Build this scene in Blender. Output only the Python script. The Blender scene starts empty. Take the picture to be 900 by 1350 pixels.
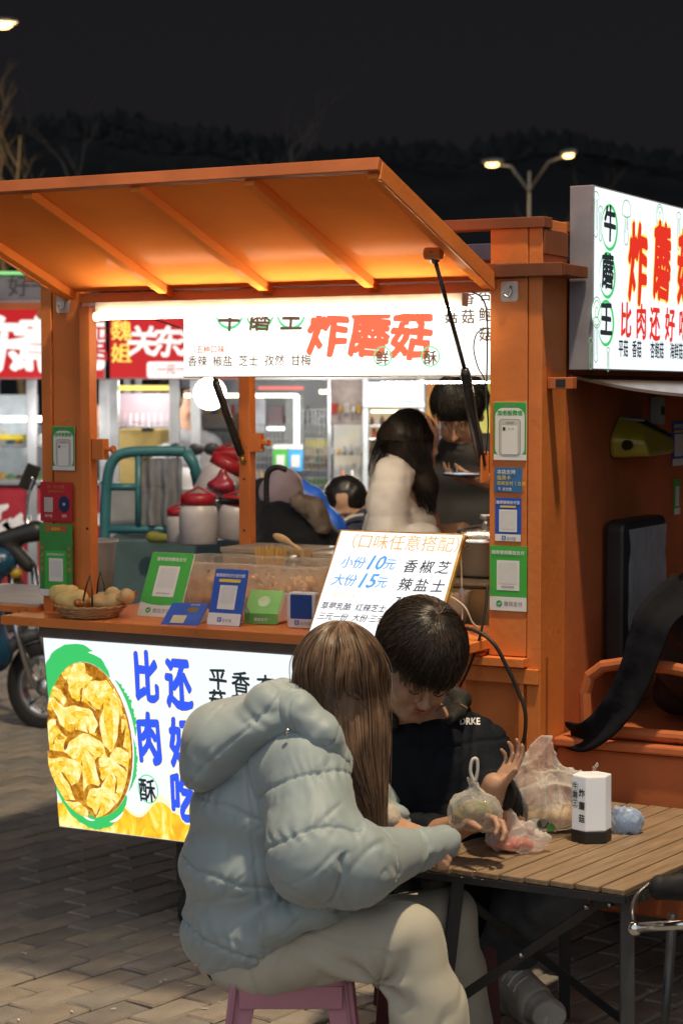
import bpy, bmesh, math, random
import numpy as np
import openvdb
from mathutils import Vector, Matrix, Euler, noise
random.seed(7); np.random.seed(7)
R = math.radians
sc = bpy.context.scene
COL = sc.collection

# ---------------------------------------------------------------- camera
CAM_H = 1.55; FPX = 2615.0; PITCH = math.atan(156 / FPX)
cd = bpy.data.cameras.new('camera'); cam = bpy.data.objects.new('camera', cd); COL.objects.link(cam)
cd.sensor_fit = 'VERTICAL'; cd.sensor_height = 36; cd.lens = FPX / 1350 * 36
cam.location = (0, 0, CAM_H); cam.rotation_euler = (math.pi / 2 - PITCH, 0, 0)
cd.clip_start = .1; cd.clip_end = 2000
cd.dof.use_dof = True; cd.dof.focus_distance = 4.85; cd.dof.aperture_fstop = 5.0
sc.camera = cam
# ---------------------------------------------------------------- world: a night sky with a little town glow
w = bpy.data.worlds.new('World'); sc.world = w; w.use_nodes = True
nt = w.node_tree; bg = nt.nodes['Background']
tc = nt.nodes.new('ShaderNodeTexCoord'); sp = nt.nodes.new('ShaderNodeSeparateXYZ'); cr = nt.nodes.new('ShaderNodeValToRGB')
nt.links.new(tc.outputs['Generated'], sp.inputs[0]); nt.links.new(sp.outputs['Z'], cr.inputs[0]); nt.links.new(cr.outputs[0], bg.inputs[0])
cr.color_ramp.elements[0].position = 0; cr.color_ramp.elements[0].color = (.0108, .0098, .0108, 1)
cr.color_ramp.elements[1].position = .5; cr.color_ramp.elements[1].color = (.0064, .0063, .0076, 1)
bg.inputs[1].default_value = 1.0
# ---------------------------------------------------------------- sun lamp: the broad soft light of the rest of the market, from behind the camera
sd = bpy.data.lights.new('sun', 'SUN'); so = bpy.data.objects.new('sun', sd); COL.objects.link(so)
sd.energy = 1.02; sd.angle = R(95); sd.color = (.93, .96, 1.0)
so.rotation_euler = Vector((.22, .80, -.45)).to_track_quat('-Z', 'Y').to_euler()
# ---------------------------------------------------------------- the lot's street lamp overhead (its column and head are built with the other street lamps)
LAMP_P = Vector((1.15, 3.35, 7.6))
ld = bpy.data.lights.new('street_lamp_light', 'SPOT'); lo = bpy.data.objects.new('street_lamp_light', ld); COL.objects.link(lo)
ld.energy = 2000; ld.spot_size = R(150); ld.spot_blend = .6; ld.shadow_soft_size = .16; ld.color = (1.0, .80, .52); lo.location = LAMP_P
# ---------------------------------------------------------------- exposure
sc.view_settings.view_transform = 'Standard'; sc.view_settings.look = 'None'
sc.view_settings.exposure = .22; sc.view_settings.gamma = 1
sc.cycles.use_denoising = True; sc.cycles.max_bounces = 6; sc.cycles.transparent_max_bounces = 12
sc.cycles.sample_clamp_indirect = 4.0; sc.cycles.caustics_reflective = False; sc.cycles.caustics_refractive = False

# ---------------------------------------------------------------- geometry of the place: rays through the lens to known planes, cart axes
def ray(px, py):
    x = (px - 450) / FPX; y = -(py - 675) / FPX
    return Vector((x, math.cos(PITCH) + y * math.sin(PITCH), -math.sin(PITCH) + y * math.cos(PITCH)))
def atY(px, py, Y):
    r = ray(px, py); return Vector((0, 0, CAM_H)) + r * (Y / r.y)
def atZ(px, py, z):
    r = ray(px, py); return Vector((0, 0, CAM_H)) + r * ((z - CAM_H) / r.z)
TH = R(28); CT, ST = math.cos(TH), math.sin(TH)
_o = atY(645, 700, 5.15); OX, OY = _o.x, _o.y
def l2w(x, y, z=0): return Vector((OX + CT * x + ST * y, OY - ST * x + CT * y, z))
def w2l(p): X = p.x - OX; Y = p.y - OY; return Vector((CT * X - ST * Y, ST * X + CT * Y, p.z))
def cz(px, py, z): return w2l(atZ(px, py, z))
def cf(px, py, y=0):
    r = ray(px, py); o = w2l(Vector((0, 0, CAM_H))); d = Vector((CT * r.x - ST * r.y, ST * r.x + CT * r.y, r.z))
    return o + d * ((y - o.y) / d.y)

# ---------------------------------------------------------------- materials
MATS = {}
def mat(name, col, rough=.5, metal=0., var=.12, scale=14., bump=0., bscale=120., detail=4., trans=0., alpha=1., sheen=0., spec=.5, coat=0., col2=None, stretch=None, sss=0., ior=1.45, wear=None, wcol=(.10, .05, .03), wscale=30.):
    if name in MATS: return MATS[name]
    m = bpy.data.materials.new(name); m.use_nodes = True; MATS[name] = m
    n, l = m.node_tree.nodes, m.node_tree.links; b = n['Principled BSDF']
    t = n.new('ShaderNodeTexCoord'); mp = n.new('ShaderNodeMapping'); l.new(t.outputs['Object'], mp.inputs[0])
    if stretch: mp.inputs['Scale'].default_value = stretch
    no = n.new('ShaderNodeTexNoise'); no.inputs['Scale'].default_value = scale; no.inputs['Detail'].default_value = detail; l.new(mp.outputs[0], no.inputs[0])
    mx = n.new('ShaderNodeMix'); mx.data_type = 'RGBA'
    c = Vector(col[:3]); c2 = Vector(col2) if col2 else c * (1 + var)
    mx.inputs[6].default_value = (*(c * (1 - var)), 1) if not col2 else (*c, 1); mx.inputs[7].default_value = (*c2, 1)
    ra = n.new('ShaderNodeMapRange'); ra.inputs[1].default_value = .32; ra.inputs[2].default_value = .68; l.new(no.outputs[0], ra.inputs[0])
    l.new(ra.outputs[0], mx.inputs[0]); l.new(mx.outputs[2], b.inputs['Base Color'])
    rr = n.new('ShaderNodeMapRange'); rr.inputs[3].default_value = max(0, rough - .08); rr.inputs[4].default_value = min(1, rough + .08); l.new(no.outputs[0], rr.inputs[0]); l.new(rr.outputs[0], b.inputs['Roughness'])
    b.inputs['Metallic'].default_value = metal; b.inputs['Alpha'].default_value = alpha
    b.inputs['Transmission Weight'].default_value = trans; b.inputs['Specular IOR Level'].default_value = spec; b.inputs['IOR'].default_value = ior
    b.inputs['Sheen Weight'].default_value = sheen; b.inputs['Coat Weight'].default_value = coat
    if sss: b.inputs['Subsurface Weight'].default_value = sss; b.inputs['Subsurface Radius'].default_value = (.012, .005, .003); b.inputs['Subsurface Scale'].default_value = 1
    if wear:
        nw = n.new('ShaderNodeTexNoise'); nw.inputs['Scale'].default_value = wscale; nw.inputs['Detail'].default_value = 8; nw.inputs['Roughness'].default_value = .7; l.new(mp.outputs[0], nw.inputs[0])
        rw = n.new('ShaderNodeMapRange'); rw.inputs[1].default_value = 1 - wear; rw.inputs[2].default_value = min(1, 1 - wear + .09); l.new(nw.outputs[0], rw.inputs[0])
        mw = n.new('ShaderNodeMix'); mw.data_type = 'RGBA'; l.new(rw.outputs[0], mw.inputs[0]); l.new(mx.outputs[2], mw.inputs[6]); mw.inputs[7].default_value = (*wcol, 1); l.new(mw.outputs[2], b.inputs['Base Color'])
    if bump:
        n2 = n.new('ShaderNodeTexNoise'); n2.inputs['Scale'].default_value = bscale; n2.inputs['Detail'].default_value = 5; l.new(mp.outputs[0], n2.inputs[0])
        bp = n.new('ShaderNodeBump'); bp.inputs['Strength'].default_value = bump; bp.inputs['Distance'].default_value = .01; l.new(n2.outputs[0], bp.inputs['Height']); l.new(bp.outputs[0], b.inputs['Normal'])
    return m
def em(name, col, s=1.0):
    if name in MATS: return MATS[name]
    m = bpy.data.materials.new(name); m.use_nodes = True; MATS[name] = m
    b = m.node_tree.nodes['Principled BSDF']; b.inputs['Base Color'].default_value = (*[min(.8, c) * .15 for c in col], 1); b.inputs['Roughness'].default_value = .6
    b.inputs['Specular IOR Level'].default_value = .2
    b.inputs['Emission Color'].default_value = (*col, 1); b.inputs['Emission Strength'].default_value = s
    return m
def film(name, col=(.9, .9, .9), t=.6, rough=.15, milky=.3):
    """thin clear plastic: part see-through, part milky, glossy"""
    if name in MATS: return MATS[name]
    m = bpy.data.materials.new(name); m.use_nodes = True; MATS[name] = m
    n, l = m.node_tree.nodes, m.node_tree.links; b = n['Principled BSDF']; out = n['Material Output']
    b.inputs['Base Color'].default_value = (*col, 1); b.inputs['Roughness'].default_value = rough; b.inputs['Specular IOR Level'].default_value = .8
    tr = n.new('ShaderNodeBsdfTransparent'); tr.inputs[0].default_value = (*[min(1, c * 1.05) for c in col], 1)
    tl = n.new('ShaderNodeBsdfTranslucent'); tl.inputs[0].default_value = (*col, 1)
    a = n.new('ShaderNodeMixShader'); a.inputs[0].default_value = milky; l.new(b.outputs[0], a.inputs[1]); l.new(tl.outputs[0], a.inputs[2])
    t_ = n.new('ShaderNodeTexCoord'); no = n.new('ShaderNodeTexNoise'); no.inputs['Scale'].default_value = 30; l.new(t_.outputs['Object'], no.inputs[0])
    lw = n.new('ShaderNodeLayerWeight'); lw.inputs[0].default_value = .28
    mt = n.new('ShaderNodeMath'); mt.operation = 'MULTIPLY_ADD'; mt.inputs[2].default_value = t; l.new(lw.outputs['Facing'], mt.inputs[0]); mt.inputs[1].default_value = -.7
    m2 = n.new('ShaderNodeMath'); m2.operation = 'MULTIPLY_ADD'; l.new(no.outputs[0], m2.inputs[0]); m2.inputs[1].default_value = .22; l.new(mt.outputs[0], m2.inputs[2]); m2.use_clamp = True
    mi = n.new('ShaderNodeMixShader'); l.new(m2.outputs[0], mi.inputs[0]); l.new(a.outputs[0], mi.inputs[1]); l.new(tr.outputs[0], mi.inputs[2])
    bp = n.new('ShaderNodeBump'); bp.inputs['Strength'].default_value = .35; bp.inputs['Distance'].default_value = .004
    n3 = n.new('ShaderNodeTexNoise'); n3.inputs['Scale'].default_value = 55; n3.inputs['Detail'].default_value = 3; l.new(t_.outputs['Object'], n3.inputs[0]); l.new(n3.outputs[0], bp.inputs['Height']); l.new(bp.outputs[0], b.inputs['Normal'])
    l.new(mi.outputs[0], out.inputs[0]); return m

# ---------------------------------------------------------------- object helpers
def tag(o, label=None, cat=None, group=None, kind=None):
    if label: o['label'] = label
    if cat: o['category'] = cat
    if group: o['group'] = group
    if kind: o['kind'] = kind
    return o
def thing(name, label, cat, loc=(0, 0, 0), rotz=0., group=None):
    o = bpy.data.objects.new(name, None); COL.objects.link(o); o.empty_display_size = .1
    o.location = loc; o.rotation_euler = (0, 0, rotz)
    return tag(o, label, cat, group)
def cart_thing(name, label, cat, lx, ly, lz, rot=0., group=None):
    return thing(name, label, cat, l2w(lx, ly, lz), -TH + rot, group)
def link(name, me, m, parent=None, smooth=False):
    o = bpy.data.objects.new(name, me); COL.objects.link(o)
    if m is not None and not me.materials: me.materials.append(m)
    if parent is not None: o.parent = parent
    if smooth: me.shade_smooth()
    return o
def copy_tree(o, parent=None, loc=None, rotz=None, label=None):
    c = o.copy(); COL.objects.link(c); c.parent = parent
    if loc is not None: c.location = loc
    if rotz is not None: c.rotation_euler = (0, 0, rotz)
    if label: c['label'] = label
    for ch in list(o.children): copy_tree(ch, c)
    return c

class MB:
    def __init__(s): s.v = []; s.f = []; s.mi = []; s.cur = 0
    def add(s, vs, fs):
        b = len(s.v); s.v += [tuple(p) for p in vs]; s.f += [tuple(b + i for i in f) for f in fs]; s.mi += [s.cur] * len(fs); return s
    def box(s, x0, x1, y0, y1, z0, z1, M=None):
        vs = [Vector(p) for p in ((x0, y0, z0), (x1, y0, z0), (x1, y1, z0), (x0, y1, z0), (x0, y0, z1), (x1, y0, z1), (x1, y1, z1), (x0, y1, z1))]
        if M is not None: vs = [M @ p for p in vs]
        return s.add(vs, ((0, 3, 2, 1), (4, 5, 6, 7), (0, 1, 5, 4), (1, 2, 6, 5), (2, 3, 7, 6), (3, 0, 4, 7)))
    def bar(s, a, b, w_, h_, up=(0, 0, 1)):
        a, b = Vector(a), Vector(b); d = (b - a).normalized(); u = Vector(up)
        if abs(d.dot(u)) > .95: u = Vector((0, 1, 0))
        x = d.cross(u).normalized(); z = x.cross(d)
        vs = [p + x * sx * w_ / 2 + z * sz * h_ / 2 for p in (a, b) for sx, sz in ((-1, -1), (1, -1), (1, 1), (-1, 1))]
        return s.add(vs, ((0, 1, 2, 3), (7, 6, 5, 4), (0, 4, 5, 1), (1, 5, 6, 2), (2, 6, 7, 3), (3, 7, 4, 0)))
    def tube(s, pts, r, seg=8, caps=True, rr=None):
        pts = [Vector(p) for p in pts]; n = len(pts); rings = []; px = None
        for i, p in enumerate(pts):
            d = (pts[min(i + 1, n - 1)] - pts[max(i - 1, 0)])
            d = d.normalized() if d.length > 1e-9 else Vector((0, 0, 1))
            if px is None:
                u = Vector((0, 0, 1)) if abs(d.z) < .9 else Vector((1, 0, 0)); x = d.cross(u).normalized()
            else:
                x = px - d * px.dot(d); x = x.normalized() if x.length > 1e-6 else px
            px = x; y = d.cross(x); q = rr[i] if rr else r
            rings.append([p + (x * math.cos(2 * math.pi * k / seg) + y * math.sin(2 * math.pi * k / seg)) * q for k in range(seg)])
        vs = [p for rg in rings for p in rg]; fs = []
        for i in range(n - 1):
            for k in range(seg):
                a, b = i * seg + k, i * seg + (k + 1) % seg; fs.append((a, b, b + seg, a + seg))
        if caps: fs += [tuple(range(seg - 1, -1, -1)), tuple(range((n - 1) * seg, n * seg))]
        return s.add(vs, fs)
    def lathe(s, prof, c=(0, 0, 0), seg=24, M=None):
        vs = []; fs = []
        for r_, z_ in prof:
            for k in range(seg):
                a = 2 * math.pi * k / seg; p = Vector((c[0] + r_ * math.cos(a), c[1] + r_ * math.sin(a), c[2] + z_)); vs.append(M @ p if M is not None else p)
        for i in range(len(prof) - 1):
            for k in range(seg):
                a, b = i * seg + k, i * seg + (k + 1) % seg; fs.append((a, b, b + seg, a + seg))
        return s.add(vs, fs)
    def poly(s, pts): return s.add(pts, (tuple(range(len(pts))),))
    def prism(s, pts, off):
        off = Vector(off); n = len(pts); a = [Vector(p) for p in pts]; b = [p + off for p in a]
        return s.add(a + b, [tuple(range(n - 1, -1, -1)), tuple(range(n, 2 * n))] + [(i, (i + 1) % n, n + (i + 1) % n, n + i) for i in range(n)])
    def blob(s, c, r, seg=8, rings=5, jit=0., M=None):
        c = Vector(c); rv = Vector(r) if hasattr(r, '__len__') else Vector((r, r, r)); vs = []; fs = []
        for i in range(rings + 1):
            ph = math.pi * i / rings
            for k in range(seg):
                a = 2 * math.pi * k / seg; q = 1 + random.uniform(-jit, jit)
                p = Vector((math.sin(ph) * math.cos(a) * rv.x * q, math.sin(ph) * math.sin(a) * rv.y * q, math.cos(ph) * rv.z * q))
                vs.append(c + (M @ p if M is not None else p))
        for i in range(rings):
            for k in range(seg):
                a, b = i * seg + k, i * seg + (k + 1) % seg; fs.append((a, a + seg, b + seg, b))
        return s.add(vs, fs)
    def build(s, name, m, parent=None, smooth=False, bevel=0., fix=True):
        me = bpy.data.meshes.new(name); me.from_pydata(s.v, [], s.f)
        if fix:
            bm = bmesh.new(); bm.from_mesh(me); bmesh.ops.recalc_face_normals(bm, faces=bm.faces); bm.to_mesh(me); bm.free()
        if isinstance(m, (list, tuple)):
            for q in m: me.materials.append(q)
            if len(s.mi) == len(me.polygons): me.polygons.foreach_set('material_index', s.mi)
            m = None
        o = link(name, me, m, parent, smooth)
        if bevel:
            b = o.modifiers.new('bevel', 'BEVEL'); b.width = bevel; b.segments = 2; b.limit_method = 'ANGLE'; b.angle_limit = R(40)
        return o

FRONT = Matrix.Rotation(R(90), 4, 'X')      # text plane facing local -Y
_tc = {}
def text(s, size, m, parent, loc, rot=FRONT, bold=.0, shear=0., sx=1., name='lettering', align='LEFT', wob=0., spacing=1., line=1., brush=True):
    """flat print of characters; bold strokes come from a ring of slightly shifted copies of the outline"""
    key = (s, shear, align, wob, spacing, line)
    if key not in _tc:
        c = bpy.data.curves.new('t', 'FONT'); c.body = s; c.shear = shear; c.align_x = align; c.space_character = spacing; c.space_line = line
        c.resolution_u = 2; c.size = 1
        o = bpy.data.objects.new('t', c); COL.objects.link(o); dg = bpy.context.evaluated_depsgraph_get()
        me = bpy.data.meshes.new_from_object(o.evaluated_get(dg)); bpy.data.objects.remove(o)
        n = len(me.vertices); a = np.empty(n * 3, np.float32); me.vertices.foreach_get('co', a); a = a.reshape(-1, 3)
        if wob and n:
            x, y = a[:, 0].copy(), a[:, 1].copy()
            for fx, am in ((5., 1.), (11., .7), (21., .35)):
                a[:, 0] += wob * am * np.sin(fx * y + fx * x * .6 + fx); a[:, 1] += wob * am * np.sin(fx * x * .9 - fx * .7 * y + 2 * fx)
        _tc[key] = (a, [tuple(p.vertices) for p in me.polygons])
    a, fs = _tc[key]; n = len(a)
    offs = [(0, 0)]
    if bold > .005:
        k = 10 if bold > .03 else (6 if bold > .012 else 4)
        offs += [(bold * math.cos(2 * math.pi * i / k + .3) * (1.15 if brush else 1), bold * math.sin(2 * math.pi * i / k + .3)) for i in range(k)]
        if bold > .045: offs += [(bold * .5 * math.cos(2 * math.pi * i / 6), bold * .5 * math.sin(2 * math.pi * i / 6)) for i in range(6)]
    V = []; F = []
    for q, (dx, dy) in enumerate(offs):
        b = a.copy(); b[:, 0] += dx; b[:, 1] += dy; b[:, 2] += q * .00002 / size; V.append(b); F += [tuple(v + q * n for v in f) for f in fs]
    V = np.concatenate(V); me = bpy.data.meshes.new(name); me.from_pydata(V.tolist(), [], F)
    o = bpy.data.objects.new(name, me); COL.objects.link(o); me.materials.append(m)
    me.transform(rot.to_4x4() @ Matrix.Diagonal((size * sx, size, size, 1)))
    o.parent = parent; o.location = loc; return o
def ring(r0, r1, m, parent, loc, rot=FRONT, a0=0., a1=360., sx=1., name='ring_mark', n=28, taper=False):
    vs = []; fs = []
    for i in range(n + 1):
        t = i / n; a = R(a0 + (a1 - a0) * t); k = (math.sin(math.pi * min(1, .08 + t * .9)) if taper else 1)
        q = r1 - (r1 - r0) * k
        vs += [(math.cos(a) * q * sx, math.sin(a) * q, 0), (math.cos(a) * r1 * sx, math.sin(a) * r1, 0)]
    for i in range(n): fs.append((2 * i, 2 * i + 1, 2 * i + 3, 2 * i + 2))
    me = bpy.data.meshes.new(name); me.from_pydata(vs, [], fs); me.transform(rot.to_4x4()); o = link(name, me, m, parent); o.location = loc; return o
def flat(pts, m, parent, name, loc=(0, 0, 0), rot=None):
    me = bpy.data.meshes.new(name); me.from_pydata([tuple(p) if len(p) == 3 else (p[0], p[1], 0) for p in pts], [], [tuple(range(len(pts)))])
    if rot is not None: me.transform(rot.to_4x4())
    o = link(name, me, m, parent); o.location = loc; return o
def rrect(w_, h_, r_, n=5, cx=0, cy=0):
    pts = []
    for sx, sy, a in ((1, 1, 0), (-1, 1, 90), (-1, -1, 180), (1, -1, 270)):
        for i in range(n + 1):
            t = R(a + 90 * i / n); pts.append((cx + sx * (w_ / 2 - r_) + r_ * math.cos(t), cy + sy * (h_ / 2 - r_) + r_ * math.sin(t)))
    return pts

# ---------------------------------------------------------------- signed distance bodies
class SDF:
    def __init__(s, lo, hi, h):
        s.lo = np.array(lo, float); s.h = h; s.n = np.ceil((np.array(hi, float) - s.lo) / h).astype(int) + 1
        s.F = np.full(s.n, 1.0, np.float32)
    def _sub(s, lo, hi, pad):
        a = np.clip(np.floor((np.array(lo) - pad - s.lo) / s.h).astype(int), 0, s.n); b = np.clip(np.ceil((np.array(hi) + pad - s.lo) / s.h).astype(int) + 1, 0, s.n)
        if (b <= a).any(): return None
        ax = [(s.lo[i] + s.h * np.arange(a[i], b[i])).astype(np.float32) for i in range(3)]
        return tuple(slice(a[i], b[i]) for i in range(3)), np.meshgrid(*ax, indexing='ij')
    def _mix(s, sl, d, k, op):
        a = s.F[sl]
        if op == '+':
            h = np.clip(.5 + .5 * (a - d) / k, 0, 1); s.F[sl] = a * (1 - h) + d * h - k * h * (1 - h)
        else:
            h = np.clip(.5 - .5 * (a + d) / k, 0, 1); s.F[sl] = a * (1 - h) - d * h + k * h * (1 - h)
    def cap(s, a, b, ra, rb=None, k=.02, op='+', flat_=None):
        rb = ra if rb is None else rb; a = np.array(a, float); b = np.array(b, float); r = max(ra, rb)
        q = s._sub(np.minimum(a, b), np.maximum(a, b), r + k + 3 * s.h)
        if q is None: return s
        sl, (X, Y, Z) = q; d = b - a; L = max(1e-9, float(d @ d))
        t = np.clip(((X - a[0]) * d[0] + (Y - a[1]) * d[1] + (Z - a[2]) * d[2]) / L, 0, 1)
        dist = np.sqrt((X - a[0] - t * d[0]) ** 2 + (Y - a[1] - t * d[1]) ** 2 + (Z - a[2] - t * d[2]) ** 2) - (ra + (rb - ra) * t)
        s._mix(sl, dist, k, op); return s
    def ell(s, c, r, M=None, k=.02, op='+'):
        c = np.array(c, float); r = np.array(r, float); m = float(r.max())
        q = s._sub(c, c, m + k + 3 * s.h)
        if q is None: return s
        sl, (X, Y, Z) = q; P = [X - c[0], Y - c[1], Z - c[2]]
        if M is not None:
            A = np.array(M.to_3x3().transposed() if hasattr(M, 'to_3x3') else M)
            P = [A[i][0] * P[0] + A[i][1] * P[1] + A[i][2] * P[2] for i in range(3)]
        k0 = np.sqrt((P[0] / r[0]) ** 2 + (P[1] / r[1]) ** 2 + (P[2] / r[2]) ** 2); k1 = np.sqrt((P[0] / r[0] ** 2) ** 2 + (P[1] / r[1] ** 2) ** 2 + (P[2] / r[2] ** 2) ** 2)
        s._mix(sl, k0 * (k0 - 1) / np.maximum(k1, 1e-6), k, op); return s
    def chain(s, pts, rs, k=.02):
        for i in range(len(pts) - 1): s.cap(pts[i], pts[i + 1], rs[i], rs[i + 1], k)
        return s
    def cut(s, p, n, k=.005):
        """keep the side the normal points away from"""
        n = np.array(n, float); n /= np.linalg.norm(n); ax = [s.lo[i] + s.h * np.arange(s.n[i]) for i in range(3)]
        X, Y, Z = np.meshgrid(*ax, indexing='ij', sparse=True); d = (X - p[0]) * n[0] + (Y - p[1]) * n[1] + (Z - p[2]) * n[2]
        s.F = np.maximum(s.F, d.astype(np.float32)); return s
    def mesh(s, name, m, parent=None, disp=None, smooth=1):
        F = s.F; F = np.clip(F, -3 * s.h, 3 * s.h); F[0] = F[-1] = 3 * s.h; F[:, 0] = F[:, -1] = 3 * s.h; F[:, :, 0] = F[:, :, -1] = 3 * s.h
        g = openvdb.FloatGrid(float(3 * s.h)); g.copyFromArray(F); v, t, q = g.convertToPolygons(isovalue=0.0, adaptivity=0.0)
        v = v * s.h + s.lo; q = q[:, ::-1] if True else q
        me = bpy.data.meshes.new(name); me.vertices.add(len(v)); me.vertices.foreach_set('co', v.astype(np.float32).ravel())
        me.loops.add(len(q) * 4); me.loops.foreach_set('vertex_index', q.astype(np.int32).ravel()); me.polygons.add(len(q))
        me.polygons.foreach_set('loop_start', np.arange(len(q), dtype=np.int32) * 4); me.update(calc_edges=True); me.validate()
        bm = bmesh.new(); bm.from_mesh(me); bmesh.ops.recalc_face_normals(bm, faces=bm.faces)
        for _ in range(smooth): bmesh.ops.smooth_vert(bm, verts=bm.verts, factor=.5, use_axis_x=True, use_axis_y=True, use_axis_z=True)
        bm.to_mesh(me); bm.free()
        if disp is not None:
            n = len(me.vertices); P = np.empty(n * 3, np.float32); me.vertices.foreach_get('co', P); P = P.reshape(-1, 3)
            N = np.empty(n * 3, np.float32); me.vertex_normals.foreach_get('vector', N); N = N.reshape(-1, 3)
            D = disp(P.astype(float), N.astype(float)); P = P + (D if D.ndim == 2 else D[:, None] * N)
            me.vertices.foreach_set('co', P.astype(np.float32).ravel()); me.update()
        return link(name, me, m, parent, True)
def nz(P, sc_, seed=0., st=(1, 1, 1)):
    q = P * (np.array(st) * sc_) + seed
    return np.array([noise.noise(Vector(p)) for p in q])
def frame(f, up=(0, 0, 1)):
    f = Vector(f).normalized(); u = Vector(up); r = f.cross(u).normalized(); u = r.cross(f); return Matrix((r, f, u)).transposed()   # columns: right, forward, up

def head_sdf(S, c, Fm, s=1.0, neck=None, neck_r=.052, male=True):
    P = lambda x, y, z: np.array(Vector(c) + Fm @ (Vector((x, y, z)) * s)); k = .012 * s
    S.ell(P(0, -.012, .03), (.075 * s, .093 * s, .083 * s), Fm, k); S.ell(P(0, .028, -.03), (.061 * s, .064 * s, .085 * s), Fm, .03 * s)
    S.ell(P(0, .035, -.075), (.046 * s, .045 * s, .034 * s), Fm, .03 * s); S.cap(P(-.012, .068, -.1), P(.012, .068, -.1), .016 * s, k=.02 * s)
    for sx in (-1, 1):
        S.ell(P(sx * .038, .064, -.03), (.024 * s, .026 * s, .028 * s), Fm, .02 * s)
        S.ell(P(sx * .031, .099, .002), (.018 * s, .014 * s, .012 * s), Fm, .01 * s, '-')
        S.ell(P(sx * .031, .08, .0), (.015 * s, .014 * s, .012 * s), Fm, .003 * s)
        S.cap(P(sx * .014, .094, .018), P(sx * .045, .084, .02), .008 * s, .006 * s, .01 * s)
        S.ell(P(sx * .011, .103, -.033), (.008 * s, .011 * s, .007 * s), Fm, .006 * s)
        S.ell(P(sx * .076, -.012, -.008), (.009 * s, .018 * s, .03 * s), Fm, .008 * s); S.ell(P(sx * .084, -.004, -.006), (.005 * s, .009 * s, .017 * s), Fm, .004 * s, '-')
    S.cap(P(0, .092, .008), P(0, .113, -.029), .006 * s, .010 * s, .012 * s)
    S.cap(P(-.018, .089, -.061), P(.018, .089, -.061), .0055 * s, k=.006 * s); S.cap(P(-.014, .088, -.071), P(.014, .088, -.071), .0065 * s, k=.006 * s)
    S.cap(P(-.02, .0985, -.0655), P(.02, .0985, -.0655), .0022 * s, k=.004 * s, op='-')
    if neck is not None: S.cap(P(0, -.025, -.06), neck, neck_r * s, neck_r * 1.1, .03)
    return P
def hand_sdf(S, wrist, d, n, side=1, s=1.0, curl=(.5, .5, .6, .7), spread=.06, thumb=.6, tcurl=.3):
    """wrist point, direction to the fingers, palm normal (the fingers curl towards it); thumb on +x (d cross n) * side"""
    d = Vector(d).normalized(); n = Vector(n); n = (n - d * n.dot(d)).normalized(); x = d.cross(n) * side; W = Vector(wrist)
    kn = [(.030, .088), (.010, .092), (-.010, .088), (-.029, .080)]; ln = [(.040, .024, .019), (.044, .028, .020), (.040, .026, .020), (.032, .019, .018)]; rd = [.0086, .0088, .0084, .0075]
    for i, (kx, kd) in enumerate(kn):
        K = W + (x * kx + d * kd) * s; S.cap(W + x * kx * .55 * s, K, .0155 * s, .0115 * s, .012 * s)
        a = 0.; p = K; sp = spread * (1.5 - i)
        for j, L in enumerate(ln[i]):
            a += curl[i] * (.8 if j == 0 else 1.0)
            dd = (d * math.cos(a) + n * math.sin(a) + x * sp).normalized(); q = p + dd * L * s
            S.cap(p, q, rd[i] * s * (1 - .08 * j), rd[i] * s * (.92 - .08 * j), .004 * s); p = q
    T0 = W + (x * .022 + d * .018 + n * .006) * s; td = (d * math.cos(thumb) + x * math.sin(thumb) + n * .25).normalized()
    T1 = T0 + td * .042 * s; T2 = T1 + (td + (n * tcurl - x * tcurl * .4)).normalized() * .032 * s; T3 = T2 + (td + (n * tcurl * 1.6 - x * tcurl)).normalized() * .026 * s
    S.cap(T0, T1, .016 * s, .012 * s, .014 * s); S.cap(T1, T2, .0112 * s, .0098 * s, .004 * s); S.cap(T2, T3, .0098 * s, .008 * s, .004 * s)
def strands(name, m, parent, paths, r=.0012, seg=3):
    M = MB(); cl = random.Random(len(paths))
    for p in paths:
        n = len(p); M.cur = 0 if cl.random() < .55 else (1 if cl.random() < .6 else 2); M.tube(p, r, seg, False, [r * (1 - .65 * (i / (n - 1)) ** 2) for i in range(n)])
    return M.build(name, m if isinstance(m, list) else [m, m, m], parent, smooth=True, fix=False)
def spline(pts, n=8):
    out = []
    P = [pts[0]] + list(pts) + [pts[-1]]
    for i in range(1, len(P) - 2):
        for k in range(n):
            t_ = k / n; a, b, c, d = P[i - 1], P[i], P[i + 1], P[i + 2]; out.append(.5 * ((2 * b) + (c - a) * t_ + (2 * a - 5 * b + 4 * c - d) * t_ * t_ + (3 * b - a - 3 * c + d) * t_ ** 3))
    out.append(Vector(pts[-1])); return out
# ================================================================ materials of the place
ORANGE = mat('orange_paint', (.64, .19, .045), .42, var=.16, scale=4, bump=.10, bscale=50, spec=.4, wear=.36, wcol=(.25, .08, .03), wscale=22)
ROOFM = mat('orange_paint_unlit', (.20, .07, .035), .6, var=.2, scale=4, bump=.1, bscale=45, spec=.2)  # darker copy of the orange; roof frames' lack of light put into colour
ORANGE_D = mat('orange_paint_shaded_worn', (.44, .125, .045), .6, var=.2, scale=4, bump=.10, bscale=45, spec=.25, wear=.36, wcol=(.16, .06, .035), wscale=14)  # worn darker copy of the orange; wall's shade is put into its colour
DARKM = mat('black_powder_coat', (.022, .022, .024), .45, bump=.04)
STEEL = mat('stainless_steel', (.55, .55, .56), .28, metal=1., var=.1, scale=6)
GALV = mat('galvanised_tube', (.45, .46, .48), .42, metal=.8, var=.15, scale=9)
BLACKPL = mat('black_plastic', (.02, .02, .021), .4)
CABLE = mat('cable_rubber', (.014, .014, .014), .5)
WHITEPL = mat('white_plastic', (.72, .72, .70), .35)
CARD_W = mat('white_print', (.74, .74, .72), .5, var=.02)
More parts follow.
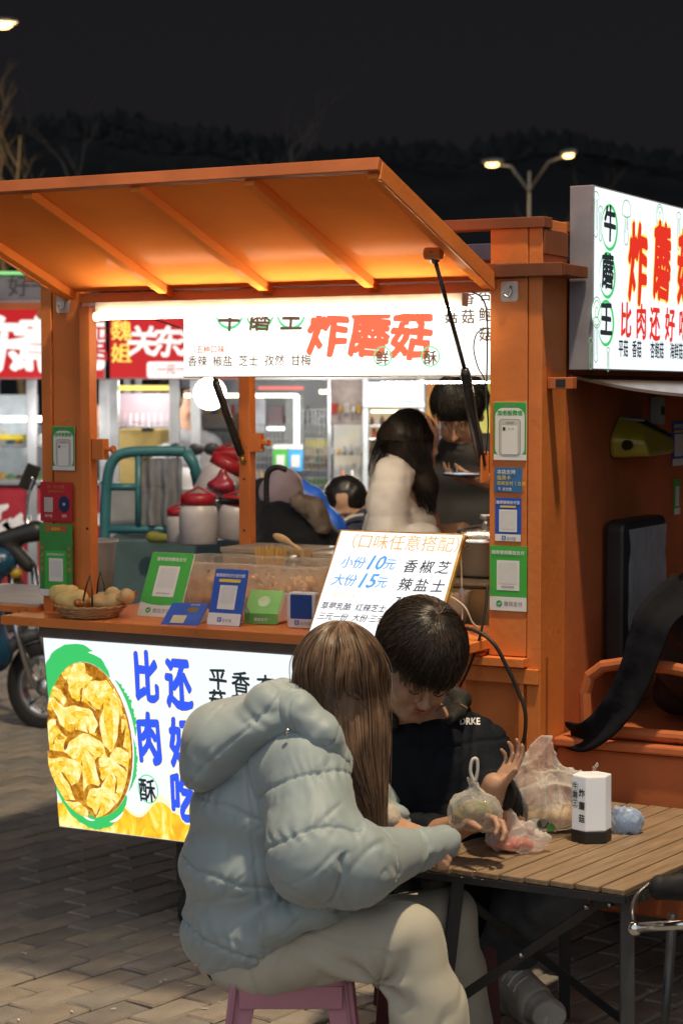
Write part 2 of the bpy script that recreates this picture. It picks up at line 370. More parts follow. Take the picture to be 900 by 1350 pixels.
CARD_G = mat('green_print', (.06, .42, .06), .45, var=.03)
CARD_B = mat('blue_print', (.02, .09, .48), .45, var=.03)
CARD_R = mat('red_print', (.45, .02, .03), .45, var=.03)
INK_W = mat('white_ink', (.75, .75, .75), .5, var=.01); INK_K = mat('black_ink', (.03, .03, .03), .5, var=.01); INK_Y = mat('yellow_ink', (.75, .55, .05), .5, var=.01); INK_G = mat('green_ink', (.03, .35, .06), .5, var=.01)
INK_GR = mat('grey_ink', (.25, .25, .25), .5, var=.01)
LIT_W = em('lit_white_acrylic', (.88, .95, 1.0), .92)
LIT_W2 = em('lit_white_acrylic_warm', (1.0, .97, .90), 1.45)
LIT_R = em('backlit_red', (.78, .035, .02), .85); LIT_RO = em('backlit_orange_red', (.93, .16, .08), .95)
LIT_Y = em('backlit_yellow', (1.0, .72, .10), 1.0); LIT_B = em('backlit_blue', (.035, .10, .80), 1.0); LIT_G = em('backlit_green', (.05, .55, .14), .95)
LIT_K = em('backlit_black', (.02, .03, .03), .8); LIT_BR = em('backlit_brown', (.13, .075, .04), 1.0); LIT_GP = em('backlit_pale_green', (.42, .62, .45), 1.0); LIT_GS = em('backlit_sage_line', (.16, .34, .20), 1.0)
TUBE = em('tube_light_glow', (1.0, .82, .56), 46.0)

# ================================================================ ground: pavers laid one by one
SOIL = mat('joint_sand', (.035, .031, .027), .95, bump=.5, bscale=200)
g = MB(); g.add([(-160, -40, -.012), (160, -40, -.012), (160, 420, -.012), (-160, 420, -.012)], [(0, 1, 2, 3)]); o = g.build('ground', SOIL); tag(o, kind='structure'); ground = o
PAV = [mat('paver_%s' % n_, c_, .82, var=.16, scale=9, bump=.45, bscale=160, spec=.25, wear=.38, wcol=(.09, .075, .06), wscale=11) for n_, c_ in (('buff', (.27, .235, .20)), ('grey', (.225, .205, .185)), ('brown', (.245, .21, .175)), ('dark', (.19, .172, .155)))]
BL, BW = .205, .105
def brick_mesh(i):
    M = MB(); j = lambda a: random.uniform(-a, a)
    l, w_ = BL / 2 - .004, BW / 2 - .004; e = .006
    top = [(-l + e + j(.003), -w_ + e + j(.002)), (l - e + j(.003), -w_ + e + j(.002)), (l - e + j(.003), w_ - e + j(.002)), (-l + e + j(.003), w_ - e + j(.002))]
    mid = [(-l, -w_), (l, -w_), (l, w_), (-l, w_)]
    vs = [(x, y, 0 + j(.0008)) for x, y in top] + [(x, y, -.006) for x, y in mid] + [(x, y, -.03) for x, y in mid]
    fs = [(0, 1, 2, 3)] + [(a, 4 + a, 4 + (a + 1) % 4, (a + 1) % 4) for a in range(4)] + [(4 + a, 8 + a, 8 + (a + 1) % 4, 4 + (a + 1) % 4) for a in range(4)]
    me = bpy.data.meshes.new('brick'); me.from_pydata(vs, [], fs)
    bm = bmesh.new(); bm.from_mesh(me); bmesh.ops.recalc_face_normals(bm, faces=bm.faces); bm.to_mesh(me); bm.free()
    me.materials.append(PAV[i % 4]); return me
bmeshes = [brick_mesh(i) for i in range(12)]
BA = R(52.5); bc, bs = math.cos(BA), math.sin(BA)
cells = []
def project(p):
    z = p.z - CAM_H; d = p.y * math.cos(PITCH) - z * math.sin(PITCH); u = p.y * math.sin(PITCH) + z * math.cos(PITCH); return 450 + FPX * p.x / d, 675 - FPX * u / d
_rnd = random.Random(3)
for r_ in range(-130, 130):
    for c_ in range(-70, 90):
        u = (c_ + (.5 if r_ % 2 else 0) + .04 * math.sin(r_ * 1.7)) * BL; v = r_ * BW
        X = u * bc - v * bs; Y = 6 + u * bs + v * bc
        if Y < 1.6 or Y > 13.5: continue
        px, py = project(Vector((X, Y, 0)))
        if px < -160 - 500 * (5 / max(Y, 2)) or px > 1060 + 300 * (5 / max(Y, 2)): continue
        # visible if it lands in the open patch left of the seated woman or under the table
        vis = (-20 < px < 285 and 940 < py < 1365 and not (px > 78 and py < 1088)) or (590 < px < 910 and 1290 < py < 1365)
        cells.append((0 if vis else 1, Y, X))
cells.sort(); near = [q for q in cells if q[0] == 0]
singles = near[:296]; rest = near[296:] + [q for q in cells if q[0] == 1]
for k, (_, Y, X) in enumerate(singles):
    o = bpy.data.objects.new('brick', bmeshes[_rnd.randrange(12)]); COL.objects.link(o); o.parent = ground
    o.location = (X, Y, _rnd.uniform(-.0035, .0025)); o.rotation_euler = (_rnd.uniform(-.012, .012), _rnd.uniform(-.012, .012), BA + _rnd.uniform(-.012, .012))
V = []; Fc = []; MI = []
for (_, Y, X) in rest:
    k = _rnd.randrange(12); me = bmeshes[k]; a = BA + _rnd.uniform(-.012, .012); ca, sa = math.cos(a), math.sin(a); z = _rnd.uniform(-.0035, .0025); b0 = len(V)
    V += [(X + q.co.x * ca - q.co.y * sa, Y + q.co.x * sa + q.co.y * ca, z + q.co.z) for q in me.vertices]
    for p in me.polygons: Fc.append([b0 + i for i in p.vertices]); MI.append(k % 4)
me = bpy.data.meshes.new('brick_paving'); me.from_pydata(V, [], Fc)
for q in PAV: me.materials.append(q)
me.polygons.foreach_set('material_index', MI); o = link('brick_paving', me, None, ground); tag(o, kind='stuff')
# beyond the paving: plain asphalt of the lot, one sheet
a_ = MB(); a_.add([(-150, 13.2, -.004), (150, 13.2, -.004), (150, 400, -.004), (-150, 400, -.004)], [(0, 1, 2, 3)])
tag(a_.build('road', mat('asphalt', (.045, .045, .047), .85, bump=.3)), kind='structure')
# little bits of litter on the pavers
LIT_ = MB(); rr_ = random.Random(11)
for (px, py) in ((212, 1295), (218, 1292), (34, 1257), (250, 1300), (25, 1345), (150, 1330), (262, 1272), (30, 1256), (270, 1330), (95, 1334), (290, 1322)):
    p = atZ(px, py, .004); a = rr_.uniform(0, 3.1); L = rr_.uniform(.005, .014); W_ = .003
    LIT_.prism([p + Vector((math.cos(a) * L, math.sin(a) * L, 0)), p + Vector((-math.sin(a) * W_, math.cos(a) * W_, 0)), p - Vector((math.cos(a) * L, math.sin(a) * L, 0)), p + Vector((math.sin(a) * W_, -math.cos(a) * W_, 0))], (0, 0, .002))
tag(LIT_.build('litter', mat('litter_paper', (.62, .60, .57), .7)), 'tiny white scraps of paper scattered on the brick pavers', kind='stuff')

# ================================================================ the food cart
cart = thing('food_cart', 'orange snack cart with raised awning and glowing signs selling fried mushrooms', 'food cart', l2w(0, 0, 0), -TH)
def part(name, mb, m=ORANGE, parent=None, bevel=.002, **k): return mb.build(name, m, parent or cart, bevel=bevel, **k)
DEP = 1.30
# body below the counter
part('front_panel', MB().box(-1.425, .144, .035, .055, .45, .868)); 
part('side_panel', MB().box(-1.425, -1.405, .057, .98, .45, .868)); part('side_panel', MB().box(-1.428, .14, DEP - .02, DEP, .42, .86))
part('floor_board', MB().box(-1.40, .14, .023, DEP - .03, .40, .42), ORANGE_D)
part('counter_top', MB().box(-1.40, .0, .263, .98, .880, .894), STEEL)
part('counter_edge', MB().box(-1.46, .003, -.165, .262, .886, .912))
part('ledge', MB().box(-.10, .11, -.035, -.002, .845, .868))
part('cross_rail', MB().box(-.30, .142, -.012, -.001, .80, .84))
part('seam_trim', MB().box(.086, .10, -.008, -.001, .44, .80)); part('seam_trim', MB().box(-.075, -.065, -.006, -.001, .44, .80))
# left post
part('post', MB().box(-1.428, -1.392, -.003, .06, .888, 1.874)); part('post_panel', MB().box(-1.390, -1.288, .003, .05, .888, 1.874))
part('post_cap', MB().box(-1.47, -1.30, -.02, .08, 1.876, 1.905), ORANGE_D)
part('awning_post', MB().box(-1.286, -1.250, -.012, .024, .899, 1.80))
part('rear_post', MB().box(-1.286, -1.245, .88, .92, .888, 1.875))
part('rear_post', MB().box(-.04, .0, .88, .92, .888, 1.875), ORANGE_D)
for y in (-.01, .88):
    c_ = part('clamp', MB().box(-1.246, -1.206, y + .0, y + .03, 1.36, 1.42)); 
    k_ = MB(); k_.tube([(-1.206, y + .015, 1.39), (-1.185, y + .015, 1.39)], .006); k_.tube([(-1.186, y + .015, 1.39), (-1.178, y + .015, 1.39)], .011); k_.build('knob', ORANGE, c_)
for z in (1.27, 1.10): part('bolt_hole', MB().tube([(-1.266, .8785, z), (-1.266, .882, z)], .0045), BLACKPL, bevel=0)
part('bolt_hole', MB().tube([(-1.262, -.0135, 1.16), (-1.262, -.010, 1.16)], .004), BLACKPL, bevel=0)
# right post, side wall
part('corner_post', MB().box(.0, .104, -.003, .05, .870, 1.996)); part('corner_trim', MB().box(.106, .144, -.001, .168, .42, 1.996))
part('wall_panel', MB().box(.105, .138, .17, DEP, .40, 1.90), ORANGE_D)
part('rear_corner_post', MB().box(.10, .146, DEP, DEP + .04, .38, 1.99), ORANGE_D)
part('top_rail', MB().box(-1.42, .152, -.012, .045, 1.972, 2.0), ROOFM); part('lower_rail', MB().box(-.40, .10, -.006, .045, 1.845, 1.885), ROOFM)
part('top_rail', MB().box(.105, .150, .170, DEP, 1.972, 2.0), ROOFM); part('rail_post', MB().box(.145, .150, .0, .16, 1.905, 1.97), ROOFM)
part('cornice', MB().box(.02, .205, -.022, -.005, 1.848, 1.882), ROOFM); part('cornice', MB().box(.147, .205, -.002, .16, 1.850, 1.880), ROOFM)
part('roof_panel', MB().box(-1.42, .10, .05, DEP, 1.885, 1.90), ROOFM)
part('roof_box', MB().box(-.36, -.30, .20, .26, 1.902, 1.965), mat('pale_box', (.5, .5, .52), .5)); part('roof_box', MB().box(-.27, -.235, .22, .26, 1.902, 1.968), mat('pale_box', (.5, .5, .52), .5))
part('roof_box', MB().box(-.225, -.02, .30, .45, 1.902, 1.962), mat('slate_box', (.07, .07, .12), .4))
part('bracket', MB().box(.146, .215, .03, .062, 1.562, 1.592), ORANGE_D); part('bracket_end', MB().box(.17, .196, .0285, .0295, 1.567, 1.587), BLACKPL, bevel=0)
part('hinge_beam', MB().box(-1.285, .0, -.014, .03, 1.812, 1.838))
# wheels: small castors under the body
for x, y in ((-.98, .10), (-1.3, .85), (.0, .9)):
    W = MB(); W.lathe([(.0, -.02), (.05, -.02), (.062, -.012), (.062, .012), (.05, .02), (.0, .02)], (0, 0, 0), 20, Matrix.Translation((x, y, .062)) @ Matrix.Rotation(R(90), 4, 'Y'))
    w_ = part('wheel', W, mat('tyre_rubber', (.018, .018, .018), .8), bevel=0); MB().box(x - .035, x + .035, y - .03, y + .03, .125, .40).build('fork', DARKM, w_)
# awning: plate, edge tubes, ribs; hinged along the top of the opening
AD, AH = .655, .224; al = math.hypot(AD, AH); ad = Vector((0, -AD, AH)) / al; an = Vector((0, -AH, -AD)) / al   # outwards, downwards normal
def A(x, t, off=0.): return Vector((x, -.015, 1.842)) + ad * t * al + an * off
def abar(mb, x0, x1, t0, t1, o0, o1):
    vs = [A(x, t, o_) for o_ in (o0, o1) for x, t in ((x0, t0), (x1, t0), (x1, t1), (x0, t1))]
    return mb.add(vs, ((0, 1, 2, 3), (7, 6, 5, 4), (0, 4, 5, 1), (1, 5, 6, 2), (2, 6, 7, 3), (3, 7, 4, 0)))
AWN = mat('awning_orange', (.80, .235, .05), .62, var=.09, scale=3.5, bump=.05, bscale=7, spec=.0, coat=.03, wear=.33, wcol=(.40, .12, .03), wscale=9)
AWN.node_tree.nodes['Principled BSDF'].inputs['Coat Roughness'].default_value = .16
awn = part('awning', abar(MB(), -1.318, .012, 0, 1, -.004, 0), AWN, bevel=0)
for x in (-1.318, -.988, -.665, -.342, -.016): part('awning_rib', abar(MB(), x, x + .028, .0, .985, .0005, .024), AWN, awn)
part('awning_lip', abar(MB(), -1.325, .018, .985, 1.012, -.020, .012), ORANGE_D, awn); part('awning_edge', abar(MB(), .0125, .019, -.01, .984, -.018, .027), ORANGE, awn); part('awning_edge', abar(MB(), -1.326, -1.3185, -.01, .984, -.018, .027), ORANGE, awn)
bt = MB(); rb = random.Random(5)
for x in (-.988, -.665, -.342, -.016):
    for i in range(7):
        p = A(x - .004, .08 + i * .14 + rb.uniform(-.02, .02), .002); bt.blob(p, (.0025, .0025, .0015), 6, 3)
tag(bt.build('weld_dot', ORANGE_D, awn), kind='stuff')
# tube lamp under the hinge beam
th_ = part('lamp_housing', MB().box(-1.20, -.055, -.055, -.018, 1.775, 1.810), mat('lamp_housing_white', (.7, .62, .52), .4))
MB().tube([(-1.19, -.058, 1.768), (-.065, -.058, 1.768)], .0085, 12).build('tube_light', TUBE, th_, smooth=True)
MB().tube([(-1.197, -.058, 1.768), (-1.187, -.058, 1.768)], .0125, 12).build('tube_end', em('hot_tube_end', (1, .75, .35), 5.), th_)
# second tube, unseen behind the inner sign, added to light the couple behind
t2 = part('unseen_inner_lamp', MB().box(-1.15, -.12, .72, .76, 1.84, 1.872), mat('lamp_housing_white', (.7, .62, .52), .4)); MB().tube([(-1.14, .74, 1.832), (-.13, .74, 1.832)], .009, 10).build('tube_light', TUBE, t2)
part('hanging_tube', MB().tube([(-.60, .56, 1.583), (-.02, .56, 1.583)], .0032, 8), em('inner_strip', (1, .95, .85), 22.), bevel=0)

# gas struts
def strut(a, b, c, name='gas_strut'):
    a, b, c = Vector(a), Vector(b), Vector(c)
    s_ = MB().tube([a, b], .0055, 8).tube([a + (a - b).normalized() * .012, a + (b - a).normalized() * .02], .012, 8).build(name, mat('strut_rod', (.06, .055, .05), .25, metal=.7), cart, True)
    MB().tube([b, b + (c - b) * .06, c], .0135, 12, True, [.010, .0135, .0135]).build('cylinder', mat('strut_black', (.02, .019, .018), .25, spec=.7), s_, True)
    MB().tube([c, c + (c - b).normalized() * .03], .008, 8).build('end_fitting', mat('brass_fitting', (.5, .32, .1), .3, metal=1), s_, True)
strut(A(-.04, .36, .03), cf(612, 486, -.12), cf(634, 614, -.03)); strut(cf(275, 480, .80), cf(283, 500, .82), cf(318, 600, .87))
part('bracket', MB().box(-.006, -.0015, -.05, .0, 1.32, 1.40))
part('pivot', MB().tube([A(-.062, .36, .028), A(-.018, .36, .028)], .016, 10), ORANGE)
# hook tapes
for x, z, lab in ((-1.345, 1.81, 'clear adhesive hook on the left post under the awning'), (.055, 1.812, 'clear adhesive hook high on the right post')):
    h_ = cart_thing('adhesive_hook', lab, 'hook', x, -.004, z, group='adhesive hooks on the cart posts')
    tag(h_); MB().prism([(p[0], -.0005, p[1]) for p in rrect(.048, .052, .008)], (0, -.002, 0)).build('pad', mat('clear_pad', (.68, .60, .55), .15, spec=.8, alpha=.72), h_)
    q = MB(); q.tube([(.004, -.005, .014), (.006, -.007, -.004), (.002, -.012, -.014), (-.007, -.014, -.012), (-.011, -.010, -.004)], .0028, 6); q.build('hook', STEEL, h_, True)

# inner hanging sign with warm lettering -------------------------------------------------
SY = .53
sg = part('header_sign', MB().box(-1.277, -.012, SY, SY + .03, 1.60, 1.872), mat('sign_frame_gold', (.45, .25, .07), .35, metal=.3))
flat([(-1.274, SY - .001, 1.604), (-.014, SY - .001, 1.604), (-.014, SY - .001, 1.870), (-1.274, SY - .001, 1.870)], LIT_W2, sg, 'sign_face')
def sgt(px, py, s, size, m, **k):
    p = cf(px, py, SY); return text(s, size, m, sg, (p.x, SY - .003 - k.pop('lift', 0), p.z), **k)
for i, ch in enumerate('牛蘑王'):
    px = (303, 343, 384)[i]
    p = cf(px, 413, SY); ring(.040, .050, em('backlit_mint', (.10, .72, .30), .95), sg, (p.x, SY - .0022, p.z), taper=True, a0=165, a1=395)
    sgt(px, 433, ch, .080, LIT_BR, bold=.022, align='CENTER', wob=.012)
for i, ch in enumerate('炸蘑菇'): sgt((430, 485, 540)[i], 462 + i * 2, ch, .145, LIT_RO, bold=.036, align='CENTER', wob=.02, shear=.12, sx=.95)
sgt(250, 465, '（五种口味）', .026, LIT_RO, bold=.02); sgt(248, 482, '香辣  椒盐  芝士  孜然  甘梅', .036, LIT_BR, bold=.014, wob=.01)
for px, ch in ((505, '鲜'), (568, '酥')):
    p = cf(px, 470, SY); ring(.026, .0305, em('backlit_mint', (.10, .72, .30), .95), sg, (p.x, SY - .004, p.z)); sgt(px, 479, ch, .044, LIT_K if 0 else LIT_BR, bold=.02, align='CENTER', lift=.003)
for px, py, ch in ((595, 425, '菇'), (617, 425, '菇'), (617, 400, '香'), (640, 395, '杏'), (640, 422, '鲍'), (640, 448, '菇')): sgt(px, py, ch, .044, LIT_BR, bold=.016, align='CENTER')
# line drawing of mushrooms on the sign
def outline(pts, m, parent, loc, w_=.0016, name='line_drawing', rot=FRONT, closed=False):
    M = MB()
    for st in pts:
        n = len(st)
        for i in range(n - 1):
            a, b = Vector((*st[i], 0)), Vector((*st[i + 1], 0)); d = (b - a)
            if d.length < 1e-6: continue
            q = Vector((-d.y, d.x, 0)).normalized() * w_ / 2; M.poly([a - q, b - q, b + q, a + q])
    me = bpy.data.meshes.new(name); me.from_pydata(M.v, [], M.f); me.transform(rot.to_4x4()); o = link(name, me, m, parent); o.location = loc; return o
def arcpts(cx, cy, rx, ry, a0, a1, n=12): return [(cx + rx * math.cos(R(a0 + (a1 - a0) * i / n)), cy + ry * math.sin(R(a0 + (a1 - a0) * i / n))) for i in range(n + 1)]
def shroom(s, kind=0):
    if kind == 0: st = [arcpts(0, .5, .34, .30, -15, 195), arcpts(0, .44, .34, .10, 180, 360), [(-.11, .4), (-.12, .1), (-.17, -.2), (-.12, -.36), (0, -.42), (.12, -.36), (.17, -.2), (.12, .1), (.11, .4)], [(-.03, .36), (-.05, -.1)], [(.05, .36), (.06, 0)]]
    elif kind == 1: st = [arcpts(0, 0, .30, .34, 0, 360, 20), arcpts(0, .0, .09, .12, 0, 360, 10), arcpts(0, 0, .22, .26, 20, 160), arcpts(0, -.02, .22, .26, 200, 340)]
    else: st = [arcpts(0, .34, .16, .12, -20, 200), [(-.07, .32), (-.09, 0), (-.1, -.4), (0, -.46), (.1, -.4), (.09, 0), (.07, .32)], [(0, .3), (.01, -.3)]]
    return [[(x * s, y * s) for x, y in q] for q in st]
p = cf(262, 432, SY); outline(shroom(.11), em('backlit_line_grey', (.25, .25, .25), 1), sg, (p.x, SY - .002, p.z)); p = cf(271, 437, SY); outline(shroom(.075, 2), em('backlit_line_grey', (.25, .25, .25), 1), sg, (p.x + .015, SY - .002, p.z - .005))
# ---------------------------------------------------------------- lit front box under the counter, leaning back a little at the foot
FY = -.045; LX0, LX1, LZ0, LZ1 = -1.402, -.22, .262, .842; LT = .075
def FB(x, z, off=0.): return Vector((x, FY + (LZ1 - z) / (LZ1 - LZ0) * LT - off, z))
lbx = MB(); vs = [FB(x, z) for x, z in ((LX0, LZ0), (LX1, LZ0), (LX1, LZ1), (LX0, LZ1))] + [FB(x, z) + Vector((0, .03, 0)) for x, z in ((LX0, LZ0), (LX1, LZ0), (LX1, LZ1), (LX0, LZ1))]
lbx.add(vs, ((0, 1, 2, 3), (7, 6, 5, 4), (0, 4, 5, 1), (1, 5, 6, 2), (2, 6, 7, 3), (3, 7, 4, 0)))
lb = part('light_box', lbx, mat('box_grey_alu', (.16, .155, .15), .5), bevel=0); part('light_box_rail', MB().box(LX0 - .005, LX1, -.055, -.005, .8425, .8705), mat('box_grey_alu', (.16, .155, .15), .5), lb)
FR = Matrix.Rotation(math.atan2(LT, LZ1 - LZ0), 4, 'X') @ FRONT
def fbp(px, py):
    p = cf(px, py, FY + LT / 2); q = cf(px, py, FY + (LZ1 - p.z) / (LZ1 - LZ0) * LT); return q
def fbl(px, py, lift): q = fbp(px, py); return FB(q.x, q.z, lift)
flat([FB(LX0 + .004, LZ0 + .004, .0012), FB(LX1, LZ0 + .004, .0012), FB(LX1, LZ1 - .004, .0012), FB(LX0 + .004, LZ1 - .004, .0012)], LIT_W, lb, 'light_box_face')
def clipx(x): return max(x, LX0 + .005)
def fbpoly(pts, m, lift, name='print'):
    P = [FB(min(LX1, clipx(x)), max(z, LZ0 + .005), lift) for x, z in pts]; return flat(P, m, lb, name)
# flames along the foot
def flame(x0, x1, hfun, m, lift):
    n = 90; top = [(x0 + (x1 - x0) * i / n, LZ0 + .006 + hfun(x0 + (x1 - x0) * i / n)) for i in range(n + 1)]
    vs = []; fs = []
    for x, z in top: vs += [FB(x, LZ0 + .005, lift), FB(x, z, lift)]
    for i in range(n): fs.append((2 * i, 2 * i + 2, 2 * i + 3, 2 * i + 1))
    me = bpy.data.meshes.new('flame_print'); me.from_pydata([tuple(v) for v in vs], [], fs); return link('flame_print', me, m, lb)
def flame_mat():
    m = em('backlit_flame', (1, .7, .1), 1.); n, l = m.node_tree.nodes, m.node_tree.links; b = n['Principled BSDF']
    t = n.new('ShaderNodeTexCoord'); mp = n.new('ShaderNodeMapping'); mp.inputs['Scale'].default_value = (18, 18, 7); no = n.new('ShaderNodeTexNoise'); no.inputs['Scale'].default_value = 1; no.inputs['Detail'].default_value = 3; no.inputs['Distortion'].default_value = 1.6
    c = n.new('ShaderNodeValToRGB'); l.new(t.outputs['Object'], mp.inputs[0]); l.new(mp.outputs[0], no.inputs[0]); l.new(no.outputs[0], c.inputs[0]); l.new(c.outputs[0], b.inputs['Emission Color'])
    e = c.color_ramp.elements; e[0].position = .36; e[0].color = (.90, .40, .02, 1); e[1].position = .62; e[1].color = (1, .88, .35, 1); q = e.new(.48); q.color = (.98, .62, .03, 1)
    return m
FLM = flame_mat()
hf = lambda x: .060 + .035 * abs(math.sin(x * 11)) + .05 * max(0, math.sin((x + .98) * 14.) ) ** 3 + .018 * math.sin(x * 47)
flame(LX0 + .004, LX1, lambda x: hf(x) * 1.18, em('backlit_pale_flame', (1, .86, .55), 1.0), .0018); flame(LX0 + .004, LX1, hf, FLM, .0024)
# round picture of fried mushrooms inside a green brush ring
RC = fbp(120, 975); RX, RZ = .148, .232
def ell(rx, rz, a0=0, a1=360, n=40, cx=RC.x, cz_=RC.z): return [(cx + rx * math.cos(R(a0 + (a1 - a0) * i / n)), cz_ + rz * math.sin(R(a0 + (a1 - a0) * i / n))) for i in range(n + (0 if a1 - a0 == 360 else 1))]
def sweep(a0, a1, w0, w1, lift, m=LIT_G, off=0., n=36, jag=.0):
    vs = []; fs = []; rj = random.Random(int(a0))
    for i in range(n + 1):
        t = i / n; a = R(a0 + (a1 - a0) * t); wd = (w0 + (w1 - w0) * math.sin(math.pi * t) ** .8) * (1 + rj.uniform(-jag, jag))
        for q in (off, off + wd):
            x, z = RC.x + (RX + q) * math.cos(a), RC.z + (RZ + q) * math.sin(a); x = clipx(x); vs.append(tuple(FB(x, max(z, LZ0 + .006), lift)))
    for i in range(n): fs.append((2 * i, 2 * i + 1, 2 * i + 3, 2 * i + 2))
    me = bpy.data.meshes.new('brush_ring'); me.from_pydata(vs, [], fs); return link('brush_ring', me, m, lb)
sweep(55, 190, .006, .062, .0030, jag=.06); sweep(195, 318, .006, .040, .0030, jag=.06); sweep(5, 50, .0, .016, .0030, jag=.35, off=.012); sweep(-38, 5, .0, .012, .0030, jag=.3, off=.004)
WS = em('backlit_white_print', (1, 1, 1), 1.05)
sweep(70, 84, .0, .008, .0036, WS, off=.03, n=10); sweep(285, 305, .0, .008, .0036, WS, off=.02, n=10); sweep(250, 268, .0, .006, .0036, WS, off=.012, n=10)
def mush_mat(name, ca, cb, cc, s=40):
    m = em(name, ca, 1.); n, l = m.node_tree.nodes, m.node_tree.links; b = n['Principled BSDF']
    t = n.new('ShaderNodeTexCoord'); no = n.new('ShaderNodeTexNoise'); no.inputs['Scale'].default_value = s; no.inputs['Detail'].default_value = 6; no.inputs['Roughness'].default_value = .75
    c = n.new('ShaderNodeValToRGB'); l.new(t.outputs['Object'], no.inputs[0]); l.new(no.outputs[0], c.inputs[0]); l.new(c.outputs[0], b.inputs['Emission Color'])
    e = c.color_ramp.elements; e[0].position = .36; e[0].color = (*ca, 1); e[1].position = .66; e[1].color = (*cc, 1); q = e.new(.5); q.color = (*cb, 1); return m
fbpoly(ell(RX, RZ), mush_mat('mush_gap', (.20, .05, .005), (.45, .17, .01), (.75, .40, .05), 30), .0042, 'food_picture')
MA = mush_mat('mush_cap', (.66, .30, .012), (.95, .58, .035), (1.0, .84, .26), 45); MBt = mush_mat('mush_rim', (.85, .50, .04), (1.0, .78, .22), (1.0, .95, .70), 38)
rm_ = random.Random(21)
def inside(x, z, m_=.985): return ((x - RC.x) / RX) ** 2 + ((z - RC.z) / RZ) ** 2 < m_ ** 2
def fb_blob(cx, cz_, rx, rz, rot, m, lift, n=30, wob=.12, name='food_print'):
    pts = []; ph = [rm_.uniform(0, 6.28) for _ in range(4)]
    for i in range(n):
        a = 2 * math.pi * i / n; q = 1 + wob * (math.sin(2 * a + ph[0]) * .5 + math.sin(3 * a + ph[1]) * .4 + .25 * math.sin(7 * a + ph[2])); x, z = rx * q * math.cos(a), rz * q * math.sin(a)
        X, Z = cx + x * math.cos(rot) - z * math.sin(rot), cz_ + x * math.sin(rot) + z * math.cos(rot)
        k = math.hypot((X - RC.x) / RX, (Z - RC.z) / RZ)
        if k > .99: X, Z = RC.x + (X - RC.x) * .99 / k, RC.z + (Z - RC.z) * .99 / k
        pts.append((max(X, LX0 + .006), Z))
    fbpoly(pts, m, lift, name)
L0 = .0046
GP = MATS['mush_gap']
def fried(px, py, s_, rot):
    """one battered mushroom: dark gap round it, frilled cap, long stem, pale rim of crust"""
    global L0
    s_ *= .80; c_ = fbp(px, py); cr__, sr__ = math.cos(rot), math.sin(rot); at_ = lambda x, z: (c_.x + x * cr__ - z * sr__, c_.z + x * sr__ + z * cr__)
    L0 += .0006; fb_blob(*at_(0, .32 * s_), .66 * s_, .50 * s_, rot, GP, L0, wob=.16); L0 += .0001; fb_blob(*at_(.05 * s_, -.42 * s_), .34 * s_, .74 * s_, rot, GP, L0, wob=.12)
    L0 += .0003; fb_blob(*at_(0, .32 * s_), .60 * s_, .44 * s_, rot, MBt, L0, wob=.20); L0 += .0003; fb_blob(*at_(-.02 * s_, .24 * s_), .47 * s_, .30 * s_, rot + .15, MA, L0, wob=.30); 
    L0 += .0002; fb_blob(*at_(.06 * s_, -.34 * s_), .29 * s_, .68 * s_, rot, GP, L0, wob=.12); L0 += .0002; fb_blob(*at_(.05 * s_, -.34 * s_), .25 * s_, .66 * s_, rot, MBt, L0, wob=.2); L0 += .0002; fb_blob(*at_(.02 * s_, -.30 * s_), .13 * s_, .58 * s_, rot + .1, MA, L0, wob=.2)
    L0 += .0003; fb_blob(*at_(-.20 * s_, .34 * s_), .16 * s_, .09 * s_, rot + .6, MBt, L0, wob=.35); L0 += .0002; fb_blob(*at_(.28 * s_, .38 * s_), .14 * s_, .08 * s_, rot - .5, MBt, L0, wob=.35)
for a_ in ((100, 893, .10, .3), (160, 905, .10, -.4), (172, 965, .10, -.1), (78, 930, .10, .5), (118, 920, .13, .1), (148, 935, .155, -.12), (84, 985, .14, .25), (166, 1020, .12, -.35), (112, 965, .14, .05), (122, 1010, .16, .12), (152, 1030, .12, -.6), (90, 1035, .16, .18), (145, 1070, .13, -.2), (112, 1080, .10, .4)): fried(*a_)
BL_ = em('backlit_pale_yellow_edge', (1, .90, .55), 1.0)
def fbt(px, py, s, size, m, bold, lift=.003, edge=None, **k):
    if edge: q = fbl(px, py, lift - .0006); text(s, size, edge[0], lb, q, FR, bold=bold + edge[1], name='lettering_edge', **k)
    q = fbl(px, py, lift); return text(s, size, m, lb, q, FR, bold=bold, **k)
for px, py, ch in ((195, 918, '比'), (238, 927, '还'), (199, 999, '肉'), (243, 1006, '好'), (203, 1078, '香') if 0 else (244, 1075, '吃')): fbt(px, py, ch, .155, LIT_B, .045, edge=(BL_, .035), align='CENTER', wob=.02, sx=.56)
for px, py, ch in ((289, 906, '平'), (319, 911, '香'), (352, 916, '杏')): fbt(px, py, ch, .066, LIT_K, .025, align='CENTER', wob=.015, sx=.9)
for px, py, ch in ((289, 935, '菇'), (319, 940, '菇'), (352, 945, '鲍')): fbt(px, py, ch, .066, LIT_K, .025, align='CENTER', wob=.015, sx=.9)
q = fbl(196, 1040, .003); ring(.040, .044, em('backlit_mint', (.25, .85, .42), 1.0), lb, q, FR, sx=.8); fbt(196, 1054, '酥', .075, LIT_K, .02, align='CENTER', sx=.78, lift=.0034)
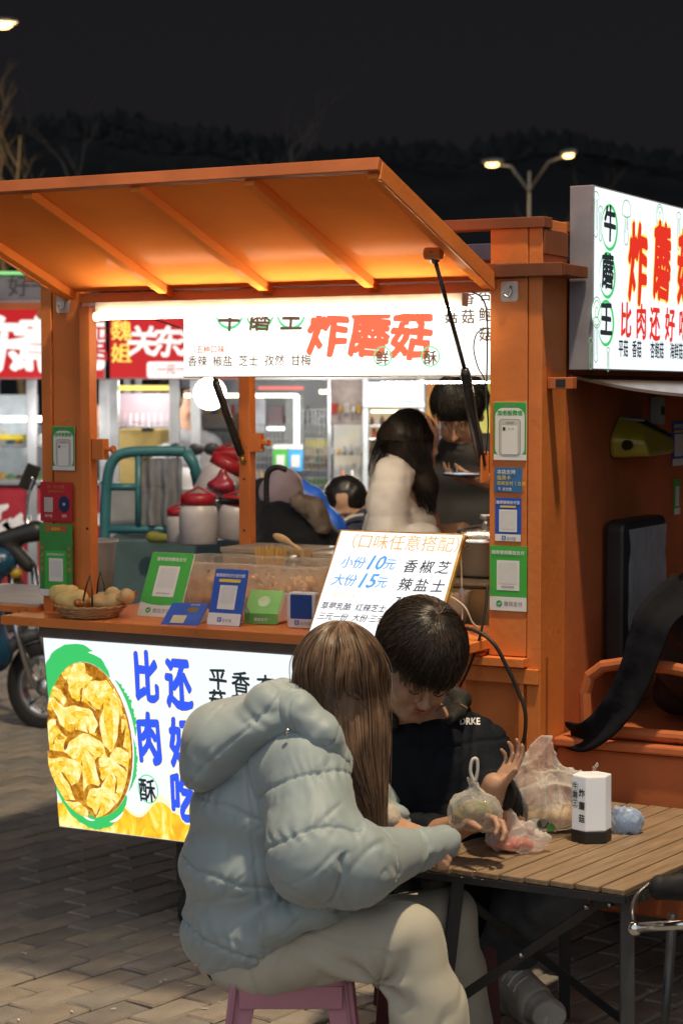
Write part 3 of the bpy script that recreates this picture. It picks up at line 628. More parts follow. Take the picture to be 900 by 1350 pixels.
# ---------------------------------------------------------------- side sign of the cart (right), its flap below, wall lamp
X1, X2 = .150, .216; yS0, yS1 = .168, 1.24; zS0, zS1 = 1.612, 2.092
sb = part('side_sign', MB().box(X1, X2, yS0, yS1, zS0, zS1), mat('sign_side_grey', (.24, .235, .27), .5), bevel=.002)
SIDE = Matrix(((0, 0, 1, 0), (1, 0, 0, 0), (0, 1, 0, 0), (0, 0, 0, 1)))
flat([(X2 + .0015, yS0 + .004, zS0 + .004), (X2 + .0015, yS1 - .004, zS0 + .004), (X2 + .0015, yS1 - .004, zS1 - .004), (X2 + .0015, yS0 + .004, zS1 - .004)], LIT_W, sb, 'sign_face')
def cs(px, py, x=X2):
    r = ray(px, py); o = w2l(Vector((0, 0, CAM_H))); d = Vector((CT * r.x - ST * r.y, ST * r.x + CT * r.y, r.z)); return o + d * ((x - o.x) / d.x)
def sst(px, py, s, size, m, bold, lift=.003, edge=None, **k):
    p = cs(px, py)
    if edge: text(s, size, edge[0], sb, (X2 + lift - .0006, p.y, p.z), SIDE, bold=bold + edge[1], name='lettering_edge', **k)
    return text(s, size, m, sb, (X2 + lift, p.y, p.z), SIDE, bold=bold, **k)
for px, py, ch in ((802, 313, '牛'), (799, 376, '蘑'), (797, 439, '王')):
    p = cs(px, py - 13); ring(.050, .062, LIT_G, sb, (X2 + .0025, p.y, p.z), SIDE, taper=True, a0=-160, a1=185, sx=1.0); sst(px, py, ch, .098, LIT_K, .03, align='CENTER', wob=.01, sx=.95)
for px, py, ch in ((838, 388, '炸'), (870, 385, '蘑'), (901, 392, '菇')): sst(px, py, ch, .225, LIT_R, .034, edge=(LIT_Y, .026), align='CENTER', wob=.02, sx=.68, shear=.05)
for px, py, ch in ((823, 440, '比'), (843, 442, '肉'), (861, 444, '还'), (881, 445, '好'), (899, 446, '吃')): sst(px, py, ch, .100, LIT_R, .03, align='CENTER', wob=.015, sx=.9)
for px, py, s_ in ((813, 468, '平菇'), (831, 469, '香菇'), (855, 470, '杏鲍菇'), (881, 471, '海鲜菇')): sst(px, py, s_, .050, LIT_K, .02, align='LEFT' if 0 else 'LEFT', sx=.78)
for px, py, s_, k_ in ((784, 283, .13, 2), (790, 295, .10, 2), (824, 303, .10, 0), (868, 285, .10, 1), (893, 305, .12, 2), (785, 412, .12, 1), (784, 448, .13, 2), (777, 466, .09, 2), (800, 474, .07, 2)):
    p = cs(px, py); outline(shroom(s_, k_), LIT_GS, sb, (X2 + .0021, p.y, p.z), w_=.0030, rot=SIDE)
    if k_ == 0 or k_ == 1: flat([(X2 + .0018, p.y + x, p.z + z) for x, z in arcpts(0, .5 * s_ if k_ == 0 else 0, .3 * s_, .27 * s_, 0, 345, 16)], em('backlit_mist_green', (.80, .93, .86), 1.05), sb, 'tint_print')
# flap
fl = MB(); n = 14
pts = []
for i in range(n + 1):
    t = i / n; pts.append((.150 + .42 * t, 1.600 - .055 * t - .012 * math.sin(t * 3.1)))
fl.prism([(x, .175, z) for x, z in pts] + [(x, .175, z - .008) for x, z in reversed(pts)], (0, 1.05, 0)); part('flap', fl, mat('flap_brown_metal', (.20, .15, .12), .22, metal=.6, var=.3, scale=3), bevel=0)
wl = cart_thing('solar_lamp', 'yellow solar lamp with dark top fixed on the shaded orange wall', 'lamp', .140, .66, 1.42)
bd = MB(); pr = [(.0, -.18, -.05), (.0, .16, -.045), (.0, .17, .045), (.0, -.10, .075), (.0, -.19, .01)]
pr = [(x, y * .85, z) for x, y, z in pr]; pr2 = [(.11, -.13, -.045), (.11, .09, -.04), (.105, .10, .0), (.075, -.08, .045), (.10, -.14, .0)]
bd.add(pr + pr2, [(0, 1, 2, 3, 4), (9, 8, 7, 6, 5)] + [(i, (i + 1) % 5, 5 + (i + 1) % 5, 5 + i) for i in range(5)])
YL = mat('olive_yellow_plastic', (.30, .25, .02), .35, spec=.6); bd.build('body', YL, wl, bevel=.012)
MB().add([(.008, -.10, .052), (.008, .135, .048), (.098, .092, .006), (.072, -.072, .052), (.008, -.10, .062), (.008, .135, .054), (.099, .092, .014), (.072, -.072, .059)], ((0, 1, 2, 3), (7, 6, 5, 4), (0, 4, 5, 1), (1, 5, 6, 2), (2, 6, 7, 3), (3, 7, 4, 0))).build('solar_panel', mat('solar_cell', (.012, .012, .015), .2), wl)
MB().tube([(.055, -.172, -.012), (.057, -.158, -.012)], .014, 14).build('sensor', mat('lens_dark', (.02, .02, .01), .2), wl)
# small switch box under the flap
sw = cart_thing('switch_box', 'small pale switch box mounted on the orange wall just under the flap', 'switch box', .139, .87, 1.50); MB().box(0, .03, -.025, .025, -.04, .04).build('box', mat('pale_green_box', (.35, .42, .38), .5), sw, bevel=.003); MB().box(.0302, .033, -.012, .012, -.012, .012).build('switch', BLACKPL, sw)
# trike seat base with arched guard rail, right of the post
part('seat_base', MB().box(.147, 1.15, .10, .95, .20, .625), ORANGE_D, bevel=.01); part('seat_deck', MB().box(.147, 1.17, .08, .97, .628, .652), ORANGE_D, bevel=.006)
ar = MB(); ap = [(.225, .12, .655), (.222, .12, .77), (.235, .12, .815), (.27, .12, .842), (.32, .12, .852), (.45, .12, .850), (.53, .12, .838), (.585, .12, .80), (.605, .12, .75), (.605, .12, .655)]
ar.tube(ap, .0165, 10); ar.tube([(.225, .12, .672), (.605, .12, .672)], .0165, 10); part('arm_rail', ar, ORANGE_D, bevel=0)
# left end shelf
es = part('end_shelf', MB().box(-1.95, -1.434, -.03, .50, .905, .925), ORANGE); MB().box(-1.94, -1.445, .0, .48, .9255, .929).build('shelf_lit_top', mat('pale_lit_top', (.5, .47, .45), .5), es)  # pale sheet puts the lit, whitish look of the shelf top into colour
for x in (-1.50, -1.44, -1.47): MB().box(x - .01, x + .012, -.045, -.034, .898, .918).build('hinge', ORANGE, es)
# ================================================================ payment cards stuck on the posts (flat prints)
def card(px, py, w_, h_, base, label, y=-.004, side=False, cat='payment sticker', name='payment_sticker', group=None, top=True, thick=.002):
    """px, py: top-left corner; sits on the post front (or on the side wall)"""
    if side:
        p = cs(px, py, .138 + .0015); t = thing(name, label, cat, l2w(p.x, p.y, p.z), -TH + R(90), group)
    else:
        p = cf(px, py, y); t = thing(name, label, cat, l2w(p.x, y, p.z), -TH, group)
    tag(t); t['w'] = w_
    MB().box(0, w_, -thick, 0, -h_, 0).build('card', base, t, bevel=0)
    return t
def rect(t, x0, x1, z0, z1, m, lift=.003, name='print'): return flat([(x0, -lift, z0), (x1, -lift, z0), (x1, -lift, z1), (x0, -lift, z1)], m, t, name)
def ctext(t, x, z, s_, size, m, lift=.0036, bold=.01, align='CENTER', **k): return text(s_, size, m, t, (x, -lift, z), bold=bold, align=align, **k)
def tick(t, x, z, r_, lift=.0036):
    flat([(x + r_ * math.cos(R(a)), -lift, z + r_ * math.sin(R(a))) for a in range(0, 360, 24)], INK_G, t, 'round_mark'); outline([[(-.45 * r_, 0), (-.1 * r_, -.35 * r_), (.5 * r_, .35 * r_)]], INK_W, t, (x, -lift - .0006, z), w_=r_ * .25, name='tick_mark')
def zfb(t, x, z, s_, lift=.0036, m=None):
    rect(t, x - s_, x, z - s_ * .1, z + s_ * .9, CARD_B, lift, 'square_mark'); ctext(t, x - s_ * .5, z + s_ * .08, '支', s_ * .8, INK_W, lift + .0006); ctext(t, x + s_ * .2, z, '支付宝', s_ * .8, m or INK_GR, lift, align='LEFT')
def award_card(px, py, w_, h_, label):
    t = card(px, py, w_, h_, CARD_W, label)
    flat([(x + w_ / 2, -.0028, z - h_ / 2) for x, z in rrect(w_ - .001, h_ - .001, .002)], INK_G, t, 'green_print'); 
    flat([(x + w_ / 2, -.0032, z - h_ * .52) for x, z in rrect(w_ * .90, h_ * .84, .022)], CARD_W, t, 'white_print'); rect(t, .0005, w_ - .0005, -h_ + .0005, -h_ * .90, CARD_W, .0030)
    ctext(t, w_ / 2, -h_ * .08, '微信支付', h_ * .05, INK_GR); ctext(t, w_ / 2, -h_ * .22, '加老板微信', h_ * .095, INK_G, bold=.03)
    flat([(x + w_ / 2, -.0036, z - h_ * .60) for x, z in rrect(w_ * .66, h_ * .62, .008)], INK_GR, t, 'phone_outline'); flat([(x + w_ / 2, -.004, z - h_ * .60) for x, z in rrect(w_ * .62, h_ * .60, .007)], mat('pale_grey_print', (.52, .53, .50), .5, var=.02), t, 'phone_print')
    rect(t, w_ * .26, w_ * .74, -h_ * .90, -h_ * .40, CARD_W, .0044); ctext(t, w_ / 2, -h_ * .37, '向我转账', h_ * .04, INK_GR, .0046); rect(t, w_ * .29, w_ * .37, -h_ * .49, -h_ * .43, INK_K, .0048, 'avatar_print')
    ctext(t, w_ * .54, -h_ * .47, '扫一扫', h_ * .035, INK_GR, .0048); return t
award_card(651, 530, .091, .150, 'green and white transfer card topmost of the stickers on the right post')
award_card(70, 562, .078, .128, 'green and white transfer card topmost of the stickers on the left post')
t = card(652, 616, .076, .064, mat('teal_blue_print', (.035, .15, .36), .45), 'small teal blue sticker with yellow characters, second from top on right post')
ctext(t, .007, -.016, '本店支持', .013, INK_W, align='LEFT'); ctext(t, .007, -.031, '信用卡', .013, INK_Y, align='LEFT'); ctext(t, .007, -.045, '花呗支付｜立减', .0115, INK_Y, align='LEFT'); zfb(t, .02, -.059, .011, m=INK_W)
t = card(653, 656, .072, .112, CARD_B, 'blue payment sticker with white foot, third from top on right post')
ctext(t, .036, -.015, '推荐使用支付宝', .0095, INK_W, bold=.02); rect(t, .014, .058, -.025, -.020, INK_Y); rect(t, .011, .061, -.088, -.030, CARD_W); rect(t, 0, .072, -.112, -.094, CARD_W); zfb(t, .030, -.108, .011)
rect(t, .015, .057, -.081, -.034, mat('blank_code', (.66, .66, .65), .6, var=.03, scale=40), .0034, 'blank_panel')
t = card(646, 719, .103, .168, CARD_G, 'large green payment sticker with white foot, lowest on the right post')
ctext(t, .051, -.021, '推荐使用微信支付', .0115, INK_W, bold=.02); rect(t, .0195, .083, -.115, -.037, CARD_W); rect(t, 0, .103, -.168, -.132, CARD_W); rect(t, .025, .0775, -.098, -.043, MATS['blank_code'], .0034, 'blank_panel'); ctext(t, .051, -.108, '推荐使用微信', .006, INK_GR); tick(t, .027, -.150, .0085); ctext(t, .040, -.154, '微信支付', .013, INK_GR, align='LEFT')
t = card(54, 635, .114, .115, CARD_R, 'dark red payment sticker with a round blue mark on the left post', y=-.008)
ctext(t, .057, -.018, '扫一扫 付款', .012, MATS['orange_paint']); ctext(t, .057, -.030, '支持信用卡花呗', .008, MATS['orange_paint']); rect(t, .014, .045, -.088, -.045, mat('faded_card', (.5, .42, .42), .6)); flat([(.085 + .020 * math.cos(R(a)), -.003, -.064 + .024 * math.sin(R(a))) for a in range(0, 360, 15)], mat('navy_print', (.02, .03, .10), .4), t, 'round_mark'); ctext(t, .085, -.068, 'o', .018, INK_W)
ctext(t, .030, -.102, '支付宝', .009, INK_W); ctext(t, .086, -.102, '花呗', .009, INK_W)
t = card(53, 690, .116, .212, mat('green_print_dull', (.05, .26, .06), .45), 'tall green payment card standing on the end shelf against the left post', y=-.012)
flat([(x, -.003, z) for x, z in ((.018, -.022), (.1, -.022), (.096, -.014), (.1, -.005), (.018, -.005), (.022, -.014))], MATS['orange_paint_shaded_worn'], t, 'ribbon_print'); ctext(t, .059, -.018, '收款码', .011, INK_Y)
flat([(x + .058, -.0032, z - .135) for x, z in rrect(.078, .115, .006)], CARD_G, t, 'green_print'); ctext(t, .058, -.092, '推荐使用微信支付', .0078, INK_W); rect(t, .034, .084, -.168, -.10, CARD_W, .0036); rect(t, .039, .079, -.155, -.107, MATS['blank_code'], .0040, 'blank_panel'); rect(t, 0, .116, -.212, -.192, CARD_W, .0036)
for x, s_ in ((.010, '财\n源\n广\n进'), (.106, '生\n意\n兴\n隆')): ctext(t, x, -.075, s_, .013, MATS['orange_paint'], line=1.6)
t = card(880, 560, .095, .112, CARD_B, 'blue payment sticker high on the shaded wall at the far right', side=True)
ctext(t, .047, -.016, '推荐使用支付宝', .0115, INK_W, bold=.02); rect(t, .012, .08, -.028, -.022, INK_Y); rect(t, .015, .08, -.088, -.032, CARD_W); rect(t, 0, .095, -.112, -.094, CARD_W); rect(t, .02, .075, -.083, -.036, MATS['blank_code'], .0034, 'blank_panel')
t.location = l2w(.1395, 1.045, 1.465); t.scale = (1.2, 1, 1.2)
t = card(884, 640, .055, .108, CARD_G, 'small green payment sticker below the blue one on the shaded wall', side=True)
rect(t, .01, .045, -.083, -.022, CARD_W); rect(t, 0, .055, -.108, -.088, CARD_W); rect(t, .014, .041, -.075, -.028, MATS['blank_code'], .0034, 'blank_panel'); t.location = l2w(.1395, 1.065, 1.290)
# black panel seat back wrapped in film, on the wall
bp_ = cart_thing('padded_backrest', 'black seat back wrapped in clear film with grey lettering, leaning on the wall', 'seat back', .15, .62, .99)
MB().prism([(.0, x, z) for x, z in rrect(.36, .42, .03)], (.06, 0, 0)).build('cushion', BLACKPL, bp_, bevel=.012)
fm_ = MB(); rq = random.Random(4); vs = []; N_ = 22
for i in range(N_ + 1):
    for j in range(N_ + 1):
        y = -.155 + .31 * i / N_; z = -.185 + .37 * j / N_; vs.append((.064 + .006 * abs(noise.noise(Vector((y * 14 + z * 8, z * 4, 1)))) + .004 * noise.noise(Vector((y * 60, z * 12, 4))), y, z))
fm_.add(vs, [(i * (N_ + 1) + j, i * (N_ + 1) + j + 1, (i + 1) * (N_ + 1) + j + 1, (i + 1) * (N_ + 1) + j) for i in range(N_) for j in range(N_)]); fm_.build('clear_film', film('wrap_film', (.75, .82, .9), .60, .10, .25), bp_, True, fix=False)
text('动力', .105, mat('grey_vinyl', (.30, .31, .34), .4), bp_, (.0625, -.06, .0), SIDE, bold=.02)
# black bag / jacket hanging over the seat base
bag_m = mat('black_nylon', (.010, .010, .013), .7, bump=.25, bscale=35)
S = SDF((.15, .05, .60), (1.05, .75, 1.25), .012)
S.ell((.62, .45, .90), (.27, .24, .26), k=.05); S.ell((.50, .38, .90), (.20, .15, .20), k=.05); S.cap((.36, .50, .74), (.40, .50, .95), .08, .08, .05); S.cap((.50, .3, 1.00), (.80, .35, 1.04), .06, k=.06); S.cap((.42, .24, .98), (.62, .12, .78), .03, k=.04)
bgo = cart_thing('backpack', 'big black nylon bag slumped on the trike seat behind the arched rail', 'bag', 0, 0, 0)
S.mesh('body', bag_m, bgo, lambda P, N: .022 * nz(P, 6) + .008 * nz(P, 18, 3))
sp_ = MB(); pts = [Vector(p) for p in ((.47, .22, 1.05), (.43, .085, .99), (.405, .062, .91), (.375, .058, .82), (.325, .052, .73), (.25, .06, .665), (.17, .12, .655))]
cl_ = spline(pts, 7); sv = []; n_c = 7
for i, p in enumerate(cl_):
    d_ = (cl_[min(i + 1, len(cl_) - 1)] - cl_[max(i - 1, 0)]).normalized(); wd = d_.cross(Vector((0, -1, .15))).normalized(); nn = d_.cross(wd); t_ = i / len(cl_)
    for j in range(n_c): u_ = j / (n_c - 1) - .5; sv.append(p + wd * u_ * (.11 - .05 * t_) + nn * (.012 * math.cos(u_ * 5.5) + .006 * noise.noise(Vector((i * .35, j * .9, 2)))))
sp_.add(sv, [(i * n_c + j, i * n_c + j + 1, (i + 1) * n_c + j + 1, (i + 1) * n_c + j) for i in range(len(cl_) - 1) for j in range(n_c - 1)])
_s = sp_.build('strap', mat('strap_webbing', (.010, .010, .013), .85, bump=.2, bscale=60, spec=.1), bgo, True); _s.modifiers.new('thick', 'SOLIDIFY').thickness = .006

# ================================================================ things on the counter
CZ = .912
def ci(px, py, z=CZ): return cz(px, py, z)
# wicker basket with dough and chopsticks
p = cf(117, 806, -.085); bk = cart_thing('wicker_basket', 'small round wicker basket holding pale dough pieces on the counter corner', 'basket', p.x, -.075, CZ)
WICK = mat('wicker_cane', (.42, .24, .11), .6, bump=.3); wk = MB(); rq = random.Random(2)
for k in range(4):
    z = .006 + k * .007; rr0 = .078 + k * .006
    for s_ in (0, 1): wk.tube([((rr0 + .003 * math.sin(a * 12 + k * math.pi + s_ * math.pi)) * math.cos(a), (rr0 + .003 * math.sin(a * 12 + k * math.pi + s_ * math.pi)) * math.sin(a), z + .0015 * math.cos(a * 9 + k)) for a in [i * math.pi / 30 for i in range(61)]], .0028, 5, False)
wk.tube([(.100 * math.cos(a), .100 * math.sin(a), .034 + .002 * math.sin(a * 20)) for a in [i * math.pi / 30 for i in range(61)]], .0045, 6, False); wk.lathe([(0, .003), (.08, .003)], seg=24); wk.build('weave', WICK, bk, True)
for a0 in (-60, 95):
    x, y = .07 * math.cos(R(a0)), .07 * math.sin(R(a0)); MB().tube([(x - .022, y, .03), (x - .012, y * .9, .09), (x, y * .85, .125), (x + .009, y * .9, .09), (x + .014, y, .03)], .0028, 6).build('handle', mat('dark_wire', (.12, .09, .06), .4, metal=.6), bk, True)
DOUGH = mat('pale_dough', (.72, .52, .20), .55, sss=.3, bump=.2, bscale=30)
for i, (x, y, z, r_) in enumerate(((-.06, -.01, .045, (.055, .035, .030)), (-.095, .0, .058, (.038, .03, .028)), (.045, .01, .042, (.05, .035, .022)), (.085, .02, .058, (.03, .028, .012)))):
    S = SDF((x - .09, y - .07, z - .05), (x + .09, y + .07, z + .06), .004); S.ell((x, y, z), r_, k=.01); S.ell((x + .03, y, z + .008), (.02, .025, .02), k=.015); S.ell((x - .03, y + .01, z + .006), (.02, .025, .02), k=.015); S.mesh('dough', DOUGH if i < 2 else mat('batter_crumpet', (.58, .40, .18), .5, sss=.2, bump=.3, bscale=50), bk, lambda P, N: .006 * nz(P, 30))
S = SDF((-.03, -.10, .02), (.04, -.03, .08), .003); S.ell((.005, -.062, .045), (.016, .014, .012), k=.01); S.mesh('nugget', mat('fried_crust', (.40, .13, .03), .6, bump=.6, bscale=120), bk, lambda P, N: .003 * nz(P, 90))
# acrylic stands for payment
def stand(px, py, w_, h_, base, label, tilt=14, turn=0., name='payment_stand', foot=None, foot_h=0., thick=.004, brace=True, z=CZ):
    p = ci(px, py, z); t = cart_thing(name, label, 'payment stand', p.x, p.y, z, R(turn)); Rx = Matrix.Rotation(R(-tilt), 4, 'X')
    pan = MB().prism([(x, 0, zz) for x, zz in rrect(w_, h_, .006, 4, 0, h_ / 2)], (0, thick, 0)); me = pan.build('panel', base, t, bevel=.0008); me.matrix_local = Rx
    if brace: b_ = MB().prism([(-w_ * .45, math.sin(R(tilt)) * h_ * .5 + .006, math.cos(R(tilt)) * h_ * .5), (w_ * .45, math.sin(R(tilt)) * h_ * .5 + .006, math.cos(R(tilt)) * h_ * .5), (w_ * .45, .085, .001), (-w_ * .45, .085, .001)], (0, .003, .0)); b_.build('back_leg', film('clear_acrylic', (.85, .87, .9), .7, .05, .1), t)
    return t, me
def on(t, me, fn):
    """prints made flat at y=-lift in panel space"""
    before = set(t.children); fn(t)
    for c in set(t.children) - before: c.parent = me
t, me = stand(208, 813, .145, .198, CARD_W, 'large green and white payment stand beside the wicker basket', 26, 0)
def f(t):
    flat([(x, -.0012, z) for x, z in [(-.0715, .044), (-.04, .037), (0, .034), (.04, .037), (.0715, .044)] + [(p[0], p[1]) for p in rrect(.143, .196, .006, 4, 0, .099)[:12]]], CARD_G, t, 'green_print')
    ctext(t, 0, .172, '推荐使用微信支付', .0125, INK_W, .0016, .02); flat([(x, -.0020, z) for x, z in rrect(.072, .094, .002, 2, 0, .108)], CARD_W, t, 'white_print'); flat([(x, -.0024, z) for x, z in rrect(.058, .062, .002, 2, 0, .118)], MATS['blank_code'], t, 'blank_panel'); ctext(t, 0, .068, '推荐使用微信支付', .006, INK_GR, .0026); tick(t, -.037, .018, .009, .0020); ctext(t, -.022, .012, '微信支付', .015, INK_GR, .0016, align='LEFT')
on(t, me, f)
t, me = stand(236, 824, .108, .115, CARD_B, 'low blue payment plate lying almost flat between two upright stands', 64, 14, brace=False)
def f(t): flat([(x, -.0016, z) for x, z in [(.018 + .018 * math.cos(R(a)), .078 + .015 * math.sin(R(a))) for a in range(0, 360, 20)]], mat('bronze_disc', (.18, .13, .07), .4), t, 'round_mark'); flat([(x, -.0016, z) for x, z in rrect(.040, .040, .002, 2, -.01, .028)], mat('cream_print', (.55, .50, .33), .5), t, 'cream_print'); ctext(t, .018, .100, '支付宝', .009, INK_W, .0018)
on(t, me, f)
MB().prism([(-.05, .022, .001), (-.05, .11, .001), (-.05, .104, .040), (-.05, .096, .040)], (.10, 0, 0)).build('wedge_base', WHITEPL, t)
t, me = stand(294, 825, .106, .160, CARD_B, 'upright blue payment stand in the middle of the counter', 18, 0)
def f(t):
    flat([(x, -.0012, z) for x, z in rrect(.105, .034, .004, 3, 0, .018)], CARD_W, t, 'white_print'); ctext(t, 0, .138, '推荐使用支付宝付款', .0105, INK_W, .0016, .02); flat([(x, -.0016, z) for x, z in rrect(.070, .009, .004, 3, 0, .127)], INK_Y, t, 'yellow_print'); flat([(x, -.0016, z) for x, z in rrect(.056, .068, .002, 2, 0, .080)], CARD_W, t, 'white_print'); flat([(x, -.002, z) for x, z in rrect(.044, .048, .002, 2, 0, .086)], MATS['blank_code'], t, 'blank_panel'); zfb(t, -.008, .011, .013, .0016)
on(t, me, f)
def speaker_box(px, py, label, kind):
    p = ci(px, py); t = cart_thing('payment_speaker', label, 'payment speaker', p.x, p.y, CZ, R(10))
    if kind == 0:
        b_ = MB().prism([(-.05, -.004, .004), (-.05, -.006, .028), (-.05, .048, .086), (-.05, .085, .08), (-.05, .085, .002)], (.10, 0, 0)); o = b_.build('body', WHITEPL, t, bevel=.006)
        k = MB().prism([(-.049, -.0085, .004), (-.049, -.0095, .030), (-.049, .044, .0885), (-.049, .042, .0905), (-.049, -.0125, .031), (-.049, -.0105, .002)], (.098, 0, 0)); k.build('front_plate', mat('soft_green_print', (.16, .50, .12), .4, var=.02), t)
        d = Vector((0, .0535, .0585)).normalized(); FRs = Matrix.Rotation(math.atan2(.0585, .0535), 4, 'X')
        q = Vector((0, .0, .045)) + Vector((0, .0585, -.0535)).normalized() * -.004 + Vector((0, .017, .0185))
        n_ = Vector((0, -.0585, .0535)).normalized(); c_ = Vector((0, .016, .0602)) + n_ * .0035
        flat([(.018 * math.cos(R(a)), .018 * math.sin(R(a)), 0) for a in range(0, 360, 20)], mat('mint_disc', (.5, .72, .45), .4), t, 'round_mark', c_, FRs); outline([[(-.008, 0), (-.002, -.006), (.009, .007)]], INK_W, t, c_ + n_ * .0006, w_=.003, name='tick_mark', rot=FRs)
        text('微信支付', .010, INK_W, t, (0, -.0135, .011), bold=.02, align='CENTER')
    else:
        o = MB().prism([(x, 0, z) for x, z in rrect(.082, .098, .010, 5, 0, .05)], (0, .035, 0)).build('body', WHITEPL, t, bevel=.004); flat([(x, -.0008, z) for x, z in rrect(.062, .066, .003, 3, 0, .060)], mat('screen_blue', (.02, .07, .30), .25, var=.02), t, 'screen_print'); zfb(t, -.006, .011, .013, .0012)
    return t
speaker_box(346, 823, 'green fronted payment speaker with white sides on the counter', 0); speaker_box(397, 829, 'white payment speaker with square blue front at the end of the row', 1)
# clear tubs of battered mushrooms
TUB = film('tub_plastic', (.95, .91, .84), .69, .12, .5); BATT = mat('battered_mushroom', (.68, .48, .27), .7, var=.25, scale=30, bump=.5, bscale=60, sss=.1); CUT = mat('cut_mushroom', (.78, .60, .28), .6, var=.2, scale=25, sss=.1)
def tub(x0, x1, y0, y1, h_, label, fill, fz, z=.888, lid=False):
    t = cart_thing('plastic_tub', label, 'food tub', (x0 + x1) / 2, (y0 + y1) / 2, z); a, b = (x1 - x0) / 2, (y1 - y0) / 2; M = MB(); n = len(rrect(1, 1, .1, 3)); rings = []
    for s_, zz in ((.90, 0.), (.92, .01), (.985, h_ - .008), (1.0, h_ - .004), (1.02, h_ - .002), (1.02, h_ + .002), (.99, h_), (.97, h_ - .012), (.905, .012), (.88, .006)): rings.append([(q[0], q[1], zz) for q in rrect(2 * a * s_, 2 * b * s_, .025, 3)])
    vs = [q for r_ in rings for q in r_]; fs = []
    for i in range(len(rings) - 1):
        for k in range(n): fs.append((i * n + k, i * n + (k + 1) % n, (i + 1) * n + (k + 1) % n, (i + 1) * n + k))
    fs += [tuple(range(n)), tuple(range((len(rings) - 1) * n, len(rings) * n))]; M.add(vs, fs); M.build('wall', TUB, t, True)
    if lid: MB().prism([(q[0], q[1], h_ + .003) for q in rrect(2 * a * 1.03, 2 * b * 1.03, .028, 3)], (0, 0, .010)).build('lid', film('lid_plastic', (.85, .80, .74), .5, .2, .5), t, bevel=.002)
    if fill:
        F_ = MB(); rq = random.Random(int(abs(x0) * 100))
        for _ in range(420 if fill == 1 else 380):
            x, y, zz = rq.uniform(-a * .84, a * .84), rq.uniform(-b * .84, b * .84), rq.uniform(.012, fz) * (.75 + .25 * math.cos(rq.uniform(-1, 1)))
            E_ = Euler((rq.uniform(0, 6), rq.uniform(0, 6), rq.uniform(0, 6))).to_matrix().to_4x4()
            if fill == 1: F_.blob((x, y, zz), (rq.uniform(.008, .022), rq.uniform(.006, .012), rq.uniform(.005, .012)), 6, 4, .22, E_)
            else: L = rq.uniform(.018, .038); d = Vector((rq.uniform(-1, 1), rq.uniform(-.6, .6), rq.uniform(-.35, .35))).normalized() * L; c_ = Vector((x, y, zz)); c_.x = max(-a * .88 + L, min(a * .88 - L, c_.x)); F_.tube([c_ - d, c_ + Vector((0, 0, .003)), c_ + d], .0045, 5)
        o = F_.build('mushroom_filling', BATT if fill == 1 else CUT, t, True); tag(o, kind='stuff')
    return t
tub(-1.22, -.66, .275, .56, .160, 'long clear tub heaped with battered mushroom pieces behind the green stand', 1, .115)
tub(-.62, -.24, .29, .56, .105, 'shorter clear tub of pale cut mushrooms behind the blue stand', 2, .085)
tub(-1.26, -.94, .71, .95, .155, 'pale lidded tub standing behind at the left end', 0, 0, lid=True); tub(-.92, -.48, .71, .96, .150, 'wide pale lidded tub behind the mushroom tubs', 0, 0, lid=True)
t = cart_thing('plastic_bucket', 'tall translucent bucket on the end shelf left of the post', 'bucket', -1.55, .42, .93); MB().lathe([(.0, .0), (.062, .0), (.078, .15), (.084, .152), (.084, .160), (.076, .158), (.060, .008), (.0, .006)], seg=24).build('wall', film('bucket_plastic', (.8, .78, .74), .3, .3, .6), t, True); MB().lathe([(0, .01), (.060, .01), (.067, .075), (0, .08)], seg=16).build('sauce', mat('bucket_sauce', (.6, .38, .12), .4), t)
# skewers in a cup, seasoning jars, spatula block
q = cf(357, 780, .60); t = cart_thing('skewer_cup', 'bundle of bamboo skewers standing upright in a cup behind the tubs', 'skewers', q.x, .60, .888); rq = random.Random(8)
MB().lathe([(0, 0), (.036, 0), (.042, .10), (.039, .10), (.034, .004), (0, .004)], seg=18).build('cup', TUB, t, True); sk = MB()
for _ in range(90):
    a, r_ = rq.uniform(0, 6.28), .032 * math.sqrt(rq.random()); h_ = rq.uniform(.175, .19); sk.tube([(r_ * .8 * math.cos(a), r_ * .8 * math.sin(a), .006), (r_ * 1.6 * math.cos(a), r_ * 1.6 * math.sin(a), h_ + (.02 if _ == 5 else 0))], .0022, 5)
sk.build('skewers', mat('bamboo', (.70, .46, .16), .55), t)
for px, lab, hh in ((373, 'left steel topped shaker jar beside the skewers', .165), (386, 'right steel topped shaker jar beside the skewers', .160)):
    q = cf(px, 780, .66); t = cart_thing('shaker_jar', lab, 'jar', q.x, .66, .888, group='shaker jars beside the skewers'); MB().lathe([(0, 0), (.023, 0), (.024, hh - .05), (.022, hh - .045)], seg=18).build('glass', film('jar_glass', (.8, .78, .7), .3, .1, .3), t, True); MB().lathe([(.0235, hh - .05), (.0245, hh - .05), (.0245, hh - .03), (.023, hh - .028), (.0245, hh - .026), (.0245, hh - .005), (.02, hh), (0, hh)], seg=18).build('cap', STEEL, t, True)
q = cf(398, 780, .70); t = cart_thing('wooden_block', 'pale wooden knife block with a round paddle leaning out', 'holder', q.x - .01, .70, .888); MB().box(-.03, .028, -.02, .03, 0, .175).build('block', mat('light_wood', (.55, .38, .2), .5, stretch=(30, 30, 4)), t, bevel=.004); S = SDF((-.11, -.03, .13), (.03, .03, .24), .003); S.ell((-.065, 0, .205), (.032, .012, .014), Matrix.Rotation(R(20), 4, 'Y'), k=.01); S.cap((-.045, 0, .198), (0, 0, .175), .007, k=.01); S.mesh('paddle', MATS['light_wood'], t)
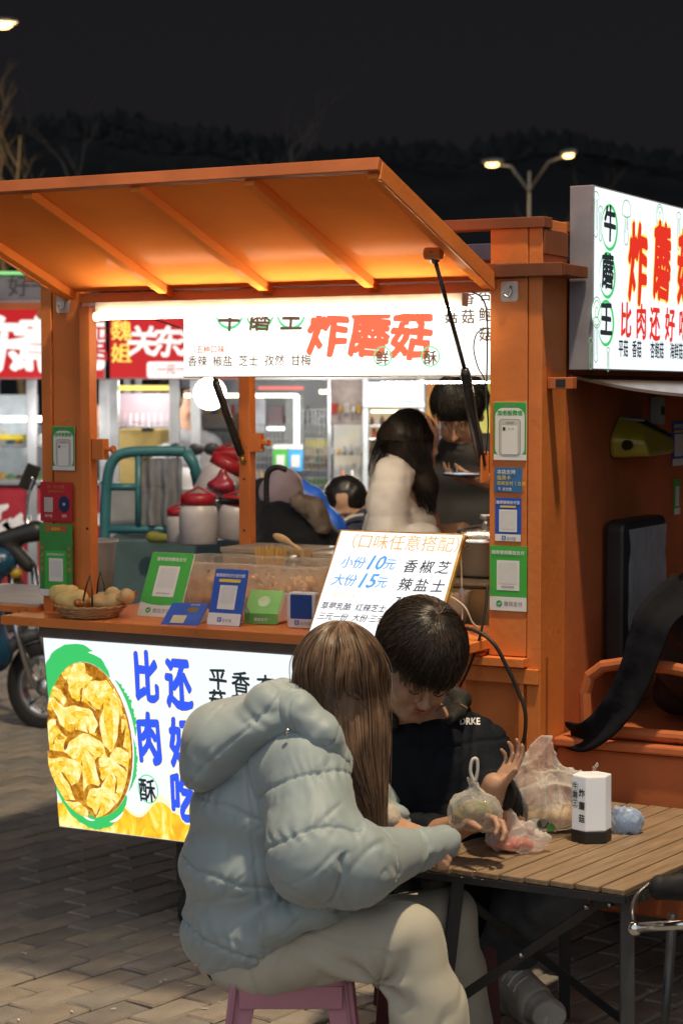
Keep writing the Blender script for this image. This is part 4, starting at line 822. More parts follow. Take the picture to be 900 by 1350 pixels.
t = cart_thing('round_lid', 'flat wooden lid lying beside the shaker jars', 'lid', cf(400, 765, .62).x, .62, .888); MB().lathe([(0, 0), (.03, 0), (.03, .075), (.028, .08), (0, .08)], seg=24).build('lid', MATS['light_wood'], t, bevel=.002)
# steel edge at the cooking end and the pot
st_ = cart_thing('griddle', 'steel griddle box with a greasy rim at the right end of the counter', 'griddle', -.30, .62, .888)
gb = MB(); gb.box(-.20, .20, -.20, .20, .0, .11); gb.build('body', mat('greasy_steel', (.42, .34, .20), .35, metal=.7, var=.3, scale=8), st_, bevel=.004); MB().box(-.215, .215, -.215, .215, .111, .122).build('rim', mat('burnt_rim', (.16, .12, .08), .5, metal=.4), st_, bevel=.003)
t = cart_thing('steel_pot', 'shiny stainless steel pot with lid on the griddle', 'pot', -.30, .66, 1.012)
MB().lathe([(0, 0), (.098, 0), (.105, .008), (.105, .098), (.112, .102)], seg=40).build('body', STEEL, t, True); MB().lathe([(.112, .103), (.110, .112), (.085, .135), (.04, .148), (.012, .152), (.008, .165), (.022, .17), (.020, .18), (0, .182)], seg=40).build('lid', STEEL, t, True)
for s_ in (-1, 1): MB().tube([(s_ * .105, -.03, .085), (s_ * .145, -.025, .09), (s_ * .15, 0, .09), (s_ * .145, .025, .09), (s_ * .105, .03, .085)], .007, 8).build('handle', BLACKPL, t, True)
# power strip, cables on the ledge
t = cart_thing('cable', 'long black cable looping from the ledge down the cart front', 'cable', 0, 0, 0); ck = MB()
def cpath(pts, y0=-.06): return [cf(px, py, y) for px, py, y in pts]
MB().tube(spline(cpath([(600, 828, -.04), (625, 831, -.06), (650, 848, -.07), (668, 880, -.06), (682, 910, -.05), (692, 940, -.05), (690, 975, -.05), (680, 1000, -.05), (672, 1050, -.05)])), .0052, 8).build('cord', CABLE, t, True)
t = cart_thing('cable', 'thinner black cable hanging down beside the right post', 'cable', 0, 0, 0); MB().tube(spline(cpath([(642, 770, -.02), (640, 800, -.04), (632, 840, -.06), (618, 880, -.06), (606, 905, -.05)])), .0036, 8).build('cord', CABLE, t, True)
t = cart_thing('cable', 'pale charger cord with white plug dangling onto the ledge', 'cable', 0, 0, 0); MB().tube(spline(cpath([(606, 712, .05), (608, 760, .05), (608, 790, .04), (609, 808, .03), (608, 825, .02)])), .0022, 6).build('cord', mat('cream_cord', (.62, .55, .42), .5), t, True); MB().tube([cf(608, 776, .045), cf(608, 793, .04)], .0065, 8).build('plug', WHITEPL, t, True)
MB().tube(spline(cpath([(560, 800, -.03), (575, 787, -.05), (592, 786, -.06), (612, 800, -.06), (622, 820, -.05), (630, 828, -.04)])), .0022, 6).build('cord', MATS['cream_cord'], t, True)
t = cart_thing('cable', 'black lead crossing the sign beside the gas strut', 'cable', 0, 0, 0); MB().tube(spline([cf(px, py, y) for px, py, y in ((622, 385, -.02), (634, 392, -.03), (641, 410, -.04), (642, 450, -.04), (641, 520, -.04), (643, 560, -.03), (640, 600, -.03))]), .0022, 6).build('cord', CABLE, t, True)
MB().tube(spline([cf(px, py, y) for px, py, y in ((640, 432, -.04), (628, 440, -.03), (624, 460, -.03), (630, 485, -.03), (638, 500, -.03), (641, 530, -.03))]), .0018, 6).build('cord', CABLE, t, True)
t = cart_thing('cable', 'thin wire across the gap left of the inner sign', 'cable', 0, 0, 0); MB().tube([l2w(0, 0) * 0 + cf(165, 412, .4), cf(200, 420, .4), cf(238, 432, .45)], .0025, 6).build('cord', CABLE, t, True)
t = cart_thing('red_tray', 'small orange tray of scraps on the ledge among cables', 'tray', -.055, -.02, .869); MB().box(-.05, .05, -.02, .02, 0, .008).build('tray', mat('red_orange_plastic', (.62, .12, .03), .4), t, bevel=.003); sc_ = MB(); rq = random.Random(6)
for _ in range(50): sc_.blob((rq.uniform(-.045, .045), rq.uniform(-.016, .016), .011 + rq.uniform(0, .008)), (.005, .003, .003), 5, 3, .3)
tag(sc_.build('scraps', mat('scrap_mix', (.5, .16, .06), .6, var=.6, scale=120), t), kind='stuff')
# lit menu board
mp_ = ci(404, 838); mb_ = cart_thing('menu_board', 'glowing white menu light board with handwritten prices on the counter', 'menu board', mp_.x, mp_.y, CZ, 0)
MW, MH, MK_ = .372, .330, .845
MMAT = Matrix.Rotation(R(-35), 4, 'X')
fr = MB().box(0, MW, 0, .014, 0, MH).build('frame', mat('gold_frame', (.52, .33, .08), .35, metal=.5), mb_, bevel=.001); fr.matrix_local = MMAT
flat([(.006, -.001, .006), (MW - .006, -.001, .006), (MW - .006, -.001, MH - .006), (.006, -.001, MH - .006)], em('menu_glow', (.98, .985, 1.0), 1.0), fr, 'lit_face')
MO = em('marker_orange', (1.0, .42, .10), .95); MBl = em('marker_blue', (.10, .36, .78), .95); MK = em('marker_black', (.05, .05, .06), .8); MOp = em('marker_pale_orange', (1.0, .70, .45), .95)
def mtx(x, z, s_, size, m, **k): return text(s_, size * .92, m, fr, (x * MK_, -.0022, z), bold=k.pop('bold', .012), wob=k.pop('wob', .012), shear=k.pop('shear', .15), sx=.94, **k)
mtx(.020, .275, '（口味任意搭配）', .055, MO, shear=.0, bold=.004); mtx(.040, .213, '小份', .042, MBl); mtx(.125, .209, '10', .066, MBl, bold=.02, shear=.3); mtx(.193, .213, '元', .040, MBl); mtx(.028, .158, '大份', .042, MBl); mtx(.115, .153, '15', .066, MBl, bold=.02, shear=.3); mtx(.183, .157, '元', .040, MBl)
for i, s_ in enumerate(('香椒芝', '辣盐士', '孜然甘')):
    for j, ch in enumerate(s_): mtx(.262 + .056 * j, .208 - i * .056, ch, .046, MK)
mtx(.045, .118, '限定口味', .020, MOp); mtx(.018, .083, '草莓乳酪  红辣芝士', .026, MK); mtx(.018, .052, '三元一份  大份·三元', .026, MK)
MB().box(.06, .30, .02, .05, .0, .02).build('board_foot', STEEL, mb_)
# big plastic bag hanging behind the pot
S = SDF((-.12, .55, .90), (.06, .80, 1.16), .006); S.cap((-.04, .68, .95), (-.03, .68, 1.12), .05, .02, .03); bgp = cart_thing('plastic_bag', 'crumpled white plastic bag hanging behind the right post', 'bag', 0, 0, 0); S.mesh('film', film('white_bag_film', (.85, .85, .85), .3, .3, .7), bgp, lambda P, N: .012 * nz(P, 25, 0, (1, 1, .35)))

# ================================================================ folding table
TZ = .50; T0 = atZ(530, 1138, TZ); d1 = Vector((math.cos(R(-28)), math.sin(R(-28)), 0)); d2 = Vector((math.cos(R(55)), math.sin(R(55)), 0))
tb = thing('folding_table', 'low camping table with pale wooden slats and black folding frame', 'table', (T0.x, T0.y, 0))
WOOD = mat('table_slat_wood', (.265, .18, .112), .5, wear=.40, wcol=(.13, .085, .05), wscale=6, var=.25, scale=5, stretch=(1, 12, 12), bump=.12, bscale=30, spec=.35)
NS = 9; SW = .524 / NS; TL = .86
slm = []
for k in range(3):
    m_ = MB(); vs = [Vector(p) for p in ((0, .002, -.012), (TL, .002, -.012), (TL, SW - .003, -.012), (0, SW - .003, -.012), (0, .002, 0), (TL, .002, 0), (TL, SW - .003, 0), (0, SW - .003, 0))]
    m_.add(vs, ((0, 3, 2, 1), (4, 5, 6, 7), (0, 1, 5, 4), (1, 2, 6, 5), (2, 3, 7, 6), (3, 0, 4, 7))); slm.append(m_)
ang2 = math.atan2(d2.y, d2.x)
for i in range(NS):
    o = slm[i % 3].build('slat', WOOD, tb, bevel=.0015); a = d1 * (SW * i); o.rotation_euler = (0, 0, ang2); off = Vector((0, SW, 0))
    sh = d1 * (SW * (i + 1)); o.location = (sh.x, sh.y, TZ + random.uniform(-.0008, .0008))
o = MB().prism([Vector((0, 0, TZ - .028)), d1 * .526 + Vector((0, 0, TZ - .028)), d1 * .526 + Vector((0, 0, TZ - .0125)), Vector((0, 0, TZ - .0125))], -d2 * .004).build('edge_rail', DARKM, tb)
MB().bar(d1 * .528 + Vector((0, 0, TZ - .02)), d1 * .528 + d2 * .84 + Vector((0, 0, TZ - .02)), .006, .018).build('edge_rail', DARKM, tb)
un = MB(); un.prism([d2 * .004 + Vector((0, 0, TZ - .022)), d1 * .524 + d2 * .004 + Vector((0, 0, TZ - .022)), d1 * .524 + d2 * .84 + Vector((0, 0, TZ - .022)), d2 * .84 + Vector((0, 0, TZ - .022))], (0, 0, .008)); un.build('under_frame', DARKM, tb)
def tw(px, py, Y): return atY(px, py, Y) - Vector((T0.x, T0.y, 0))
A_ = tw(603, 1162, 4.43); B_ = tw(582, 1350, 4.40); bdir = (B_ - A_); B0 = A_ + bdir * ((A_.z - .0) / (-bdir.z))
MB().bar(A_, B0, .030, .022, up=(0, 1, 0)).build('leg', DARKM, tb, bevel=.002)
MB().bar(tw(560, 1166, 4.40), tw(598, 1158, 4.46), .028, .024).build('end_block', BLACKPL, tb, bevel=.003)
A2 = tw(826, 1180, 4.20); MB().bar(A2, Vector((A2.x + .004, A2.y, 0)), .030, .022, up=(0, 1, 0)).build('leg', mat('leg_grey', (.06, .06, .062), .45), tb, bevel=.002)
A3 = tw(744, 1165, 4.85); MB().bar(A3, Vector((A3.x, A3.y, 0)), .028, .022, up=(0, 1, 0)).build('leg', DARKM, tb, bevel=.002)
A4 = A3 + (A_ - A2) + Vector((0, 0, 0)); 
MB().bar(tw(588, 1328, 4.38), tw(786, 1192, 4.28), .022, .008, up=(0, 1, 0)).build('brace', DARKM, tb, bevel=.001); MB().bar(tw(606, 1180, 4.50), tw(820, 1345, 4.75), .020, .007, up=(0, 1, 0)).build('brace', DARKM, tb, bevel=.001)
MB().bar(tw(782, 1192, 4.26), tw(852, 1180, 4.18), .028, .022).build('end_block', BLACKPL, tb, bevel=.003)
for px, py, Y in ((588, 1327, 4.365), (686, 1259, 4.31), (772, 1195, 4.245), (803, 1192, 4.215)): q = tw(px, py, Y); MB().tube([q, q + Vector((0, -.006, 0))], .0055, 12).build('rivet', STEEL, tb, True)
# ================================================================ stool, chair at the edge
st = thing('plastic_stool', 'low pink plastic stool under the woman in the grey coat', 'stool', atY(385, 1300, 4.28).xy.to_3d())
PINK = mat('pink_plastic', (.42, .19, .25), .38, var=.05, sss=.05); M = MB(); SH = .325; n = len(rrect(1, 1, .1, 4)); rings = []
for s_, zz in ((1.0, SH - .035), (1.0, SH - .012), (.97, SH - .003), (.90, SH), (.4, SH - .004), (.0001, SH - .004)): rings.append([(q[0], q[1], zz) for q in rrect(.27 * s_, .25 * s_, .045 * s_ + 1e-5, 4)])
vs = [q for r_ in rings for q in r_]; fs = []
for i in range(len(rings) - 1):
    for k in range(n): fs.append((i * n + k, i * n + (k + 1) % n, (i + 1) * n + (k + 1) % n, (i + 1) * n + k))
M.add(vs, fs); M.build('seat', PINK, st, True)
for sx in (-1, 1):
    for sy in (-1, 1):
        L = MB(); a = Vector((sx * .118, sy * .108, SH - .03)); b = Vector((sx * .155, sy * .145, 0)); w0, w1 = .05, .034
        L.prism([a + Vector((-sx * w0, 0, 0)), a + Vector((.012 * sx, 0, 0)), b + Vector((.008 * sx, 0, 0)), b + Vector((-sx * w1, 0, 0))], (0, sy * -.004, 0)); L.prism([a + Vector((0, -sy * w0, 0)), a + Vector((0, sy * .012, 0)), b + Vector((0, .008 * sy, 0)), b + Vector((0, -sy * w1, 0))], (-sx * .004, 0, 0)); L.build('leg', PINK, st, bevel=.002)
for sx, sy in ((1, 0), (-1, 0), (0, 1), (0, -1)):
    if sx: MB().box(sx * .131 - .003, sx * .131 + .003, -.10, .10, SH - .085, SH - .036).build('apron', PINK, st, bevel=.002)
    else: MB().box(-.11, .11, sy * .121 - .003, sy * .121 + .003, SH - .085, SH - .036).build('apron', PINK, st, bevel=.002)
ch = thing('camping_chair', 'edge of a folding chair with shiny tube and black fabric at right', 'chair', atY(860, 1200, 3.95).xy.to_3d()); co = ch.location.copy()
CHR = mat('chrome_tube', (.7, .7, .72), .12, metal=1.)
q0 = atY(836, 1224, 3.92) - co; MB().tube([q0, atY(900, 1219, 3.85) - co, atY(1000, 1214, 3.8) - co], .010, 12).build('arm_tube', CHR, ch, True); S = SDF(q0 - Vector((.02,) * 3), q0 + Vector((.02,) * 3), .0012); S.ell(q0, (.0145,) * 3); S.mesh('joint_ball', CHR, ch)
MB().tube(spline([atY(834, 1215, 3.94) - co, atY(833, 1200, 3.96) - co, atY(840, 1180, 4.0) - co, atY(856, 1165, 4.02) - co]), .0055, 8).build('side_tube', mat('dark_tube', (.05, .05, .055), .3, metal=.5), ch, True)
S = SDF(atY(860, 1195, 3.98) - co - Vector((.08, .02, .08)), atY(960, 1195, 4.1) - co + Vector((.25, .25, .12)), .006)
a, b = atY(868, 1166, 3.99) - co, atY(1000, 1155, 4.05) - co; S.cap(a, b, .018, .02, .02); S.cap(a + Vector((.0, 0, -.015)), b + Vector((0, 0, -.03)), .016, .02, .03); S.mesh('fabric', bag_m, ch, lambda P, N: .003 * nz(P, 30))
for x in (.02, .3): MB().tube([(x, .05, 0), (x + .02, 0, .50)], .010, 10).build('leg', mat('dark_tube', (.05, .05, .055), .3, metal=.5), ch, True)
# ================================================================ things on the table
def tz(px, py, z=TZ + .001): return atZ(px, py, z)
p = tz(779, 1108); ln_ = thing('table_lamp', 'white hexagonal table lamp with black foot and printed characters', 'lamp', p, R(8)); HX = lambda r_, z: [(r_ * math.cos(R(a)), r_ * .85 * math.sin(R(a)), z) for a in range(0, 360, 60)]
def hexa(r0, r1, z0, z1): M = MB(); M.add(HX(r0, z0) + HX(r1, z1), [tuple(range(5, -1, -1)), tuple(range(6, 12))] + [(i, (i + 1) % 6, 6 + (i + 1) % 6, 6 + i) for i in range(6)]); return M
hexa(.049, .049, 0, .028).build('foot', BLACKPL, ln_, bevel=.002); LM = mat('lamp_white_acrylic', (.74, .75, .76), .35, var=.02, sss=.2); LM.node_tree.nodes['Principled BSDF'].inputs['Emission Color'].default_value = (.9, .95, 1, 1); LM.node_tree.nodes['Principled BSDF'].inputs['Emission Strength'].default_value = .12
hexa(.0485, .0475, .0285, .158).build('shade', LM, ln_, bevel=.003)
# characters on the left-front facet
ha, hb = Vector((-.049, 0, 0)), Vector((-.0245, -.0417, 0)); hd = (hb - ha).normalized(); hn = Vector((hd.y, -hd.x, 0)); HR = Matrix(((hd.x, 0, hn.x, 0), (hd.y, 0, hn.y, 0), (0, 1, 0, 0), (0, 0, 0, 1)))
for i, c_ in enumerate('牛蘑王'): q = ha + hd * .014 + hn * .0022; text(c_, .016, INK_K, ln_, (q.x, q.y, .127 - .020 * i), HR, bold=.02, align='CENTER'); ring(.0092, .0102, INK_K, ln_, (q.x, q.y, .1325 - .020 * i), HR)
for i, c_ in enumerate('炸蘑菇'): q = ha + hd * .036 + hn * .0022; text(c_, .020, INK_K, ln_, (q.x, q.y, .112 - .030 * i), HR, bold=.03, align='CENTER')
# bags
BAGF = film('bag_film', (.96, .95, .92), .72, .07, .22)
def bag(name, label, lo, hi, h_, fn, m, disp, cat='plastic bag'):
    t = thing(name, label, cat, ((lo[0] + hi[0]) / 2, (lo[1] + hi[1]) / 2, lo[2])); S = SDF(lo, hi, h_); fn(S); o = S.mesh('film', m, t, disp); o.matrix_parent_inverse = Matrix.Translation(t.location).inverted(); return t
def world_child(o, t): o.parent = t; o.matrix_parent_inverse = t.matrix_basis.inverted() if False else Matrix.Translation(t.location).inverted()
c0 = tz(722, 1098); Yb = c0.y
def crk(P, N, a=.010, f=22): w_ = P + .012 * np.stack([nz(P, f * .7, 1), nz(P, f * .7, 2), nz(P, f * .7, 3)], 1); n1 = nz(w_, f * .8, 5, (1, 1, .35)); n2 = nz(w_, f * 1.9, 9, (1, 1, .4)); return a * 1.1 * np.clip(1 - 5 * np.abs(n1), 0, 1) ** 1.5 + a * .5 * np.clip(1 - 5 * np.abs(n2), 0, 1) ** 1.5 + a * .7 * nz(P, f * .5, 4) - a * .3
def fn(S):
    S.ell(c0 + Vector((-.008, .03, .065)), (.122, .09, .074), k=.03); S.ell(c0 + Vector((-.07, .01, .10)), (.045, .05, .045), k=.03); S.ell(c0 + Vector((.05, .03, .10)), (.05, .05, .045), k=.03)
    S.cap(c0 + Vector((-.05, .02, .12)), c0 + Vector((-.03, .02, .20)), .038, .014, .03); S.cap(c0 + Vector((.02, .02, .12)), c0 + Vector((.0, .02, .20)), .035, .013, .03); S.cap(c0 + Vector((-.03, .02, .20)), c0 + Vector((-.012, .02, .222)), .014, .010, .01); S.cap(c0 + Vector((-.012, .02, .222)), c0 + Vector((0, .02, .205)), .010, .012, .01)
    S.cap(c0 + Vector((.05, .03, .13)), c0 + Vector((.105, .02, .135)), .014, .006, .02); S.cap(c0 + Vector((.105, .02, .135)), c0 + Vector((.118, .02, .165)), .006, .002, .008)
tbig = bag('plastic_bag', 'large clear carrier bag with tied handles standing beside the lamp', c0 + Vector((-.17, -.10, -.002)), c0 + Vector((.16, .16, .25)), .004, fn, BAGF, lambda P, N: crk(P, N, .011, 20))
# a clear cup, food boxes and wrappers inside it
cu = thing('plastic_cup', 'clear plastic cup lying inside the large carrier bag', 'cup', c0 + Vector((-.03, .0, .085))); MB().lathe([(.030, -.05), (.034, .0), (.041, .05), (.045, .052), (.043, .045)], seg=24, M=Matrix.Rotation(R(68), 4, 'Y') @ Matrix.Rotation(R(20), 4, 'X')).build('wall', film('cup_plastic', (.9, .9, .9), .82, .05, .2), cu, True)
fd = thing('food_wrap', 'tan wrapped food bundle at the bottom of the large carrier bag', 'food', c0); S = SDF((-.10, -.05, 0), (.11, .08, .11), .004); S.ell((.03, .02, .035), (.055, .04, .032), k=.02); S.ell((-.04, .03, .03), (.05, .035, .028), k=.02); S.mesh('wrapper', mat('food_tan', (.50, .34, .20), .5, var=.4, scale=25), fd, lambda P, N: .006 * nz(P, 35)); 
q = Vector((-.03, -.055, .03)); flat([q + Vector((.030 * math.cos(R(a)), 0, .017 * math.sin(R(a)))) for a in range(0, 360, 24)], mat('wrapper_white', (.6, .6, .56), .5), fd, 'wrapper_print'); flat([q + Vector((.012 + .015 * math.cos(R(a)), -.001, .004 + .012 * math.sin(R(a)))) for a in range(0, 360, 24)], mat('wrapper_dark', (.05, .05, .04), .5), fd, 'wrapper_print'); flat([q + Vector((.03 + .01 * math.cos(R(a)), -.002, -.004 + .01 * math.sin(R(a)))) for a in range(0, 360, 24)], mat('wrapper_green', (.05, .20, .04), .5), fd, 'wrapper_print')
c1 = tz(680, 1124)
def fn(S): S.ell(c1 + Vector((0, .02, .025)), (.066, .05, .028), k=.02); S.cap(c1 + Vector((-.01, .01, .04)), c1 + Vector((-.008, .01, .072)), .022, .010, .02); S.cap(c1 + Vector((.0, .01, .04)), c1 + Vector((-.012, .015, .088)), .014, .007, .02); S.cap(c1 + Vector((.0, .01, .05)), c1 + Vector((.03, .0, .062)), .016, .012, .015); S.cap(c1 + Vector((-.02, .01, .04)), c1 + Vector((-.055, .01, .048)), .016, .012, .02); S.cap(c1 + Vector((.03, .01, .02)), c1 + Vector((.075, .01, .03)), .016, .008, .02)
t = bag('plastic_bag', 'small crumpled white bag with red food showing, on the table edge', c1 + Vector((-.10, -.06, -.002)), c1 + Vector((.11, .10, .11)), .003, fn, film('bag_film_milky', (.94, .90, .89), .58, .10, .4), lambda P, N: crk(P, N, .0055, 28))
t = thing('red_food', 'orange red snack wrapped in the small white bag', 'food', c1); S = SDF((-.06, -.04, 0), (.06, .06, .05), .003); S.ell((-.015, .012, .018), (.034, .03, .015), k=.01); S.ell((.02, .012, .018), (.022, .02, .014), k=.01); S.mesh('food', mat('red_sauce_food', (.62, .09, .02), .35, var=.3, scale=60), t, lambda P, N: .004 * nz(P, 60))
c2 = tz(826, 1098)
def fn(S): S.ell(c2 + Vector((0, 0, .027)), (.034, .02, .030), k=.01); S.cap(c2 + Vector((-.02, 0, .01)), c2 + Vector((-.02, 0, .055)), .014, .008, .015); S.cap(c2 + Vector((.022, 0, .01)), c2 + Vector((.020, 0, .045)), .012, .010, .015); S.cap(c2 + Vector((-.025, 0, .055)), c2 + Vector((.015, 0, .052)), .008, .004, .01)
t = bag('tissue_pack', 'pale blue and white tissue pack behind the table lamp', c2 + Vector((-.06, -.04, -.002)), c2 + Vector((.06, .04, .08)), .003, fn, film('tissue_film', (.62, .74, .92), .15, .2, .6), lambda P, N: crk(P, N, .005, 50), 'tissues')
tp = MB().box(-.026, .026, -.010, .010, .004, .045).build('tissue', mat('tissue_white', (.7, .73, .8), .8), t, bevel=.004); tp.location = Vector(c2) - t.location
# crumbs of oil and water on the slats
dr = MB(); rq = random.Random(9)
for _ in range(60): q = tz(rq.uniform(560, 840), rq.uniform(1095, 1160)); dr.blob(q, (rq.uniform(.001, .003), rq.uniform(.001, .003), .0008), 6, 3)
tag(dr.build('spilled_drops', mat('oil_drops', (.45, .33, .2), .1), tb, True), kind='stuff')
for o in [o for o in tb.children if o.name.startswith('spilled')]: o.matrix_parent_inverse = Matrix.Translation(tb.location).inverted()
# ================================================================ people
SKIN = mat('skin_warm', (.52, .30, .20), .52, var=.06, scale=40, sss=.12, bump=.05, bscale=300); SKIN2 = mat('skin_tan', (.44, .25, .165), .52, var=.06, scale=40, sss=.12, bump=.05, bscale=300)
LIPS = mat('lip_skin', (.40, .13, .11), .4, sss=.1); HAIRK = mat('hair_black', (.012, .010, .009), .36, var=.3, scale=60, spec=.5); HAIRB = mat('hair_brown', (.125, .072, .043), .38, var=.5, scale=35, spec=.5, stretch=(1, 1, .08))
HAIRU = mat('hair_under', (.020, .013, .009), .7); HAIRBU = mat('hair_brown_under', (.05, .028, .017), .6)
BROW = mat('brow_hair', (.02, .015, .012), .8)
def pj(*a): return np.array(a, float)
def V3(p): return np.array(Vector(p), float)
def rooted(o, t): o.matrix_parent_inverse = Matrix.Translation(t.location).inverted(); return o
# ---------------------------------------------------------------- woman in the grey-blue padded coat, back towards the camera
G = thing('person', 'woman in pale grey blue padded coat seated on a pink stool, back to camera', 'person', atY(385, 1290, 4.30)); gl = G.location
HC = atY(449, 899, 4.32); HF = frame((.85, .30, -.42)); 
hipc = atY(350, 1235, 4.32); chest = atY(390, 1030, 4.32); neck = atY(428, 962, 4.32)
shN = atY(385, 1008, 4.14); shF = atY(440, 985, 4.50); elN = atY(432, 1140, 4.06); wrN = atY(530, 1116, 4.20); elF = atY(500, 1110, 4.62); wrF = atY(515, 1088, 4.42)
knN = atY(528, 1232, 4.12); knF = atY(598, 1205, 4.50); anN = atY(590, 1405, 4.10); anF = atY(618, 1375, 4.55)
h = .005; S = SDF(atY(200, 1420, 4.3) - Vector((0, .45, 0)), atY(680, 800, 4.3) + Vector((0, .42, .02)), .0058)
head_sdf(S, HC, HF, .98, V3(neck), .045)
S.cap(V3(neck), V3(chest), .05, .08, .05); S.cap(V3(chest), V3(hipc), .08, .08, .05); S.cap(V3(neck), V3(shN), .06, .045, .04); S.cap(V3(neck), V3(shF), .06, .045, .04)
S.chain([V3(shN), V3(elN), V3(wrN)], [.042, .036, .024]); S.chain([V3(shF), V3(elF), V3(wrF)], [.042, .036, .024]); S.chain([V3(hipc), V3(knN), V3(anN)], [.05, .03, .03], .02); S.chain([V3(hipc), V3(knF), V3(anF)], [.05, .03, .03], .02)
hd = (atY(590, 1112, 4.24) - wrF); hand_sdf(S, wrF + Vector((.0, .0, 0)), atY(585, 1108, 4.40) - atY(515, 1082, 4.42), (0, .25, -1), side=1, s=.92, curl=(.30, .35, .40, .45), thumb=.5)
hand_sdf(S, wrN + Vector((.005, .0, 0)), (.9, .35, .0), (0, .2, -1), side=-1, s=.85, curl=(1.2, 1.25, 1.3, 1.3), thumb=.3)
rooted(S.mesh('body', SKIN, G), G)
PUFF = mat('padded_coat_shell', (.295, .355, .375), .52, var=.03, scale=30, sheen=.3, bump=.05, bscale=350, spec=.35)
def seam(x, w_): return np.exp(-(x / w_) ** 2)
# coat: torso, hood, sleeves as one quilted body
S = SDF(atY(205, 1310, 4.3) - Vector((.02, .42, 0)), atY(640, 885, 4.3) + Vector((0, .42, 0)), .0048)
P_ = lambda px, py, Y, : V3(atY(px, py, Y))
S.ell(P_(352, 1212, 4.33), (.185, .20, .115), k=.05); S.ell(P_(336, 1135, 4.33), (.170, .20, .115), k=.05); S.ell(P_(352, 1060, 4.33), (.168, .195, .115), k=.05); S.ell(P_(380, 1000, 4.34), (.150, .20, .095), k=.05)
S.cap(P_(290, 1235, 4.33), P_(310, 1262, 4.33), .075, .05, .05); S.cap(P_(440, 1190, 4.30), P_(350, 1245, 4.30), .06, .085, .04); S.cap(P_(440, 1160, 4.40), P_(470, 1130, 4.45), .09, .07, .05)
S.cap(P_(430, 990, 4.48), P_(500, 1105, 4.62), .085, .085, .04); S.cap(P_(500, 1105, 4.62), P_(520, 1082, 4.48), .075, .04, .03)
torso_spine = (P_(400, 985, 4.33), P_(345, 1250, 4.33))
S.cap(P_(402, 1012, 4.16), P_(418, 1128, 4.04), .093, .095, .055); S.cap(P_(418, 1128, 4.04), P_(470, 1140, 4.05), .094, .084, .05); S.cap(P_(470, 1140, 4.05), P_(560, 1118, 4.21), .080, .042, .03); S.cap(P_(556, 1119, 4.20), P_(586, 1110, 4.26), .036, .038, .015)
S.cap(P_(420, 962, 4.24), P_(392, 930, 4.28), .048, .042, .03); S.cap(P_(392, 930, 4.28), P_(372, 922, 4.36), .042, .042, .03); S.cap(P_(430, 968, 4.24), P_(446, 1010, 4.20), .046, .036, .03); S.cap(P_(372, 922, 4.36), P_(410, 930, 4.46), .04, .045, .03)
S.chain([P_(286, 1268, 4.24), P_(330, 1250, 4.155), P_(368, 1216, 4.11), P_(420, 1196, 4.11), P_(480, 1188, 4.19)], [.030, .034, .034, .034, .03], .03)
aS, aE = P_(400, 1000, 4.15), P_(425, 1130, 4.04); bS, bE = P_(430, 1135, 4.03), P_(585, 1112, 4.25)
